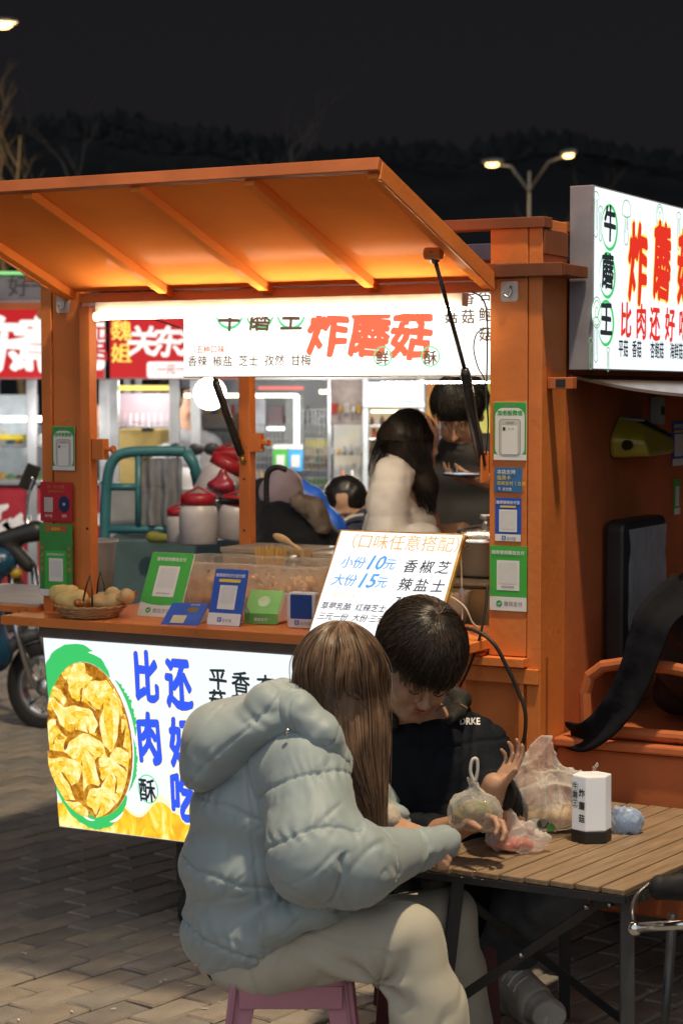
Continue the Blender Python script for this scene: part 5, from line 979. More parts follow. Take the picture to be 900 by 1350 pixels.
def coat_disp(P, N):
    sp0, sp1 = torso_spine; d = (sp1 - sp0); L = np.linalg.norm(d); d /= L; s_ = (P - sp0) @ d
    # sleeve parameter
    def seg(a, b):
        v = b - a; LL = np.linalg.norm(v); v = v / LL; t = (P - a) @ v; q = np.linalg.norm(P - a - np.clip(t, 0, LL)[:, None] * v, axis=1); return t, q, LL
    t1, q1, L1 = seg(aS, aE); t2, q2, L2 = seg(bS, bE); arm = ((q1 < .125) | (q2 < .115)) & (P[:, 1] < 4.235) | (q2 < .09)
    ax = np.where(q1 - .01 < q2, t1, L1 + t2)
    ws = nz(P, 9., 2) * .018
    # horizontal quilting of the torso, roughly every 8.5 cm
    u = (s_ + ws + .02) / .150; fr_ = np.abs(u - np.round(u)) * .150; bulge = np.sqrt(np.clip(1 - (1 - fr_ / .075) ** 2, 0, 1)); D = -.005 + .007 * bulge - .0045 * seam(fr_, .0028)
    ua = (ax + ws + .075) / .135; fa = np.abs(ua - np.round(ua)) * .135; ba = np.sqrt(np.clip(1 - (1 - fa / .0675) ** 2, 0, 1)); Da = -.004 + .006 * ba - .0038 * seam(fa, .0028)
    D = np.where(arm, Da, D); fr2 = np.where(arm, fa, fr_)
    # armhole seam
    ah = np.abs(np.abs(q1) - .125); hole = (P[:, 1] < 4.30) & (t1 < .14) & (t1 > -.12); D = D - np.where(hole, .005 * seam(ah, .004), 0)
    # centre back seam and side seam
    sx = np.abs((P[:, 0] - (sp0[0] - .125)) * .95 + (P[:, 2] - sp0[2]) * .12); D = D - np.where(~arm & (P[:, 1] < 4.33), .004 * seam(sx, .004), 0)
    # wrinkles: fine folds gathered at the seams, long creases across
    w1 = nz(P, 26., 7, (1, 1, .45)); w2 = nz(P, 11., 3, (1, .7, 1.4)); w3 = nz(P, 60., 1, (1, 1, .35))
    e1 = np.cross(d, [0, 1, 0]); e1 /= np.linalg.norm(e1); e2 = np.cross(d, e1); Q = P - sp0; an1 = np.arctan2(Q @ e1, Q @ e2)
    da = aE - aS; da /= np.linalg.norm(da); f1 = np.cross(da, [0, 1, 0]); f1 /= np.linalg.norm(f1); f2 = np.cross(da, f1); Qa = P - aS; an2 = np.arctan2(Qa @ f1, Qa @ f2); an_ = np.where(arm, an2 * .62, an1)
    D = D + .0034 * np.sin(an_ * 34 + w2 * 9) * np.exp(-fr2 / .024) * np.clip(w2 * 2.5 + .55, 0, 1) + .0018 * w2
    c3, s3 = math.cos(.6), math.sin(.6); Pd = np.stack([P[:, 0] * c3 + P[:, 2] * s3, P[:, 1], -P[:, 0] * s3 + P[:, 2] * c3], 1); nd = nz(Pd, 1., 13, (4.5, 5, 15)); ne = nz(P, 1., 17, (17, 8, 5))
    D = D - .0042 * np.clip(1 - np.abs(nd) * 7, 0, 1) * np.clip(w2 * 3 + .4, 0, 1) + .003 * nd - .0026 * np.clip(1 - np.abs(ne) * 7, 0, 1) * np.clip(-w2 * 3 + .3, 0, 1)
    r1 = np.abs(nz(P, 15., 21, (1, 1, .6))); r2 = np.abs(nz(P, 34., 23, (1, 1, .5))); D = D - .0010 * np.clip(1 - r2 * 9, 0, 1) * np.exp(-fr2 / .03)
    # crumples inside the elbow
    el = P_(440, 1145, 4.0); de = np.linalg.norm((P - el) * np.array([1, 1, 1.2]), axis=1); D = D + .0045 * np.sin(ax * 120 + w2 * 4) * np.exp(-(de / .06) ** 2)
    return D
o = rooted(S.mesh('coat', PUFF, G, coat_disp, 2), G)
# hood lying on the back
S = SDF(atY(215, 1065, 4.3) - Vector((.02, .32, 0)), atY(480, 885, 4.3) + Vector((.02, .25, .02)), .005)
S.ell(P_(292, 975, 4.29), (.088, .150, .076), Matrix.Rotation(R(32), 4, 'Y'), .05); S.ell(P_(340, 950, 4.28), (.105, .160, .060), Matrix.Rotation(R(-18), 4, 'Y'), .05); S.ell(P_(268, 1010, 4.28), (.048, .115, .055), Matrix.Rotation(R(30), 4, 'Y'), .05)
S.cap(P_(350, 925, 4.18), P_(405, 962, 4.14), .040, .030, .04); S.cap(P_(360, 930, 4.40), P_(400, 950, 4.46), .045, .035, .04)
def hood_disp(P, N):
    l_ = np.abs((P[:, 0] - P_(330, 0, 4.2)[0]) * .72 - (P[:, 2] - P_(0, 945, 4.2)[2]) * .69 + .02 * nz(P, 5., 4)); w2 = nz(P, 9., 5); c3, s3 = math.cos(.75), math.sin(.75)
    Pd = np.stack([P[:, 0] * c3 + P[:, 2] * s3, P[:, 1], -P[:, 0] * s3 + P[:, 2] * c3], 1); nd = nz(Pd, 1., 3, (5, 6, 17))
    return -.005 * seam(l_, .003) + .0022 * w2 + .003 * np.sin(Pd[:, 0] * 170 + w2 * 6) * np.exp(-l_ / .02) * np.clip(w2 * 3 + .4, 0, 1) - .0035 * np.clip(1 - np.abs(nd) * 7, 0, 1) * np.clip(w2 * 3 + .4, 0, 1)
rooted(S.mesh('hood', PUFF, G, hood_disp, 2), G)
S = SDF(atY(330, 1010, 4.2) - Vector((.02, .25, .02)), atY(505, 895, 4.2) + Vector((.02, .3, .02)), .0045)
cp = [P_(348, 922, 4.34), P_(362, 922, 4.22), P_(392, 938, 4.15), P_(424, 968, 4.13), P_(446, 1000, 4.14)]
S.chain(cp, [.030, .036, .038, .036, .026], .03); rooted(S.mesh('collar', PUFF, G, lambda P, N: .004 * nz(P, 20., 3, (1, 1, 1)) + .002 * nz(P, 50., 3) - .003 * np.clip(1 - np.abs(nz(P, 14., 8)) * 12, 0, 1), 2), G)
zp = atY(379, 963, 4.095); o = MB().tube([zp, zp + Vector((-.004, 0, -.012))], .0035, 8).blob(zp, (.006, .005, .005), 8, 5).build('zip_pull', STEEL, G, True); rooted(o, G)
# second cuff, cream knit of the far sleeve
S = SDF(P_(470, 1110, 4.4) - .08, P_(530, 1050, 4.45) + .08, .004); S.cap(P_(488, 1090, 4.44), P_(508, 1078, 4.42), .040, .034, .02); rooted(S.mesh('cuff', mat('cream_knit', (.52, .46, .40), .8, bump=.3, bscale=150), G, lambda P, N: .004 * nz(P, 40.)), G)
# trousers
TROU = mat('cream_trousers', (.43, .41, .345), .85, var=.06, scale=8, sheen=.2, bump=.10, bscale=420, spec=.2)
S = SDF(atY(250, 1470, 4.3) - Vector((.02, .45, 0)), atY(700, 1150, 4.3) + Vector((0, .45, .02)), .0062)
S.ell(P_(350, 1262, 4.34), (.15, .18, .075), k=.05); S.cap(P_(360, 1248, 4.22), P_(535, 1240, 4.13), .100, .072, .05); S.cap(P_(360, 1250, 4.42), P_(590, 1205, 4.50), .095, .060, .05)
S.cap(P_(535, 1240, 4.13), P_(565, 1330, 4.12), .072, .070, .04); S.cap(P_(565, 1330, 4.12), P_(578, 1440, 4.12), .074, .100, .04); S.cap(P_(590, 1205, 4.50), P_(608, 1280, 4.52), .060, .052, .03); S.cap(P_(608, 1280, 4.52), P_(610, 1355, 4.55), .054, .068, .03)
S.cap(P_(608, 1355, 4.55), P_(610, 1372, 4.55), .066, .066, .02)
def tr_disp(P, N):
    kn = P_(500, 1290, 4.12); d = np.linalg.norm(P - kn, axis=1); a = np.arctan2(P[:, 2] - kn[2], P[:, 0] - kn[0]); w2 = nz(P, 7., 4); w1 = nz(P, 16., 6, (1, 1, .5))
    D = .012 * np.sin(a * 7 + w2 * 5) * np.exp(-(d / .11) ** 2) + .006 * w2 + .004 * w1 - .006 * np.clip(1 - np.abs(nz(P, 1., 31, (9, 8, 4))) * 7, 0, 1) * np.clip(w2 * 3 + .3, 0, 1)
    hp = P_(380, 1215, 4.25); d2 = np.linalg.norm(P - hp, axis=1); a2 = np.arctan2(P[:, 2] - hp[2], P[:, 0] - hp[0]); D = D + .005 * np.sin(a2 * 9 + w2 * 4) * np.exp(-(d2 / .15) ** 2)
    sm = np.abs((P[:, 2] - P_(0, 1245, 4.05)[2]) + (P[:, 0] - P_(440, 0, 4.05)[0]) * .22 + .004 * w2); return D - np.where((P[:, 1] < 4.16) & (P[:, 0] < P_(520, 0, 4.1)[0]), .0035 * seam(sm, .004), 0)
rooted(S.mesh('trousers', TROU, G, tr_disp, 2), G)
for (a_, sgn_) in ((P_(560, 1452, 4.08), 0), (P_(612, 1410, 4.52), 1)):
    S = SDF(a_ - .2, a_ + .25, .007); S.cap(a_, a_ + np.array([.11, -.02, -.02]), .045, .04, .03); S.cut((0, 0, .012), (0, 0, -1)); rooted(S.mesh('shoe', mat('white_shoe', (.5, .5, .48), .5), G), G)
MB_ = MB(); S = SDF(P_(265, 1300, 4.3) - .12, P_(300, 1270, 4.3) + .12, .006); S.cap(P_(290, 1278, 4.25), P_(310, 1268, 4.2), .03, .03, .02); rooted(S.mesh('dark_shirt_hem', mat('navy_knit', (.012, .016, .03), .9), G), G)
# hair: under-volume and long straight strands
HU = Vector((-.10, -.12, 1)).normalized()
S = SDF(atY(360, 1130, 4.3) - Vector((0, .22, 0)), atY(530, 815, 4.3) + Vector((0, .2, .02)), .005)
S.ell(V3(HC + Vector((0, 0, .010))), (.090, .090, .104), k=.02); S.cap(P_(447, 905, 4.30), P_(458, 985, 4.26), .078, .066, .02); S.cap(P_(458, 985, 4.26), P_(484, 1055, 4.20), .058, .028, .02); S.cap(P_(484, 1055, 4.20), P_(490, 1090, 4.19), .026, .008, .01)
rooted(S.mesh('hair_volume', HAIRBU, G, lambda P, N: .004 * nz(P, 40., 0, (1, 1, .12)) + .003 * nz(P, 90., 0, (1, 1, .06)), 2), G)
rq = random.Random(31); paths = []
def long_strand():
    az = rq.uniform(0, 2 * math.pi); c_, s_ = math.cos(az), math.sin(az)
    if c_ > .90 and s_ > -.2: return None                    # leave the face open (she looks right)
    top = HC + Vector((0, 0, .014)); pts = []; rj = 1 + rq.uniform(-.02, .035)
    for i in range(8):
        t = i / 7; th = R(1 + 93 * t); pts.append(top + Vector((math.sin(th) * c_ * .103 * rj, math.sin(th) * s_ * .102 * rj, math.cos(th) * .116 * rj)))
    L = rq.uniform(.80, 1.06); mid = Vector(P_(458, 985, 4.26)); e2 = Vector(P_(484, 1060, 4.20)); e3 = Vector(P_(492, 1108, 4.185)); k = rq.uniform(.55, 1.0)
    pts += [top + Vector((.004 + c_ * .100 * rj, s_ * .098 * rj, -.055)), mid.lerp(top, .0) + Vector((c_ * .088 * rj, s_ * .086 * rj, rq.uniform(-.01, .01))), e2 + Vector((c_ * .046 * k, s_ * .042 * k, rq.uniform(-.02, .02))), e3 + Vector((c_ * .030 * k, s_ * .026 * k, -.05 + rq.uniform(-.02, .05)))]
    if L < .93: pts = pts[:-1]
    pts = spline(pts, 3); n_ = len(pts); g_ = int(az * 5) * 1.7; return [p + Vector((noise.noise(Vector((g_, i * .12, 3))), noise.noise(Vector((g_, i * .12, 9))), 0)) * .011 * min(1, i / n_ * 1.5 + .15) + Vector((noise.noise(Vector((az * 40, i * .2, 1))), 0, 0)) * .003 for i, p in enumerate(pts)]
while len(paths) < 3000:
    q = long_strand()
    if q: paths.append(q)
for _ in range(160):      # flyaways
    q = long_strand()
    if q: j = Vector((rq.uniform(-.014, .014), rq.uniform(-.014, .014), rq.uniform(0, .007))); paths.append([p + j * (i / len(q)) ** .5 for i, p in enumerate(q)])
o = strands('hair', [HAIRB, mat('hair_brown_light', (.20, .125, .08), .36, var=.4, scale=35, stretch=(1, 1, .08)), mat('hair_brown_deep', (.055, .030, .018), .42, var=.4, scale=35, stretch=(1, 1, .08))], G, paths, .0014); rooted(o, G)
# ---------------------------------------------------------------- young man opposite, looking down
M_ = thing('person', 'young man in black jacket looking down, one hand raised over the table', 'person', atY(575, 1280, 4.72)); 
MHC = atY(551, 876, 4.62); MF = frame((.20, -.86, -.60), (.12, .1, 1)); MF = MF @ Matrix.Identity(3) if False else MF
neckM = atY(552, 965, 4.76); chM = atY(562, 1070, 4.76); hipM = atY(575, 1235, 4.82)
sNR = atY(512, 985, 4.72); sNL = atY(632, 985, 4.82); eR = atY(520, 1115, 4.60); wR = atY(600, 1092, 4.42); eL = atY(668, 1085, 4.68); wL = atY(648, 1050, 4.46)
kL = atY(735, 1180, 4.62); aL = atY(662, 1262, 4.80); kR = atY(560, 1190, 4.70); aR = atY(560, 1330, 4.85)
S = SDF(atY(470, 1420, 4.7) - Vector((0, .48, 0)), atY(770, 790, 4.7) + Vector((0, .30, .05)), .0046)
hp_ = head_sdf(S, MHC, MF, 1.0, V3(neckM), .056)
S.cap(V3(neckM), V3(chM), .055, .08, .04); S.cap(V3(chM), V3(hipM), .08, .08, .05); S.cap(V3(neckM), V3(sNR), .07, .05, .04); S.cap(V3(neckM), V3(sNL), .07, .05, .04)
S.chain([V3(sNR), V3(eR), V3(wR)], [.045, .040, .030]); S.chain([V3(sNL), V3(eL), V3(wL)], [.045, .040, .028])
S.chain([V3(hipM), V3(kL), V3(aL)], [.05, .035, .03], .02); S.chain([V3(hipM), V3(kR), V3(aR)], [.05, .035, .03], .02)
# raised left hand: palm up and towards him, fingers up, thumb out to the left
S.cap(V3(wL), V3(wL + Vector((.004, -.012, .03))), .026, .027, .02)
hand_sdf(S, wL + Vector((.0, -.005, .012)), (.62, .30, .72), (-.70, -.35, .60), side=1, s=.76, curl=(.32, .40, .48, .56), spread=.03, thumb=.95, tcurl=.15)
# right hand holding the knotted bag
hand_sdf(S, wR, (.75, -.35, .30), (-.1, -.5, -.8), side=-1, s=.95, curl=(.7, .75, .8, .85), thumb=.6)
rooted(S.mesh('body', SKIN2, M_), M_)
def hfp(x, y, z): return Vector(hp_(x, y, z))
lp = MB(); lp.tube([hfp(-.021, .0905, -.0625), hfp(-.009, .0955, -.0605), hfp(0, .0965, -.0615), hfp(.009, .0955, -.0605), hfp(.021, .0905, -.0625)], .0030, 6, True, [.001, .0032, .003, .0032, .001]); lp.tube([hfp(-.018, .090, -.0675), hfp(0, .0955, -.0705), hfp(.018, .090, -.0675)], .004, 6, True, [.0015, .0045, .0015]); rooted(lp.build('lips', LIPS, M_, True), M_)
for sx in (-1, 1):
    rooted(MB().tube([hfp(sx * .014, .1015, .021), hfp(sx * .030, .0985, .026), hfp(sx * .048, .088, .021)], .003, 6, True, [.0022, .0034, .0012]).build('eyebrow', BROW, M_, True), M_); rooted(MB().tube([hfp(sx * .019, .0965, -.006), hfp(sx * .031, .0975, -.0095), hfp(sx * .043, .091, -.006)], .0013, 6).build('eyelash', BROW, M_, True), M_)
    rooted(MB().blob(hfp(sx * .0065, .1085, -.041), (.0028, .002, .0018), 6, 4).build('nostril', mat('nostril_dark', (.12, .04, .03), .9), M_, True), M_)
# hair
S = SDF(MHC - Vector((.14, .16, .12)), MHC + Vector((.14, .16, .15)), .004); hq = lambda x, y, z: V3(MHC + MF @ Vector((x, y, z)))
S.ell(hq(0, -.022, .038), (.088, .106, .096), MF, .02); S.cap(hq(-.04, .062, .066), hq(.04, .062, .066), .024, k=.03); S.cap(hq(-.070, .0, .01), hq(-.070, -.03, -.015), .020, .016, .03); S.cap(hq(.070, .0, .01), hq(.070, -.03, -.015), .020, .016, .03)
rooted(S.mesh('hair_volume', HAIRU, M_, lambda P, N: .004 * nz(P, 40., 0) , 1), M_)
def short_hair(cen, F3, n, seed, rx=.098, ry=.116, rz=.104, front=100, side=100, back=120, wh=(0, -.055, .0)):
    rr_ = random.Random(seed); out = []
    for _ in range(n):
        az = rr_.uniform(0, 2 * math.pi); ca, sa = math.cos(az), math.sin(az)        # az measured in head axes: y forward
        mx_ = (front if sa > .45 else (side if sa > -.3 else back)) + rr_.uniform(-14, 8); t0 = rr_.uniform(0, .75) ** 1.2; tw = rr_.uniform(-.35, .35); pts = []; rj = 1 + rr_.uniform(-.02, .055)
        L = rr_.uniform(.28, .45); t1 = min(1, t0 + L)
        for i in range(7):
            t = t0 + (t1 - t0) * i / 6; th = R(mx_ * t); a2 = az + tw * (i / 6) + .35; lift = 1 + .05 * math.sin(math.pi * min(1, i / 6)) + .02
            v = Vector((math.sin(th) * math.cos(a2) * rx, math.sin(th) * math.sin(a2) * ry, math.cos(th) * rz)) * rj * lift
            if sa > .4 and i > 4: v.y += .004 * (i - 4)
            pts.append(cen + F3 @ (v + Vector((0, -.022, .036))))
        out.append(pts)
    return out
rooted(strands('hair', [mat('hair_dark_brown', (.028, .020, .015), .33, var=.3, scale=60), mat('hair_warm_brown', (.055, .036, .024), .3, var=.3, scale=60), HAIRK], M_, short_hair(MHC, MF @ Matrix.Rotation(R(-6), 3, 'X'), 5200, 4), .0011), M_)
# jacket
JKT = mat('black_jacket', (.009, .011, .016), .75, var=.1, scale=20, bump=.3, bscale=40, spec=.15)
S = SDF(atY(478, 1300, 4.75) - Vector((0, .40, 0)), atY(700, 890, 4.75) + Vector((0, .3, 0)), .006)
S.ell(P_(552, 962, 4.735), (.078, .088, .050), k=.04); S.ell(P_(558, 1010, 4.77), (.145, .14, .11), k=.05); S.ell(P_(565, 1080, 4.77), (.170, .165, .15), k=.05); S.ell(P_(572, 1180, 4.80), (.170, .175, .14), k=.05)
S.cap(P_(535, 958, 4.78), P_(514, 1000, 4.74), .062, .075, .04); S.cap(P_(590, 952, 4.80), P_(630, 990, 4.82), .062, .072, .04)
S.chain([P_(512, 1000, 4.72), P_(522, 1112, 4.60), P_(572, 1100, 4.50)], [.075, .068, .050], .03); S.chain([P_(630, 990, 4.82), P_(655, 1070, 4.72), P_(650, 1042, 4.56)], [.078, .066, .046], .03)
S.cap(P_(655, 1070, 4.72), P_(651, 1044, 4.465), .064, .042, .03)
S.cut(P_(655, 1030, 4.50), V3(Vector((.0, -.35, 1))) * 0 + np.array([0., -.9, .5])) if False else None
rooted(S.mesh('jacket', JKT, M_, lambda P, N: .008 * nz(P, 8., 2) + .004 * nz(P, 18., 6, (1, 1, .6)) - .006 * np.clip(1 - np.abs(nz(P, 1., 9, (16, 9, 6))) * 7, 0, 1) - .004 * seam(((P[:, 2] / .13) % 1 - .5) * .13, .004), 2), M_)
S = SDF(atY(500, 985, 4.7) - Vector((.03, .12, .03)), atY(640, 895, 4.7) + Vector((.05, .28, .03)), .0045)
S.chain([P_(520, 955, 4.66), P_(512, 930, 4.74), P_(540, 912, 4.84), P_(590, 912, 4.84), P_(608, 924, 4.78), P_(604, 938, 4.74), P_(590, 952, 4.70)], [.014, .018, .024, .026, .020, .014, .010], .02)
rooted(S.mesh('collar', mat('collar_olive_black', (.014, .013, .011), .8, bump=.2, bscale=60), M_, lambda P, N: .006 * nz(P, 20., 2)), M_)
rooted(MB().tube(spline([atY(575, 938, 4.62), atY(585, 930, 4.62), atY(602, 928, 4.64), atY(615, 934, 4.68)]), .0035, 6).build('piping', mat('piping_olive', (.20, .16, .09), .5), M_, True), M_)
# chest patch lettering, laid on the cloth of the chest
o = text('DRKE', .022, mat('reflective_white', (.75, .75, .75), .4, var=.02), None, (0, 0, 0), FRONT, bold=.03, align='CENTER', sx=.85); LQ = atY(619, 955, 4.50)
o.parent = M_; o.location = LQ - M_.location; LET = o
from mathutils.bvhtree import BVHTree
_jk = [c for c in M_.children if c.name.startswith('jacket')][0].data; bv = BVHTree.FromPolygons([v.co for v in _jk.vertices], [p.vertices for p in _jk.polygons])
for v in o.data.vertices:
    w_ = v.co + LQ; d_ = (w_ - Vector((0, 0, CAM_H))).normalized(); h_ = bv.ray_cast(w_, d_)
    if h_[0]: v.co = h_[0] - d_ * (.0025 + .02 * abs(v.co.y)) - LQ
# jeans and shoes
JEAN = mat('dark_denim', (.035, .042, .055), .75, col2=(.10, .11, .13), scale=9, bump=.2, bscale=250)
S = SDF(atY(500, 1420, 4.75) - Vector((0, .35, 0)), atY(775, 1130, 4.75) + Vector((0, .35, 0)), .0065)
S.ell(P_(575, 1235, 4.84), (.16, .15, .09), k=.05); S.chain([P_(590, 1225, 4.86), P_(728, 1182, 4.66), P_(668, 1262, 4.80)], [.095, .075, .056], .04); S.chain([P_(560, 1225, 4.84), P_(560, 1190, 4.68), P_(560, 1330, 4.85)], [.09, .07, .055], .04)
rooted(S.mesh('jeans', JEAN, M_, lambda P, N: .010 * nz(P, 12., 2) + .006 * nz(P, 26., 6)), M_)
SHO = mat('grey_sneaker', (.45, .41, .37), .7, bump=.2, bscale=120); LACE = mat('lace_white', (.8, .77, .72), .7)
s0, s1, s2_ = P_(664, 1282, 4.80), P_(700, 1318, 4.72), P_(728, 1340, 4.64)
S = SDF(s0 - .16, s2_ + .14, .0045); S.cap(s0 + np.array([0, 0, .01]), s1, .052, .042, .03); S.cap(s1, s2_ - np.array([.012, -.03, -.004]), .042, .034, .03); S.ell(s2_ - np.array([.006, -.02, .006]), (.040, .045, .028), k=.03); S.cap(s0 + np.array([-.01, .02, -.05]), s1 + np.array([0, .02, -.035]), .042, .038, .03); S.cap(s0 + np.array([0, .0, .03]), s0 + np.array([-.005, .01, .06]), .052, .056, .02)
rooted(S.mesh('shoe', SHO, M_, lambda P, N: .004 * nz(P, 30., 2) - .003 * seam(np.abs(((P - s0) @ (s2_ - s0)) / np.linalg.norm(s2_ - s0) - .135), .004)), M_)
sl = MB(); _n = Vector((.1, .5, -1)).normalized()
for _r, _o in ((.047, .040), (.046, .046)): sl.tube([Vector(s0) + _n * _o + Vector((-.02, .02, 0)), Vector(s1) + _n * (_o - .006), Vector(s2_) + _n * (_o - .018)], .02, 10, True, [.030, .032, .026])
rooted(sl.build('sole', mat('sole_rubber', (.55, .52, .47), .7), M_, True), M_)
la = MB(); s0v, s1v = Vector(s0), Vector(s1); dd = (s1v - s0v); up_ = Vector((-.2, -.75, .6)).normalized() * .050; sd_ = dd.cross(up_).normalized()
for i in range(5): c_ = s0v + dd * (.05 + .2 * i) + up_ * (1.02 - .05 * i); la.tube([c_ - sd_ * .026, c_ + up_ * .10, c_ + sd_ * .026 + dd * .06], .0032, 5)
kq = s0v + up_ * 1.15 + dd * .02
for s_ in (-1, 1): la.tube(spline([kq, kq + sd_ * s_ * .03 + up_ * .15 + Vector((0, 0, .012)), kq + sd_ * s_ * .05, kq + sd_ * s_ * .03 - Vector((0, 0, .018)), kq]), .0026, 5); la.tube(spline([kq, kq + sd_ * s_ * .012 - Vector((0, 0, .03)), kq + sd_ * s_ * .02 - Vector((-.01, 0, .065))]), .0024, 5)
rooted(la.build('laces', LACE, M_, True), M_)
S = SDF(P_(560, 1345, 4.85) - .16, P_(575, 1385, 4.70) + .16, .007); S.cap(P_(560, 1355, 4.85), P_(580, 1400, 4.66), .05, .038, .03); rooted(S.mesh('shoe', SHO, M_), M_)
# his stool
ms_ = thing('plastic_stool', 'dark low stool hidden under the young man', 'stool', Vector((hipM.x, hipM.y + .02, 0))); MB().box(-.14, .14, -.13, .13, .27, .30).build('seat', mat('stool_dark_red', (.10, .02, .02), .5), ms_, bevel=.01)
for x in (-.12, .12):
    for y in (-.11, .11): MB().bar((x, y, .27), (x * 1.15, y * 1.15, 0), .03, .03).build('leg', MATS['stool_dark_red'], ms_)
# knotted bag hanging from his fingers
kb = atY(624, 1066, 4.38)
def fn(S): S.ell(kb, (.056, .045, .040), k=.02); S.cap(kb + Vector((-.03, 0, -.02)), kb + Vector((.035, 0, -.025)), .026, k=.02); S.cap(kb + Vector((0, 0, .03)), kb + Vector((.002, 0, .056)), .022, .009, .02); S.cap(kb + Vector((.002, 0, .056)), kb + Vector((-.012, 0, .066)), .008, .005, .01)
t = bag('plastic_bag', 'knotted clear bag of brown food held by the young man', kb - Vector((.09, .07, .07)), kb + Vector((.09, .07, .09)), .003, fn, BAGF, lambda P, N: crk(P, N, .0045, 24)); kk = MB(); kk.tube(spline([kb + Vector((.0, -.005, .062)), kb + Vector((-.008, -.006, .085)), kb + Vector((-.004, -.006, .110)), kb + Vector((.006, -.006, .112)), kb + Vector((.008, -.006, .088)), kb + Vector((.004, -.004, .064))]), .0038, 8); o = kk.build('tie', mat('white_tie', (.66, .62, .55), .4, sss=.2), t, True); rooted(o, t)
t = thing('food', 'brown green food inside the knotted bag', 'food', kb); S = SDF((-.07, -.06, -.06), (.07, .06, .06), .004); S.ell((.008, 0, -.004), (.040, .03, .026), k=.01); S.ell((-.02, 0, -.018), (.03, .026, .02), k=.01); S.mesh('food', mat('brown_green_food', (.25, .16, .05), .6, col2=(.16, .17, .04), scale=50, bump=.6), t, lambda P, N: .005 * nz(P, 60))
# ---------------------------------------------------------------- the couple behind the cart
def bgperson(label, Y): return thing('person', label, 'person', (atY(560, 600, Y).x, Y, 0))
W = bgperson('standing woman with long black hair in a cream padded jacket behind the counter', 6.9); YP = 6.9
wh_ = atY(543, 583, YP); WF = frame((.80, .05, -.55)); 
S = SDF((atY(460, 0, YP).x, YP - .3, .02), (atY(640, 0, YP).x, YP + .35, 1.62), .009)
head_sdf(S, wh_, WF, .98, V3(atY(530, 625, YP)), .05); sW = V3(atY(528, 635, YP)); cW = V3(atY(532, 700, YP)); hW = V3(atY(528, 800, YP))
S.cap(sW, cW, .09, .12, .05); S.cap(cW, hW, .12, .13, .05); S.cap(hW, V3(atY(522, 1060, YP)), .10, .05, .05); S.cap(hW, V3(atY(540, 1060, YP + .1)), .10, .05, .05); S.chain([V3(atY(517, 632, YP - .15)), V3(atY(506, 712, YP - .22)), V3(atY(565, 712, YP - .22))], [.03, .03, .025]); hand_sdf(S, Vector(sW) + Vector((.16, -.14, -.30)), (1, 0, .1), (0, 0, 1)); rooted(S.mesh('body', SKIN, W), W)
S = SDF((atY(465, 0, YP).x, YP - .34, .62), (atY(620, 0, YP).x, YP + .38, 1.36), .009)
S.ell(V3(atY(522, 628, YP)), (.095, .16, .075), k=.05); S.cap(V3(atY(528, 598, YP)), V3(atY(520, 615, YP)), .06, .07, .04); S.ell(V3(atY(528, 700, YP)), (.13, .18, .15), k=.05); S.ell(V3(atY(532, 780, YP)), (.145, .18, .16), k=.05); S.cap(V3(atY(517, 632, YP - .17)), V3(atY(506, 715, YP - .24)), .072, .070, .015); S.cap(V3(atY(506, 715, YP - .24)), V3(atY(565, 712, YP - .22)), .066, .05, .015); S.cap(V3(atY(508, 610, YP)), V3(atY(520, 632, YP)), .055, .07, .05)
rooted(S.mesh('jacket', mat('cream_jacket', (.86, .85, .82), .7, sheen=.2, bump=.05), W, lambda P, N: .014 * nz(P, 9., 2) + .008 * nz(P, 20., 6, (1, 1, .6)) - .005 * np.clip(1 - np.abs(nz(P, 1., 9, (13, 7, 5))) * 6, 0, 1) - .005 * seam((((P[:, 2] + .01 * nz(P, 6.)) / .12) % 1 - .5) * .12, .01), 2), W)
S = SDF((atY(470, 0, YP).x, YP - .3, 1.0), (atY(610, 0, YP).x, YP + .25, 1.56), .007); S.ell(V3(wh_ + Vector((-.012, 0, .01))), (.086, .084, .096), k=.03); S.cap(V3(wh_ + Vector((.035, -.01, .045))), V3(wh_ + Vector((.03, .0, .05))), .045, .045, .03); S.cap(V3(wh_ + Vector((-.03, 0, -.02))), V3(atY(560, 640, YP - .06)), .085, .045, .04); S.cap(V3(atY(560, 640, YP - .06)), V3(atY(570, 668, YP - .05)), .04, .015, .03); S.cap(V3(wh_ + Vector((-.05, -.0, .0))), V3(atY(518, 598, YP)), .07, .04, .05)
rooted(S.mesh('hair_volume', HAIRU, W, lambda P, N: .004 * nz(P, 40., 0, (1, 1, .2)), 2), W)
pt = []; rq = random.Random(6)
for _ in range(900):
    az = rq.uniform(0, 6.28); c_, s_ = math.cos(az), math.sin(az)
    top = wh_ + Vector((-.012, 0, .01)); q = [top + Vector((math.sin(R(t)) * c_ * .097, math.sin(R(t)) * s_ * .093, math.cos(R(t)) * .107)) for t in (5, 25, 50, 75, 92)]
    if c_ > .62 and s_ > -.5: pt.append(spline(q[:4], 3)); continue
    e = atY(rq.uniform(484, 512), rq.uniform(595, 632), YP - .12 + rq.uniform(-.06, .06)) if (c_ < -.1 and rq.random() < .22) else atY(rq.uniform(550, 575), rq.uniform(640, 680), YP - .08 + rq.uniform(-.03, .03)); m_ = q[-1].lerp(e, .45) + Vector((-.01, 0, .02)); q += [m_, e]; pt.append(spline(q, 3))
rooted(strands('hair', HAIRK, W, pt, .0022), W)
Mn = bgperson('tall man in black jacket holding a phone behind the gas strut', 7.15); YQ = 7.15
mh = atY(606, 548, YQ); MnF = frame((-.28, -.80, -.52)); S = SDF((atY(540, 0, YQ).x, YQ - .45, .02), (atY(700, 0, YQ).x, YQ + .3, 1.68), .009)
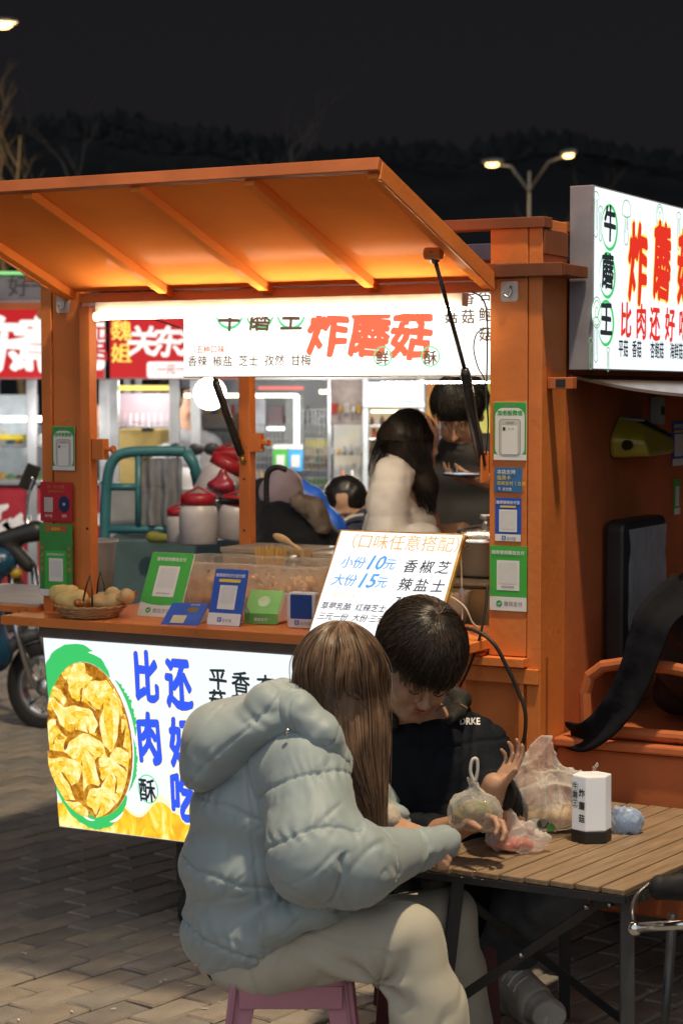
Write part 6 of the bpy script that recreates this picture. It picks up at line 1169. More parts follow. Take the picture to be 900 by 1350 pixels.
hpm = head_sdf(S, mh, MnF, 1.0, V3(atY(612, 598, YQ + .06)), .055); sM = V3(atY(618, 612, YQ + .06)); S.cap(sM, sM - [0, 0, .25], .11, .13, .05); S.cap(sM - [0, 0, .25], sM - [0, 0, .55], .13, .12, .05); S.cap(sM - [.05, 0, .55], sM - [.06, 0, 1.2], .09, .05, .05); S.cap(sM - [-.07, 0, .55], sM - [-.08, 0, 1.2], .09, .05, .05)
hnM = atY(618, 634, YQ - .30); S.chain([sM + [.14, 0, -.03], sM + [.2, -.05, -.27], V3(hnM + Vector((.10, .06, -.01)))], [.05, .045, .032]); S.chain([sM + [-.14, 0, -.03], sM + [-.16, -.05, -.27], V3(atY(610, 700, YQ - .2))], [.05, .045, .032]); hand_sdf(S, hnM + Vector((.06, .03, 0)), (-1, -.3, .05), (.1, 0, 1), side=1, s=1.0, curl=(.5, .5, .5, .5)); S.cap(V3(hnM + Vector((.10, .06, -.01))), V3(hnM + Vector((.05, .03, 0))), .03, .027, .02)
rooted(S.mesh('body', SKIN, Mn), Mn)
S = SDF((atY(535, 0, YQ).x, YQ - .42, .55), (atY(720, 0, YQ).x, YQ + .35, 1.47), .01); S.ell(sM + [0, 0, -.05], (.19, .13, .09), k=.05); S.ell(sM + [0, 0, -.25], (.20, .15, .20), k=.05); S.ell(sM + [0, 0, -.55], (.20, .16, .22), k=.05); S.chain([sM + [.15, 0, -.05], sM + [.21, -.05, -.27], V3(hnM + Vector((.13, .08, -.015)))], [.085, .075, .05], .04); S.chain([sM + [-.15, 0, -.05], sM + [-.17, -.05, -.30], sM + [-.05, -.12, -.45]], [.085, .075, .06], .04); S.cap(sM + [-.06, -.03, .05], sM + [.07, -.03, .05], .06, k=.04); S.cap(sM + [-.05, -.08, .04], sM + [.05, -.08, .04], .05, k=.04)
rooted(S.mesh('jacket', mat('black_coat_bg', (.016, .016, .018), .75, sheen=.1), Mn, lambda P, N: .012 * nz(P, 8., 2)), Mn)
S = SDF(mh - Vector((.14, .16, .12)), mh + Vector((.14, .16, .16)), .006); hq = lambda x, y, z: V3(mh + MnF @ Vector((x, y, z))); S.ell(hq(0, -.022, .038), (.090, .108, .097), MnF, .02); S.cap(hq(-.04, .062, .062), hq(.04, .062, .062), .022, k=.03); rooted(S.mesh('hair_volume', HAIRU, Mn), Mn)
rooted(strands('hair', HAIRK, Mn, short_hair(mh, MnF, 1500, 9), .0016), Mn)
gm = MB(); 
for sx in (-1, 1): q = [Vector(hpm(sx * .032 + .020 * math.cos(a), .112, .0 + .016 * math.sin(a))) for a in [i * math.pi / 8 for i in range(17)]]; gm.tube(q, .0014, 5); gm.tube([Vector(hpm(sx * .052, .11, .004)), Vector(hpm(sx * .08, .0, .006))], .0014, 5)
gm.tube([Vector(hpm(-.012, .112, .004)), Vector(hpm(.012, .112, .004))], .0014, 5); rooted(gm.build('glasses', mat('thin_frame', (.25, .24, .22), .3, metal=.8), Mn, True), Mn)
ph = thing('phone', 'smartphone held by the tall man in black', 'phone', hnM + Vector((-.03, -.04, .018)), R(20)); MB().box(-.04, .04, -.07, .07, 0, .008).build('case', BLACKPL, ph, bevel=.003); MB().box(-.037, .037, -.066, .066, .0085, .0095).build('screen', em('phone_glow', (.6, .7, .85), .7), ph)
# seated person further back: dark head and navy coat
C_ = thing('person', 'person with dark hair and navy coat bent low behind the heap of coats', 'person', atY(462, 690, 8.2)); S = SDF(atY(425, 780, 8.2) - Vector((.05, .25, 0)), atY(510, 635, 8.2) + Vector((.1, .25, .03)), .01)
ch_ = atY(455, 662, 8.2); head_sdf(S, ch_, frame((-.2, -.8, -.7)), .85, V3(atY(470, 690, 8.25)), .05); S.cap(V3(atY(470, 690, 8.25)), V3(atY(478, 760, 8.3)), .09, .12, .05); rooted(S.mesh('body', SKIN, C_), C_)
S = SDF(atY(425, 780, 8.2) - Vector((.05, .25, 0)), atY(520, 660, 8.2) + Vector((.15, .3, .03)), .01); S.cap(V3(atY(472, 705, 8.22)), V3(atY(485, 770, 8.25)), .12, .16, .06); S.cap(V3(atY(458, 708, 8.1)), V3(atY(452, 760, 8.05)), .06, .07, .05); rooted(S.mesh('coat', mat('navy_coat', (.02, .025, .05), .8), C_, lambda P, N: .012 * nz(P, 9.)), C_)
rooted(MB().tube(spline([atY(444, 700, 8.0), atY(450, 690, 8.02), atY(462, 682, 8.06), atY(478, 679, 8.1)]), .008, 6).build('collar_trim', mat('pale_trim', (.45, .44, .42), .7), C_, True), C_)
S = SDF(ch_ - Vector((.13,) * 3), ch_ + Vector((.13, .13, .14)), .008); S.ell(V3(ch_ + Vector((0, .01, .025))), (.092, .092, .088), k=.02); rooted(S.mesh('hair_volume', HAIRK, C_, lambda P, N: .005 * nz(P, 30.)), C_)
# two vendors inside the far stalls, seen only in part
for (px, py, Y, col, lab) in ((246, 540, 12.6, (.35, .35, .38), 'vendor in grey apron inside the stall beside the bright bulb'), (122, 560, 12.5, (.06, .07, .09), 'vendor in dark coat hidden mostly by the left orange post')):
    c_ = atY(px, py, Y); t = thing('person', lab, 'person', c_); S = SDF(c_ - Vector((.35, .3, 1.1)), c_ + Vector((.35, .3, .2)), .018); hc_ = c_ + Vector((0, 0, .02)); head_sdf(S, hc_, frame((.6, -.7, -.4)), 1.0, V3(c_ + Vector((0, 0, -.14))), .055); S.cap(V3(c_ - Vector((0, 0, .2))), V3(c_ - Vector((0, 0, .95))), .13, .13, .05); rooted(S.mesh('body', SKIN, t), t)
    S = SDF(c_ - Vector((.4, .3, 1.1)), c_ + Vector((.4, .3, .0)), .018); S.cap(V3(c_ - Vector((.0, 0, .26))), V3(c_ - Vector((0, 0, .9))), .17, .18, .05); S.cap(V3(c_ - Vector((.15, 0, .24))), V3(c_ - Vector((.22, .1, .6))), .08, .07, .05); S.cap(V3(c_ - Vector((-.15, 0, .24))), V3(c_ - Vector((-.22, .1, .6))), .08, .07, .05); rooted(S.mesh('coat', mat('vendor_coat_%d' % px, col, .8), t, lambda P, N: .012 * nz(P, 8.)), t)
    S = SDF(c_ - Vector((.14,) * 3), c_ + Vector((.14, .14, .18)), .012); S.ell(V3(hc_ + Vector((-.01, .02, .03))), (.094, .098, .09), k=.02); rooted(S.mesh('hair_volume', HAIRK, t), t)
# ================================================================ the street lamps of the lot
POLE = mat('lamp_column_paint', (.42, .38, .30), .5, metal=.2); LGLOW = em('sodium_lamp_glow', (1.0, .60, .20), 7.)
def street_lamp(base, h_, heads, label, pole_r=.09, en=9):
    t = thing('street_lamp', label, 'street lamp', (base.x, base.y, 0)); b = Vector((base.x, base.y, 0))
    MB().tube([(0, 0, 0), (0, 0, h_)], pole_r, 12, True, [pole_r, pole_r * .6]).build('column', POLE, t, True)
    for hp in heads:
        q = hp - b; m_ = Vector((q.x * .5, q.y * .5, h_ * .4 + q.z * .6)); MB().tube([(0, 0, h_ - .35), m_, q], .022, 8).build('arm', mat('arm_grey', (.2, .19, .18), .5), t, True)
        d = Vector((q.x, q.y, 0)).normalized(); a = math.atan2(d.y, d.x); Mx = Matrix.Translation(q) @ Matrix.Rotation(a, 4, 'Z')
        hd_ = MB().blob((0, 0, .03), (.22, .09, .05), 14, 6, M=Matrix.Rotation(a, 4, 'Z')); hd_.v = [(Vector(v) + q)[:] for v in hd_.v]; o = hd_.build('lamp_head', mat('arm_grey', (.2, .19, .18), .5), t, True)
        g_ = MB().blob((0, 0, -.02), (.13, .06, .05), 12, 6, M=Matrix.Rotation(a, 4, 'Z')); g_.v = [(Vector(v) + q)[:] for v in g_.v]; g_.build('lamp_glass', LGLOW, o, True)
        pl_ = bpy.data.lights.new('lamp_light', 'POINT'); po = bpy.data.objects.new('lamp_light', pl_); COL.objects.link(po); pl_.energy = en; pl_.color = (1., .68, .32); pl_.shadow_soft_size = .2; po.location = hp + Vector((0, 0, -.25))
    return t
YL_ = 34.
street_lamp(atY(697, 300, YL_), atY(697, 226, YL_).z, [atY(649, 215, YL_ + .3), atY(749, 203, YL_ - 1)], 'twin armed street lamp with warm glow above the cart roof', .036)
street_lamp(atY(-60, 300, 27.), atY(-60, 40, 27).z, [atY(4, 31, 27.)], 'single street lamp head glowing at the top left corner', en=150)
t = street_lamp(Vector((3.4, 2.4, 0)), 7.4, [], 'tall street lamp column beside the seated customers, over the table'); b = t.location
MB().tube([Vector((0, 0, 7.2)), Vector((-1.2, .5, 7.75)), LAMP_P + Vector((0, 0, .12)) - b], .04, 8).build('arm', POLE, t, True); MB().blob(LAMP_P + Vector((0, 0, .26)) - b, (.30, .16, .05), 12, 6).build('lamp_head', MATS['arm_grey'], t, True)
# ================================================================ bare trees, hill
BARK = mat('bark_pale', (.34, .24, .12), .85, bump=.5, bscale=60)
def bare_tree(base, h_, label, seed, m=BARK, r0=.10):
    rq = random.Random(seed); t = thing('bare_tree', label, 'tree', base); tr = MB(); cr_ = MB()
    def grow(p, d, L, r_, dep):
        n = 4; pts = [p]; rs = [r_]
        for i in range(n):
            d = (d + Vector((rq.uniform(-.16, .16), rq.uniform(-.16, .16), .05))).normalized(); pts.append(pts[-1] + d * L / n); rs.append(r_ * (1 - .5 * (i + 1) / n))
        (tr if dep == 0 else cr_).tube(pts, r_, 6 if dep < 2 else 4, False, rs)
        if dep < 5:
            for k in range(rq.randint(3, 4)):
                i = rq.randint(1, n); a = rq.uniform(0, 6.28); s_ = rq.uniform(.5, .9); grow(pts[i], (d + Vector((math.cos(a) * s_, math.sin(a) * s_, .15))).normalized(), L * rq.uniform(.42, .66), rs[i] * .75, dep + 1)
    grow(Vector((0, 0, 0)), Vector((0, 0, 1)), h_ * .55, r0, 0)
    tr.build('trunk', m, t, True, fix=False); cr_.build('crown', m, t, True, fix=False); return t
DIMB = mat('bark_unlit', (.10, .085, .07), .9)  # darker bark copy, the far trees' lack of light put into its colour
b0 = atY(30, 300, 30); bare_tree((b0.x + .12, b0.y, 0), 6.4, 'bare tree lit warm from above, behind the awning at far left', 3, r0=.085)
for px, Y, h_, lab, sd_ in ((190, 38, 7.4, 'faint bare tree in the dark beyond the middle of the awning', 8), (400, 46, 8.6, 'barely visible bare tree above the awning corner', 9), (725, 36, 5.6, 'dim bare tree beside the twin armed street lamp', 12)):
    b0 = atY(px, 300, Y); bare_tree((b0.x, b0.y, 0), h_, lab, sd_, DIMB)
hl = MB(); n = 140; rq = random.Random(5); vs = []; ph = [rq.uniform(0, 6) for _ in range(5)]
prof = lambda x: 23.8 + 1.3 * math.sin(x * .021 + ph[0]) + .9 * math.sin(x * .06 + ph[1]) + .55 * math.sin(x * .17 + ph[2]) + .3 * math.sin(x * .5 + ph[3]) - max(0, x - 20) * .17
for i in range(n + 1):
    x = -140 + 280 * i / n * 1.0
    for y, k in ((110, 0), (140, .45), (165, .8), (180, 1.0), (230, .9)): vs.append((x, y + 3 * math.sin(x * .1), max(-1, prof(x) * k * 1.1 + rq.uniform(-.3, .3) * k) - .5))
hl.add(vs, [(i * 5 + j, (i + 1) * 5 + j, (i + 1) * 5 + j + 1, i * 5 + j + 1) for i in range(n) for j in range(4)]); tag(hl.build('hill', mat('hill_woodland', (.006, .008, .010), 1., var=.3, scale=.15), None, True), kind='structure')
# conifers along the crest as one far dark wood
fw = MB()
for _ in range(1400):
    x = rq.uniform(-70, 75); y = rq.uniform(150, 182); z = prof(x) * 1.1 * (.8 + .2 * (y - 150) / 30) - .8; h_ = rq.uniform(.4, 1.5); a = rq.uniform(0, 3)
    fw.add([(x + .8 * math.cos(a + k * 2.09), y + .8 * math.sin(a + k * 2.09), z) for k in range(3)] + [(x, y, z + h_)], ((0, 1, 3), (1, 2, 3), (2, 0, 3)))
tag(fw.build('far_wood', MATS['hill_woodland'], None), 'dark wooded crest of the hill behind the market', kind='stuff')
# ================================================================ stalls behind
SM = mat('stall_white_panel', (.62, .66, .70), .5, var=.08); SBL = mat('stall_bluewhite', (.50, .60, .70), .4); TL_ = em('stall_tube_glow', (.97, 1.0, 1.0), 5.); TLW = em('stall_tube_warm', (1., .85, .55), 4.)
RED_L = em('stall_sign_red', (.72, .025, .03), .62); SW_ = em('stall_sign_white', (1., .97, .92), .88); SYL = em('stall_sign_yellow', (1., .72, .12), 1.)
def W2(px, py, Y, b): q = atY(px, py, Y); return q - b
def stall(name, label, Y, x0, x1, sign_py, sign_cells, counter_py, body_m, posts, deep=1.4, cat='market stall', sign=True):
    A0 = atY(x0, 500, Y); A1 = atY(x1, 500, Y); b = Vector((A0.x, Y, 0)); t = thing(name, label, cat, b); Wd = A1.x - A0.x
    zc = atY(0, counter_py, Y).z; z1 = atY(0, sign_py[1], Y).z; z2 = atY(0, sign_py[0], Y).z
    MB().box(0, Wd, 0, deep * .5, .25, zc).build('counter', body_m, t, bevel=.01); MB().box(-.02, Wd + .02, -.03, deep * .5, zc + .002, zc + .03).build('counter_top', STEEL, t, bevel=.004)
    MB().box(0, Wd, -.02, deep, z2 + .002, z2 + .04).build('roof', mat('stall_roof', (.35, .35, .4), .5), t)
    for px in posts: x = atY(px, 500, Y).x - A0.x; MB().box(x - .03, x + .03, -.03, .03, 0, z1).build('post', GALV, t, bevel=.004)
    for x in (.02, Wd - .02): MB().box(x - .02, x + .02, deep - .04, deep, 0, z2).build('post', GALV, t)
    if sign:
        sgn = MB().box(0, Wd, -.10, -.035, z1, z2).build('sign_box', mat('stall_sign_side', (.3, .1, .1), .5), t)
        for (ca, cb) in sign_cells:
            xa, xb = atY(ca, 500, Y).x - A0.x, atY(cb, 500, Y).x - A0.x; flat([(xa, -.102, z1 + .01), (xb, -.102, z1 + .01), (xb, -.102, z2 - .01), (xa, -.102, z2 - .01)], RED_L, sgn, 'sign_face')
        t['sgn'] = sgn.name
    return t, b, (zc, z1, z2, Wd)
BY = 12.0
S1, b1, (zc, z1, z2, Wd1) = stall('snack_stall', 'stall with red sign and white characters behind the left post', BY, -60, 140, (403, 500), [(-60, 140)], 640, mat('stall_red_body', (.32, .015, .03), .5), (42, 138))
def bt_(S_, b_, px, py, s_, size, m, bold, Y=BY, **k): q = atY(px, py, Y - .105) - b_; sgn = bpy.data.objects[S_['sgn']]; return text(s_, size, m, sgn, (q.x, -.105 - k.pop('lift', 0), q.z), bold=bold, wob=.02, **k)
bt_(S1, b1, -2, 482, '东', .34, SW_, .035, align='CENTER', shear=.1); bt_(S1, b1, 49, 482, '煮', .34, SW_, .035, align='CENTER', shear=.1)
q = atY(127, 453, BY) - b1; flat([(q.x + x, -.104, q.z + z) for x, z in rrect(.13, .32, .03)], SW_, bpy.data.objects[S1['sgn']], 'white_print'); bt_(S1, b1, 127, 445, '元', .13, RED_L, .02, align='CENTER', lift=.002); bt_(S1, b1, 127, 476, '串', .15, RED_L, .02, align='CENTER', lift=.002)
S2, b2, (zc2, z12, z22, Wd2) = stall('snack_stall', 'stall with yellow and white characters on red sign left of the inner sign', BY, 148, 320, (403, 500), [(148, 320)], 660, mat('stall_silver_body', (.45, .46, .48), .4, metal=.4), (150, 230, 258))
bt_(S2, b2, 160, 446, '魏', .125, SYL, .015, align='CENTER'); bt_(S2, b2, 160, 476, '姐', .125, SYL, .015, align='CENTER'); bt_(S2, b2, 187, 466, '关', .19, SW_, .028, align='CENTER', shear=.1); bt_(S2, b2, 220, 466, '东', .19, SW_, .028, align='CENTER', shear=.1); bt_(S2, b2, 256, 466, '煮', .19, SW_, .028, align='CENTER', shear=.1)
q = atY(232, 488, BY) - b2; flat([(q.x + x, -.104, q.z + z) for x, z in rrect(.33, .10, .02)], SW_, bpy.data.objects[S2['sgn']], 'white_print'); bt_(S2, b2, 232, 492, '一元一串', .06, RED_L, .015, align='CENTER', lift=.002)
# grey canopy edge above the left sign, with green lit edge
cn = thing('canopy', 'grey canvas canopy with green lit edge above the red sign', 'canopy', atY(-80, 500, 11.4).xy.to_3d()); q = cn.location
MB().box(0, .78, 0, 1.2, atY(0, 396, 11.4).z, atY(0, 362, 11.4).z).build('canvas', mat('canvas_grey', (.20, .19, .22), .7), cn, bevel=.01); MB().box(0, .66, -.02, 0, atY(0, 362, 11.4).z, atY(0, 358, 11.4).z).build('lit_edge', em('green_led', (.35, .9, .3), .8), cn)
text('好一', .13, mat('canvas_dark_print', (.08, .07, .09), .7), cn, (.40, -.004, atY(0, 388, 11.4).z), bold=.01)
MB().box(-.1, .78, -.05, -.02, atY(0, 408, 11.4).z, atY(0, 399, 11.4).z).build('front_rail', ORANGE_D, cn); MB().tube([(.60, -.06, atY(0, 415, 11.4).z), (.60, -.03, atY(0, 415, 11.4).z)], .03, 12).build('lug', ORANGE_D, cn)
def sbox(t, b, x0, x1, y0, y1, Y, d, m, name, off=0., bev=.004):
    p, q = atY(x0, y1, Y) - b, atY(x1, y0, Y) - b; return MB().box(p.x, q.x, p.y + off, p.y + off + d, p.z, q.z).build(name, m, t, bevel=bev)
# S1 inside: glass case, tubes, food, yellow strip
sbox(S1, b1, -50, 50, 520, 628, BY + .5, .02, mat('case_glass_white', (.68, .74, .76), .3), 'back_panel'); sbox(S1, b1, -50, 108, 549, 556, BY + .3, .03, TL_, 'tube_light'); sbox(S1, b1, -50, 35, 573, 580, BY + .1, .04, mat('yellow_strip', (.8, .65, .05), .4), 'price_strip'); sbox(S1, b1, -50, 60, 586, 590, BY + .1, .3, STEEL, 'shelf'); sbox(S1, b1, -50, 130, 560, 640, BY + 1.2, .02, SM, 'rear_panel')
fo = MB(); rq = random.Random(14)
for _ in range(160): q = atY(rq.uniform(-50, 100), rq.uniform(634, 642), BY + rq.uniform(.05, .3)) - b1; fo.blob(q, (rq.uniform(.015, .04), .02, .015), 6, 4, .2)
o = fo.build('food_heap', mat('fried_food_mix', (.55, .33, .10), .6, col2=(.25, .32, .10), scale=18), S1, True); tag(o, kind='stuff')
for k in range(7):
    c_ = atY((-6, 8, 22, 14, 60, 100, 128)[k], (672, 700, 690, 735, 690, 700, 686)[k], BY) - b1; ph = k * 1.7
    flat([(c_.x + (.07 + .025 * math.sin(3 * a + ph)) * math.cos(a), -.004, c_.z + (.05 + .022 * math.sin(4 * a + ph)) * math.sin(a)) for a in [i * .3 for i in range(21)]], mat('red_body_print', (.70, .66, .66), .5), S1, 'white_print')
# S2 inside: gingham back, bamboo steamer front, rail, bulb
sbox(S2, b2, 152, 228, 508, 515, BY + .02, .03, em('yellow_led_strip', (1., .8, .2), 1.2), 'led_strip'); sbox(S2, b2, 152, 228, 518, 562, BY + .7, .02, mat('pink_poster', (.55, .50, .58), .5, col2=(.62, .38, .45), scale=3), 'poster'); sbox(S2, b2, 152, 240, 562, 565, BY + .02, .02, STEEL, 'rail'); sbox(S2, b2, 152, 240, 556, 558, BY + .02, .02, STEEL, 'rail')
for px in range(156, 240, 8): sbox(S2, b2, px, px + 1, 545, 562, BY + .02, .01, STEEL, 'rail_bar')
sbox(S2, b2, 152, 228, 566, 655, BY + .3, .3, mat('bamboo_tan', (.50, .38, .14), .6, var=.2, scale=8), 'box_front'); sbox(S2, b2, 187, 203, 564, 568, BY + .28, .01, BLACKPL, 'slot')
sbox(S2, b2, 240, 330, 500, 700, BY + 1.6, .03, mat('stall_rear', (.50, .55, .60), .5, col2=(.25, .28, .35), scale=1.6), 'rear_panel'); sbox(S2, b2, 258, 318, 568, 600, BY + 1., .3, mat('dark_oven', (.06, .07, .07), .3, metal=.5), 'oven'); sbox(S2, b2, 255, 325, 545, 565, BY + 1.2, .1, mat('dim_shelf', (.12, .12, .13), .5, col2=(.3, .2, .12), scale=8), 'shelf'); sbox(S2, b2, 243, 330, 519, 524, BY + .3, .03, TLW, 'led_strip')
S_ = SDF(atY(196, 660, BY + .2) - b2 - Vector((.0, .2, .1)), atY(245, 560, BY + .3) - b2 + Vector((.1, .2, .1)), .02); q = atY(218, 615, BY + .2) - b2; S_.ell(q, (.13, .10, .15), k=.03); S_.mesh('white_bundle', mat('bundle_white', (.62, .62, .65), .6), S2, lambda P, N: .02 * nz(P, 9))
# bulb with its glow
bl = thing('lamp_bulb', 'bright round white bulb hanging behind the gas strut', 'lamp', atY(277, 519, 11.2)); S_ = SDF((-.11, -.11, -.11), (.11, .11, .11), .008); S_.ell((0, 0, 0), (.09, .09, .09)); S_.mesh('glass', em('bulb_glow', (1., .98, .92), 14.), bl); MB().tube([(0, 0, .085), (0, 0, .5)], .012, 8).build('socket', BLACKPL, bl)
def area(px, py, Y, e, size=.5, col=(1, .97, .92), down=True):
    l_ = bpy.data.lights.new('stall_light', 'POINT'); o_ = bpy.data.objects.new('stall_light', l_); COL.objects.link(o_); l_.energy = e; l_.shadow_soft_size = .12; l_.color = col; o_.location = atY(px, py, Y); return o_
# ---- third stall: tall white/grey wagon in the middle with wire racks
S3 = thing('snack_stall', 'bright stall with wire racks and upright led strip in the middle', 'market stall', atY(330, 500, 12.4).xy.to_3d()); b3 = S3.location.copy()
sbox(S3, b3, 322, 480, 700, 860, 12.2, .5, mat('stall_cream_body', (.5, .45, .4), .5), 'counter'); sbox(S3, b3, 310, 660, 489, 500, 12.0, 1.2, mat('ceiling_panel', (.5, .53, .56), .4), 'canopy'); sbox(S3, b3, 318, 660, 480, 700, 14.2, .05, mat('stall_rear', (.50, .55, .60), .5, col2=(.25, .28, .35), scale=1.6), 'rear_panel')
sbox(S3, b3, 388, 394, 521, 590, 12.3, .03, TL_, 'led_strip'); sbox(S3, b3, 352, 375, 563, 567, 12.3, .03, TL_, 'led_strip'); sbox(S3, b3, 421, 434, 514, 519, 12.1, .03, TLW, 'led_strip'); sbox(S3, b3, 328, 392, 519, 524, 12.3, .03, em('thin_led', (1., .97, .85), 3.), 'led_strip')
sbox(S3, b3, 340, 400, 509, 514, 12.2, .02, em('pink_led', (.95, .25, .22), .8), 'red_strip')
for px, w_ in ((432, 5), (464, 3), (474, 6)): sbox(S3, b3, px, px + w_, 500, 700, 12.05, .05, GALV, 'post')
sbox(S3, b3, 376, 400, 520, 590, 12.8, .03, mat('pale_door', (.55, .58, .55), .5), 'door_panel'); sbox(S3, b3, 403, 432, 578, 592, 12.25, .02, mat('yellow_box', (.72, .62, .12), .5), 'price_strip'); sbox(S3, b3, 434, 472, 578, 590, 12.25, .02, mat('pale_green_glass', (.55, .62, .52), .4), 'price_strip')
sbox(S3, b3, 402, 470, 592, 620, 12.6, .2, mat('wire_goods', (.28, .22, .10), .6, col2=(.55, .48, .35), scale=9), 'goods'); sbox(S3, b3, 402, 470, 636, 646, 12.3, .2, mat('white_tray', (.7, .7, .68), .5), 'tray'); sbox(S3, b3, 404, 440, 632, 640, 12.25, .1, mat('green_leaf_food', (.16, .32, .08), .6), 'food'); sbox(S3, b3, 448, 470, 611, 615, 12.1, .05, STEEL, 'shelf'); sbox(S3, b3, 330, 350, 520, 570, 12.7, .1, mat('white_sack', (.68, .70, .75), .6, col2=(.4, .42, .5), scale=8), 'hanging_sack'); sbox(S3, b3, 352, 374, 535, 560, 12.9, .1, mat('grey_poster', (.40, .38, .42), .5, col2=(.6, .35, .35), scale=10), 'poster')
wr = MB()
for i in range(14): px = 400 + i * 5.4; wr.tube([atY(px, 540, 12.15) - b3, atY(px, 655, 12.15) - b3], .004, 4)
for i in range(12): py = 540 + i * 10; wr.tube([atY(400, py, 12.15) - b3, atY(470, py, 12.15) - b3], .004, 4)
for i in range(10): px = 332 + i * 5.4; wr.tube([atY(px, 560, 12.1) - b3, atY(px, 640, 12.1) - b3], .004, 4)
for i in range(9): py = 560 + i * 10; wr.tube([atY(332, py, 12.1) - b3, atY(381, py, 12.1) - b3], .004, 4)
wr.build('wire_rack', GALV, S3)
for px, m_, lab in ((361, CARD_G, 'green'), (381, mat('alipay_sky', (.05, .35, .75), .4), 'sky blue')):
    tq = thing('payment_sign', 'small blurred %s payment card hanging on the wire rack' % lab, 'payment sign', atY(px, 603, 11.9)); sbox(tq, tq.location, px - 1, px + 18, 587, 621, 11.9, .01, m_, 'card', bev=0); sbox(tq, tq.location, px - 1, px + 18, 586, 592, 11.895, .004, CARD_W, 'white_print', bev=0); sbox(tq, tq.location, px + 3, px + 14, 600, 616, 11.894, .004, MATS['blank_code'], 'blank_panel', bev=0)
# ---- fourth: glass front wagon behind the standing couple
S4 = thing('snack_stall', 'glass fronted wagon with warm lit shelves behind the standing couple', 'market stall', atY(478, 500, 10.6).xy.to_3d()); b4 = S4.location.copy(); YW = 10.6
sbox(S4, b4, 470, 660, 700, 880, YW, .6, mat('wagon_red', (.40, .03, .04), .5), 'counter'); 
for px in (478, 552): sbox(S4, b4, px, px + 7, 500, 700, YW, .06, mat('wagon_white_frame', (.62, .68, .74), .4), 'frame')
sbox(S4, b4, 478, 560, 531, 537, YW - .02, .06, MATS['wagon_white_frame'], 'frame'); sbox(S4, b4, 485, 552, 503, 530, YW + .05, .02, SBL, 'glass_panel'); sbox(S4, b4, 486, 556, 538, 700, YW + .6, .02, mat('warm_back', (.55, .42, .25), .5, col2=(.7, .62, .5), scale=4), 'rear_panel')
for py in (560, 578, 600, 630): sbox(S4, b4, 486, 552, py, py + 3, YW + .1, .4, STEEL, 'shelf')
rq = random.Random(19)
for i, (px, py) in enumerate([(x, y) for y in (578, 600, 630) for x in range(490, 548, 9)]):
    c_ = rq.choice(((.6, .12, .05), (.7, .5, .1), (.6, .6, .6), (.1, .25, .4), (.55, .35, .2))); sbox(S4, b4, px, px + 6, py - rq.randint(7, 13), py, YW + .2, .08, mat('goods_%d' % (int(c_[0] * 10 + c_[1] * 100)), c_, .5), 'goods')
sbox(S4, b4, 489, 548, 541, 544, YW + .3, .03, TLW, 'led_strip'); sbox(S4, b4, 549, 556, 500, 560, YW + .1, .02, mat('yellow_menu', (.75, .5, .05), .5, col2=(.6, .1, .05), scale=12), 'poster'); sbox(S4, b4, 562, 580, 503, 560, YW + .3, .02, mat('red_menu', (.5, .08, .06), .5, col2=(.8, .5, .1), scale=10), 'poster'); sbox(S4, b4, 620, 660, 500, 620, YW + .3, .02, mat('green_menu', (.36, .42, .05), .5, col2=(.7, .65, .2), scale=8), 'poster')
sbox(S4, b4, 435, 480, 500, 560, YW + .9, .02, mat('dark_goods', (.25, .18, .18), .5, col2=(.55, .5, .5), scale=9), 'rear_panel'); sbox(S4, b4, 440, 476, 560, 660, YW + .9, .3, mat('chrome_case', (.5, .55, .6), .3, col2=(.75, .72, .6), scale=5), 'case')
sbox(S4, b4, 452, 488, 654, 664, YW - .3, .2, mat('tray_blue', (.2, .45, .65), .5), 'tray'); 
for px, c_ in ((452, (.55, .18, .06)), (464, (.7, .7, .66))): q = atY(px, 655, YW - .2) - b4; MB().lathe([(0, 0), (.028, 0), (.028, .09), (.010, .11), (.006, .14), (0, .14)], q, 12).build('sauce_bottle', mat('bottle_%d' % px, c_, .4), S4, True)
# goods, jars and bags crowding the shelves of the stalls
GC = [mat('goods_colour_%s' % n_, c_, .45) for n_, c_ in (('white', (.62, .63, .64)), ('red', (.45, .04, .03)), ('amber', (.60, .34, .06)), ('green', (.10, .26, .07)), ('blue', (.06, .16, .38)), ('brown', (.22, .12, .06)), ('steel', (.4, .42, .45)), ('black', (.04, .04, .045)))]
rq = random.Random(77)
def goods(S_, b_, x0, x1, py, Y, step, hmin, hmax, kinds):
    px = x0
    while px < x1:
        w_ = rq.uniform(step * .5, step); h_ = rq.uniform(hmin, hmax); m = GC[rq.choice(kinds)]
        if rq.random() < .5: sbox(S_, b_, px, px + w_, py - h_, py, Y + rq.uniform(0, .1), .07, m, 'goods')
        else:
            q = atY(px + w_ / 2, py, Y + .05) - b_; r_ = w_ / 2 * Y / FPX; hh = h_ * Y / FPX; MB().lathe([(0, 0), (r_, 0), (r_, hh * .7), (r_ * .5, hh * .85), (r_ * .5, hh), (0, hh)], q, 10).build('goods', m, S_, True)
        px += w_ + rq.uniform(.5, 3)
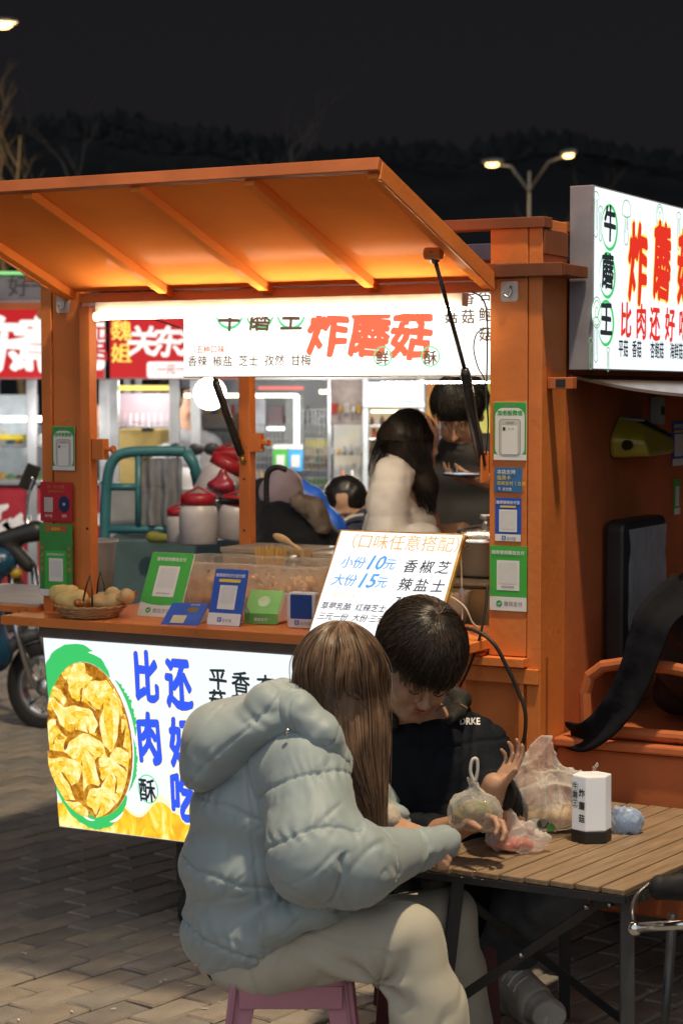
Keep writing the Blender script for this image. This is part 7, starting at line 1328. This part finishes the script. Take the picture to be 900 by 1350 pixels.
for a_ in ((S1, b1, -10, 110, 586, 12.15, 9, 8, 20, (0, 0, 2, 4, 6)), (S1, b1, -10, 112, 634, 12.3, 12, 6, 14, (2, 5, 0, 3)), (S2, b2, 240, 322, 545, 13.3, 8, 6, 14, (0, 1, 4, 5, 2)), (S2, b2, 236, 324, 640, 12.4, 9, 10, 26, (6, 0, 7, 1, 0)), (S2, b2, 236, 324, 668, 12.2, 11, 10, 22, (0, 6, 7, 5)), (S3, b3, 332, 400, 563, 12.9, 8, 8, 22, (0, 6, 7, 1)), (S3, b3, 332, 400, 640, 12.4, 8, 8, 20, (0, 2, 1, 7, 3)), (S3, b3, 402, 472, 560, 12.9, 9, 10, 26, (6, 0, 7, 4)), (S3, b3, 402, 472, 611, 12.5, 8, 6, 14, (2, 5, 0, 3)), (S3, b3, 402, 472, 668, 12.3, 8, 6, 14, (3, 2, 0, 1)), (S4, b4, 436, 478, 545, 11.4, 8, 8, 18, (0, 1, 2, 7)), (S4, b4, 436, 478, 600, 11.3, 8, 8, 16, (0, 2, 6)), (S4, b4, 487, 550, 560, 10.8, 7, 6, 13, (2, 1, 0, 5)), (S4, b4, 436, 486, 655, 10.5, 8, 6, 14, (0, 1, 2))): goods(*a_)
for k, (px, Y) in enumerate(((246, 10.9), (292, 10.6))):
    t = thing('parked_scooter', ('parked scooter with white front shield under the bright bulb', 'parked scooter with chrome bars half hidden by the orange post')[k], 'scooter', atY(px, 700, Y).xy.to_3d(), 0, 'scooters parked before the stalls'); bb = t.location.copy(); g2 = lambda x, y, d=0.: atY(x, y, Y + d) - bb
    S_ = SDF(g2(px - 14, 700) - Vector((.15, .3, .1)), g2(px + 14, 600) + Vector((.15, .3, .1)), .016); S_.cap(g2(px, 632), g2(px + 3, 665), .07, .09, .04); S_.cap(g2(px + 3, 665), g2(px + 8, 700), .09, .1, .04); S_.mesh('shield', mat('shield_%d' % k, ((.55, .55, .57), (.10, .03, .04))[k], .3), t)
    MB().tube(spline([g2(px - 16, 622), g2(px - 6, 612), g2(px + 6, 612), g2(px + 17, 620)]), .014, 8).build('handlebar', STEEL, t, True)
    for s_ in (-1, 1): m__ = MB(); m__.tube([g2(px + s_ * 10, 614), g2(px + s_ * 13, 596)], .006, 6); m__.blob(g2(px + s_ * 13, 592), (.045, .015, .035), 10, 5); m__.build('mirror', BLACKPL, t, True)
    wq = MB(); wq.lathe([(.14, -.04), (.22, -.03), (.22, .03), (.14, .04), (.14, -.04)], (0, 0, 0), 24, Matrix.Translation((g2(px + 6, 700).x, 0, .22)) @ Matrix.Rotation(R(30), 4, 'Z') @ Matrix.Rotation(R(90), 4, 'Y')); wq.build('wheel', mat('tyre_rubber', (.018, .018, .018), .8), t, True)
for a_ in ((60, 560, 11.6, 8), (200, 520, 12.4, 6), (280, 530, 10.9, 7), (420, 530, 11.7, 9), (520, 520, 10.3, 6), (600, 500, 9.6, 6), (480, 560, 9.4, 4)): area(*a_)
# ================================================================ electric trikes and scooter behind the cart
TEAL = mat('teal_paint', (.03, .13, .15), .4, spec=.5)
tk = thing('cargo_trike', 'teal framed cargo trike with clear rain curtain behind the left posts', 'trike', atY(190, 650, 8.6).xy.to_3d()); bk_ = tk.location.copy(); q_ = lambda px, py, Y=8.6: atY(px, py, Y) - bk_
def cab(dy): return [q_(138, 720, 8.6 + dy), q_(141, 640, 8.6 + dy), q_(149, 608, 8.6 + dy), q_(166, 597, 8.6 + dy), q_(200, 595, 8.6 + dy), q_(245, 595, 8.6 + dy)]
for dy in (0, .7): MB().tube(spline(cab(dy), 6), .024, 10).build('cab_frame', TEAL, tk, True)
fr_ = MB(); fr_.tube([q_(140, 642), q_(185, 642)], .016, 8); fr_.tube([q_(183, 600), q_(183, 700)], .016, 8); fr_.tube([q_(140, 698), q_(262, 698)], .018, 8); fr_.tube([q_(245, 595), q_(256, 612), q_(262, 640)], .026, 10); fr_.build('cab_bar', TEAL, tk, True)
N_ = 16; vs = []; 
for i in range(N_ + 1):
    for j in range(N_ + 1): p = q_(186 + 55 * i / N_, 604 + 88 * j / N_, 8.58); vs.append(p + Vector((0, .03 * math.sin(i * 1.1 + .4 * math.sin(j * .6)), 0)))
cu_ = MB(); cu_.add(vs, [(i * (N_ + 1) + j, i * (N_ + 1) + j + 1, (i + 1) * (N_ + 1) + j + 1, (i + 1) * (N_ + 1) + j) for i in range(N_) for j in range(N_)]); cu_.build('rain_curtain', mat('grey_curtain', (.10, .10, .11), .2, col2=(.25, .26, .28), scale=5, alpha=.88, bump=.3, bscale=12), tk, True, fix=False)
sbox(tk, bk_, 145, 255, 645, 700, 8.9, .05, mat('pale_backrest', (.25, .26, .28), .4), 'back_panel'); sbox(tk, bk_, 140, 330, 712, 800, 8.5, .9, mat('trike_body', (.05, .09, .10), .5), 'body'); S_ = SDF(q_(186, 705, 8.3) - Vector((.05, .1, .1)), q_(240, 690, 8.5) + Vector((.1, .1, .1)), .015); S_.cap(q_(200, 708, 8.4), q_(225, 710, 8.4), .028, .02, .02); S_.mesh('yellow_rag', mat('olive_cloth', (.16, .16, .03), .8), tk)
for x in (-.15, .35):
    W_ = MB(); W_.lathe([(.0, -.04), (.2, -.04), (.24, -.02), (.24, .02), (.2, .04), (0, .04)], (0, 0, 0), 20, Matrix.Translation((x, .4, .24)) @ Matrix.Rotation(R(90), 4, 'Y')); W_.build('wheel', mat('tyre_rubber', (.018, .018, .018), .8), tk)
JUG = film('jug_white', (.72, .70, .70), .04, .3, .55); JR = mat('jug_red_lid', (.27, .012, .02), .4)
def jug(px, py, Y, label, s=1., tilt=0.):
    t = thing('plastic_jug', label, 'jug', atY(px, py, Y), 0, 'white jugs with red lids'); M_ = Matrix.Rotation(R(tilt), 4, 'Y') @ Matrix.Scale(s, 4)
    MB().lathe([(0, 0), (.075, 0), (.083, .01), (.085, .13), (.078, .16), (.06, .178), (.055, .185)], seg=24, M=M_).build('body', mat('jug_body', (.37, .34, .36), .4), t, True); MB().lathe([(.066, .172), (.072, .175), (.072, .205), (.066, .215), (.03, .222), (0, .224)], seg=24, M=M_).build('lid', JR, t, True); MB().tube([M_ @ Vector(p) for p in ((-.07, 0, .17), (-.075, 0, .21), (0, 0, .25), (.075, 0, .21), (.07, 0, .17))], .006, 6).build('handle', JR, t, True)
jug(237, 715, 7.9, 'lower left white jug with red lid on the trike', .62); jug(262, 718, 7.7, 'front white jug with wide red lid', .9); jug(272, 668, 8.1, 'white jug with red lid leaning on the others', 1.0, 28); jug(300, 660, 8.3, 'white jug with red lid topmost, behind the post', 1.0, 8); jug(305, 712, 7.9, 'white jug with red lid low beside the orange post', .8, 10)
S_ = SDF((-.2, -.15, -.2), (.2, .15, .2), .01); S_.ell((0, 0, 0), (.06, .045, .035), k=.02); S_.ell((.015, 0, .04), (.025, .025, .035), k=.02); t = thing('red_bag', 'dark red knotted plastic bag on top of the jugs', 'bag', atY(290, 640, 8.0)); S_.mesh('film', mat('dark_red_film', (.22, .015, .03), .3, bump=.5, bscale=30), t, lambda P, N: .02 * nz(P, 14))
# handlebar poking out
t = thing('handlebar', 'black rubber grip of a scooter handlebar beside the orange post', 'handlebar', atY(300, 661, 7.2)); MB().tube([atY(283, 660, 7.2) - t.location, atY(291, 660, 7.2) - t.location], .009, 10).build('end_cap', STEEL, t, True); MB().tube([atY(290, 660, 7.2) - t.location, atY(330, 663, 7.3) - t.location], .012, 10).build('grip', BLACKPL, t, True)
# clothes heap on a scooter
def heap(name, label, cat, m, pts, Y, res=.012, cr_=.02, f=9):
    P = [atY(px, py, Y + dy) for px, py, dy, r_ in pts]; c_ = P[0].copy(); lo = [min(p[i] for p in P) - .2 for i in range(3)]; hi = [max(p[i] for p in P) + .2 for i in range(3)]
    S = SDF(lo, hi, res); rs = [q[3] for q in pts]
    for i in range(len(P) - 1): S.cap(P[i], P[i + 1], rs[i], rs[i + 1], .04)
    t = thing(name, label, cat, c_); o = S.mesh('fabric', m, t, lambda P_, N: cr_ * nz(P_, f, 0, (1, 1, .6)) + cr_ * .4 * nz(P_, f * 3)); o.matrix_parent_inverse = Matrix.Translation(c_).inverted(); return t
heap('winter_coat', 'black coat heaped over the scooter behind the right of the orange post', 'coat', mat('coat_black_wool', (.012, .012, .015), .85, sheen=.3), [(345, 650, 0, .05), (372, 690, 0, .13), (390, 730, 0, .18), (405, 790, 0, .2)], 7.3)
heap('scarf', 'dark red coat folded between black and blue cloth', 'coat', mat('maroon_cloth', (.12, .012, .03), .8, sheen=.4), [(378, 665, 0, .04), (405, 690, 0, .07), (425, 735, 0, .08), (435, 790, 0, .1)], 7.35)
heap('brown_scarf', 'taupe patterned scarf lying over the red coat', 'scarf', mat('taupe_scarf', (.22, .16, .12), .85, col2=(.35, .28, .22), scale=30), [(392, 660, 0, .03), (415, 672, 0, .035), (425, 695, 0, .03)], 7.15, .008, .012, 18)
heap('blue_tarp', 'bright blue tarpaulin sloping behind the heaped coats', 'tarpaulin', mat('blue_tarp', (.015, .09, .50), .45), [(372, 617, 0, .012), (382, 640, 0, .04), (408, 665, 0, .06), (432, 700, 0, .07), (445, 760, 0, .1)], 7.6)
heap('pink_hat', 'pale pink striped hat lying on the heap of coats', 'hat', mat('pale_pink_cloth', (.50, .38, .42), .8, col2=(.55, .45, .48), scale=6), [(360, 650, 0, .055), (375, 640, 0, .06), (382, 655, 0, .05)], 7.25, .008, .008)
t = thing('scooter_mirror', 'round black scooter mirror on a curved stalk by the pink hat', 'mirror', atY(357, 640, 7.0)); MB().tube(spline([atY(px, py, 7.0) - t.location for px, py in ((352, 668), (351, 640), (354, 622), (366, 616), (378, 620))]), .010, 8).build('stalk', BLACKPL, t, True)
# scooter at the far left
sc_ = thing('electric_scooter', 'blue electric scooter with mirror and chrome fork behind the end shelf', 'scooter', atZ(40, 958, 0)); bs_ = sc_.location.copy(); YS = bs_.y; s2 = lambda px, py, dy=0.: atY(px, py, YS + dy) - bs_
wc = s2(62, 905); wr_ = .215
W_ = MB(); Mw = Matrix.Translation(wc) @ Matrix.Rotation(R(62), 4, 'Z') @ Matrix.Rotation(R(90), 4, 'Y')
W_.lathe([(wr_ - .065, -.03), (wr_ - .02, -.045), (wr_, -.02), (wr_, .02), (wr_ - .02, .045), (wr_ - .065, .03), (wr_ - .065, -.03)], (0, 0, 0), 40, Mw); wh = W_.build('wheel', mat('tyre_rubber', (.018, .018, .018), .8), sc_, True)
W_ = MB(); W_.lathe([(wr_ - .088, -.025), (wr_ - .066, -.030), (wr_ - .066, .030), (wr_ - .088, .025), (wr_ - .088, -.025)], (0, 0, 0), 40, Mw); W_.lathe([(0, -.04), (.04, -.035), (.04, .035), (0, .04)], (0, 0, 0), 16, Mw)
for k in range(10): a = k * math.pi / 5; W_.tube([Mw @ Vector((.035 * math.cos(a), .035 * math.sin(a), 0)), Mw @ Vector(((wr_ - .08) * math.cos(a + .2), (wr_ - .08) * math.sin(a + .2), 0))], .007, 6)
W_.build('rim', mat('rim_alloy', (.55, .55, .58), .3, metal=.9), wh, True)
fk = MB()
for dx in (-.05, .06): fk.tube([wc + Vector((dx, -.05, 0)), s2(38, 830) + Vector((dx, -.03, 0)), s2(28, 745) + Vector((dx, 0, 0))], .018, 10)
fk.build('fork', mat('fork_chrome', (.6, .6, .62), .2, metal=1.), sc_, True)
ss = MB()
ss.tube([wc + Vector((.10, -.06, 0)), s2(50, 850) + Vector((.10, -.06, 0))], .026, 10)
for k in range(8): p = wc + (s2(50, 850) - wc) * (k / 8); ss.tube([p + Vector((.10, -.085, .0)), p + Vector((.10, -.085, .012))], .010, 6)
ss.build('shock_absorber', BLACKPL, sc_, True)
S_ = SDF(s2(-60, 900) - Vector((.1, .35, .1)), s2(90, 640) + Vector((.1, .35, .05)), .014); S_.cap(s2(-40, 745), s2(4, 740), .10, .07, .05); S_.cap(s2(-40, 755), s2(-30, 850), .14, .14, .05); S_.cap(s2(-55, 850), s2(-10, 860), .13, .10, .04); S_.mesh('fairing', mat('scooter_blue', (.012, .055, .11), .3, coat=.5), sc_)
S_ = SDF(s2(0, 740) - Vector((.15, .2, .1)), s2(75, 680) + Vector((.1, .2, .05)), .01); S_.cap(s2(0, 712), s2(48, 700), .035, .05, .02); S_.cap(s2(15, 722), s2(38, 745), .04, .035, .02); S_.mesh('dashboard', BLACKPL, sc_)
S_ = SDF(s2(-10, 900, 0) - Vector((.15, .25, .1)), s2(70, 840) + Vector((.2, .2, .1)), .01)
for k in range(9): a = R(150 - k * 14); S_.cap(wc + Vector((math.cos(a) * .25, 0, math.sin(a) * .25)), wc + Vector((math.cos(a - .24) * .25, 0, math.sin(a - .24) * .25)), .028, k=.02)
S_.mesh('mudguard', mat('guard_grey', (.05, .05, .055), .35), sc_)
hb_ = MB(); hb_.tube(spline([s2(-20, 735), s2(0, 728), s2(20, 722), s2(40, 706), s2(52, 700)]), .013, 8); hb_.build('handlebar', BLACKPL, sc_, True); 
mr_ = MB(); mr_.tube(spline([s2(37, 705), s2(36, 670), s2(40, 645), s2(44, 632), s2(38, 628)]), .006, 8); mr_.tube([s2(37, 715), s2(37, 680)], .015, 8); ms = mr_.build('mirror_stalk', STEEL, sc_, True)
mm = MB(); pa, pb = s2(33, 645), s2(46, 613); mm.bar(pa, pb, .07, .016, up=(.4, -1, 0)); mm.build('mirror', BLACKPL, sc_, bevel=.008); S_ = SDF(s2(20, 700) - Vector((.1,) * 3), s2(30, 690) + Vector((.1,) * 3), .008); S_.ell(s2(21, 756), (.03, .04, .026)); S_ = SDF(s2(21, 756) - Vector((.06,) * 3), s2(21, 756) + Vector((.06,) * 3), .006); S_.ell(s2(21, 756), (.035, .03, .028)); S_.mesh('indicator', mat('amber_lens', (.35, .22, .02), .2), sc_)
cbm = MB(); rq = random.Random(3)
for k in range(5): cbm.tube(spline([s2(rq.uniform(0, 10), rq.uniform(705, 735)), s2(rq.uniform(5, 20), rq.uniform(735, 760)), s2(rq.uniform(20, 32), rq.uniform(750, 790))]), .005, 6)
cbm.build('cable', CABLE, sc_, True)
sbox(sc_, bs_, -90, 12, 800, 805, YS + .1, .3, mat('red_rail', (.25, .03, .02), .5), 'foot_board'); sbox(sc_, bs_, -90, 10, 845, 850, YS + .1, .3, MATS['red_rail'], 'foot_board')
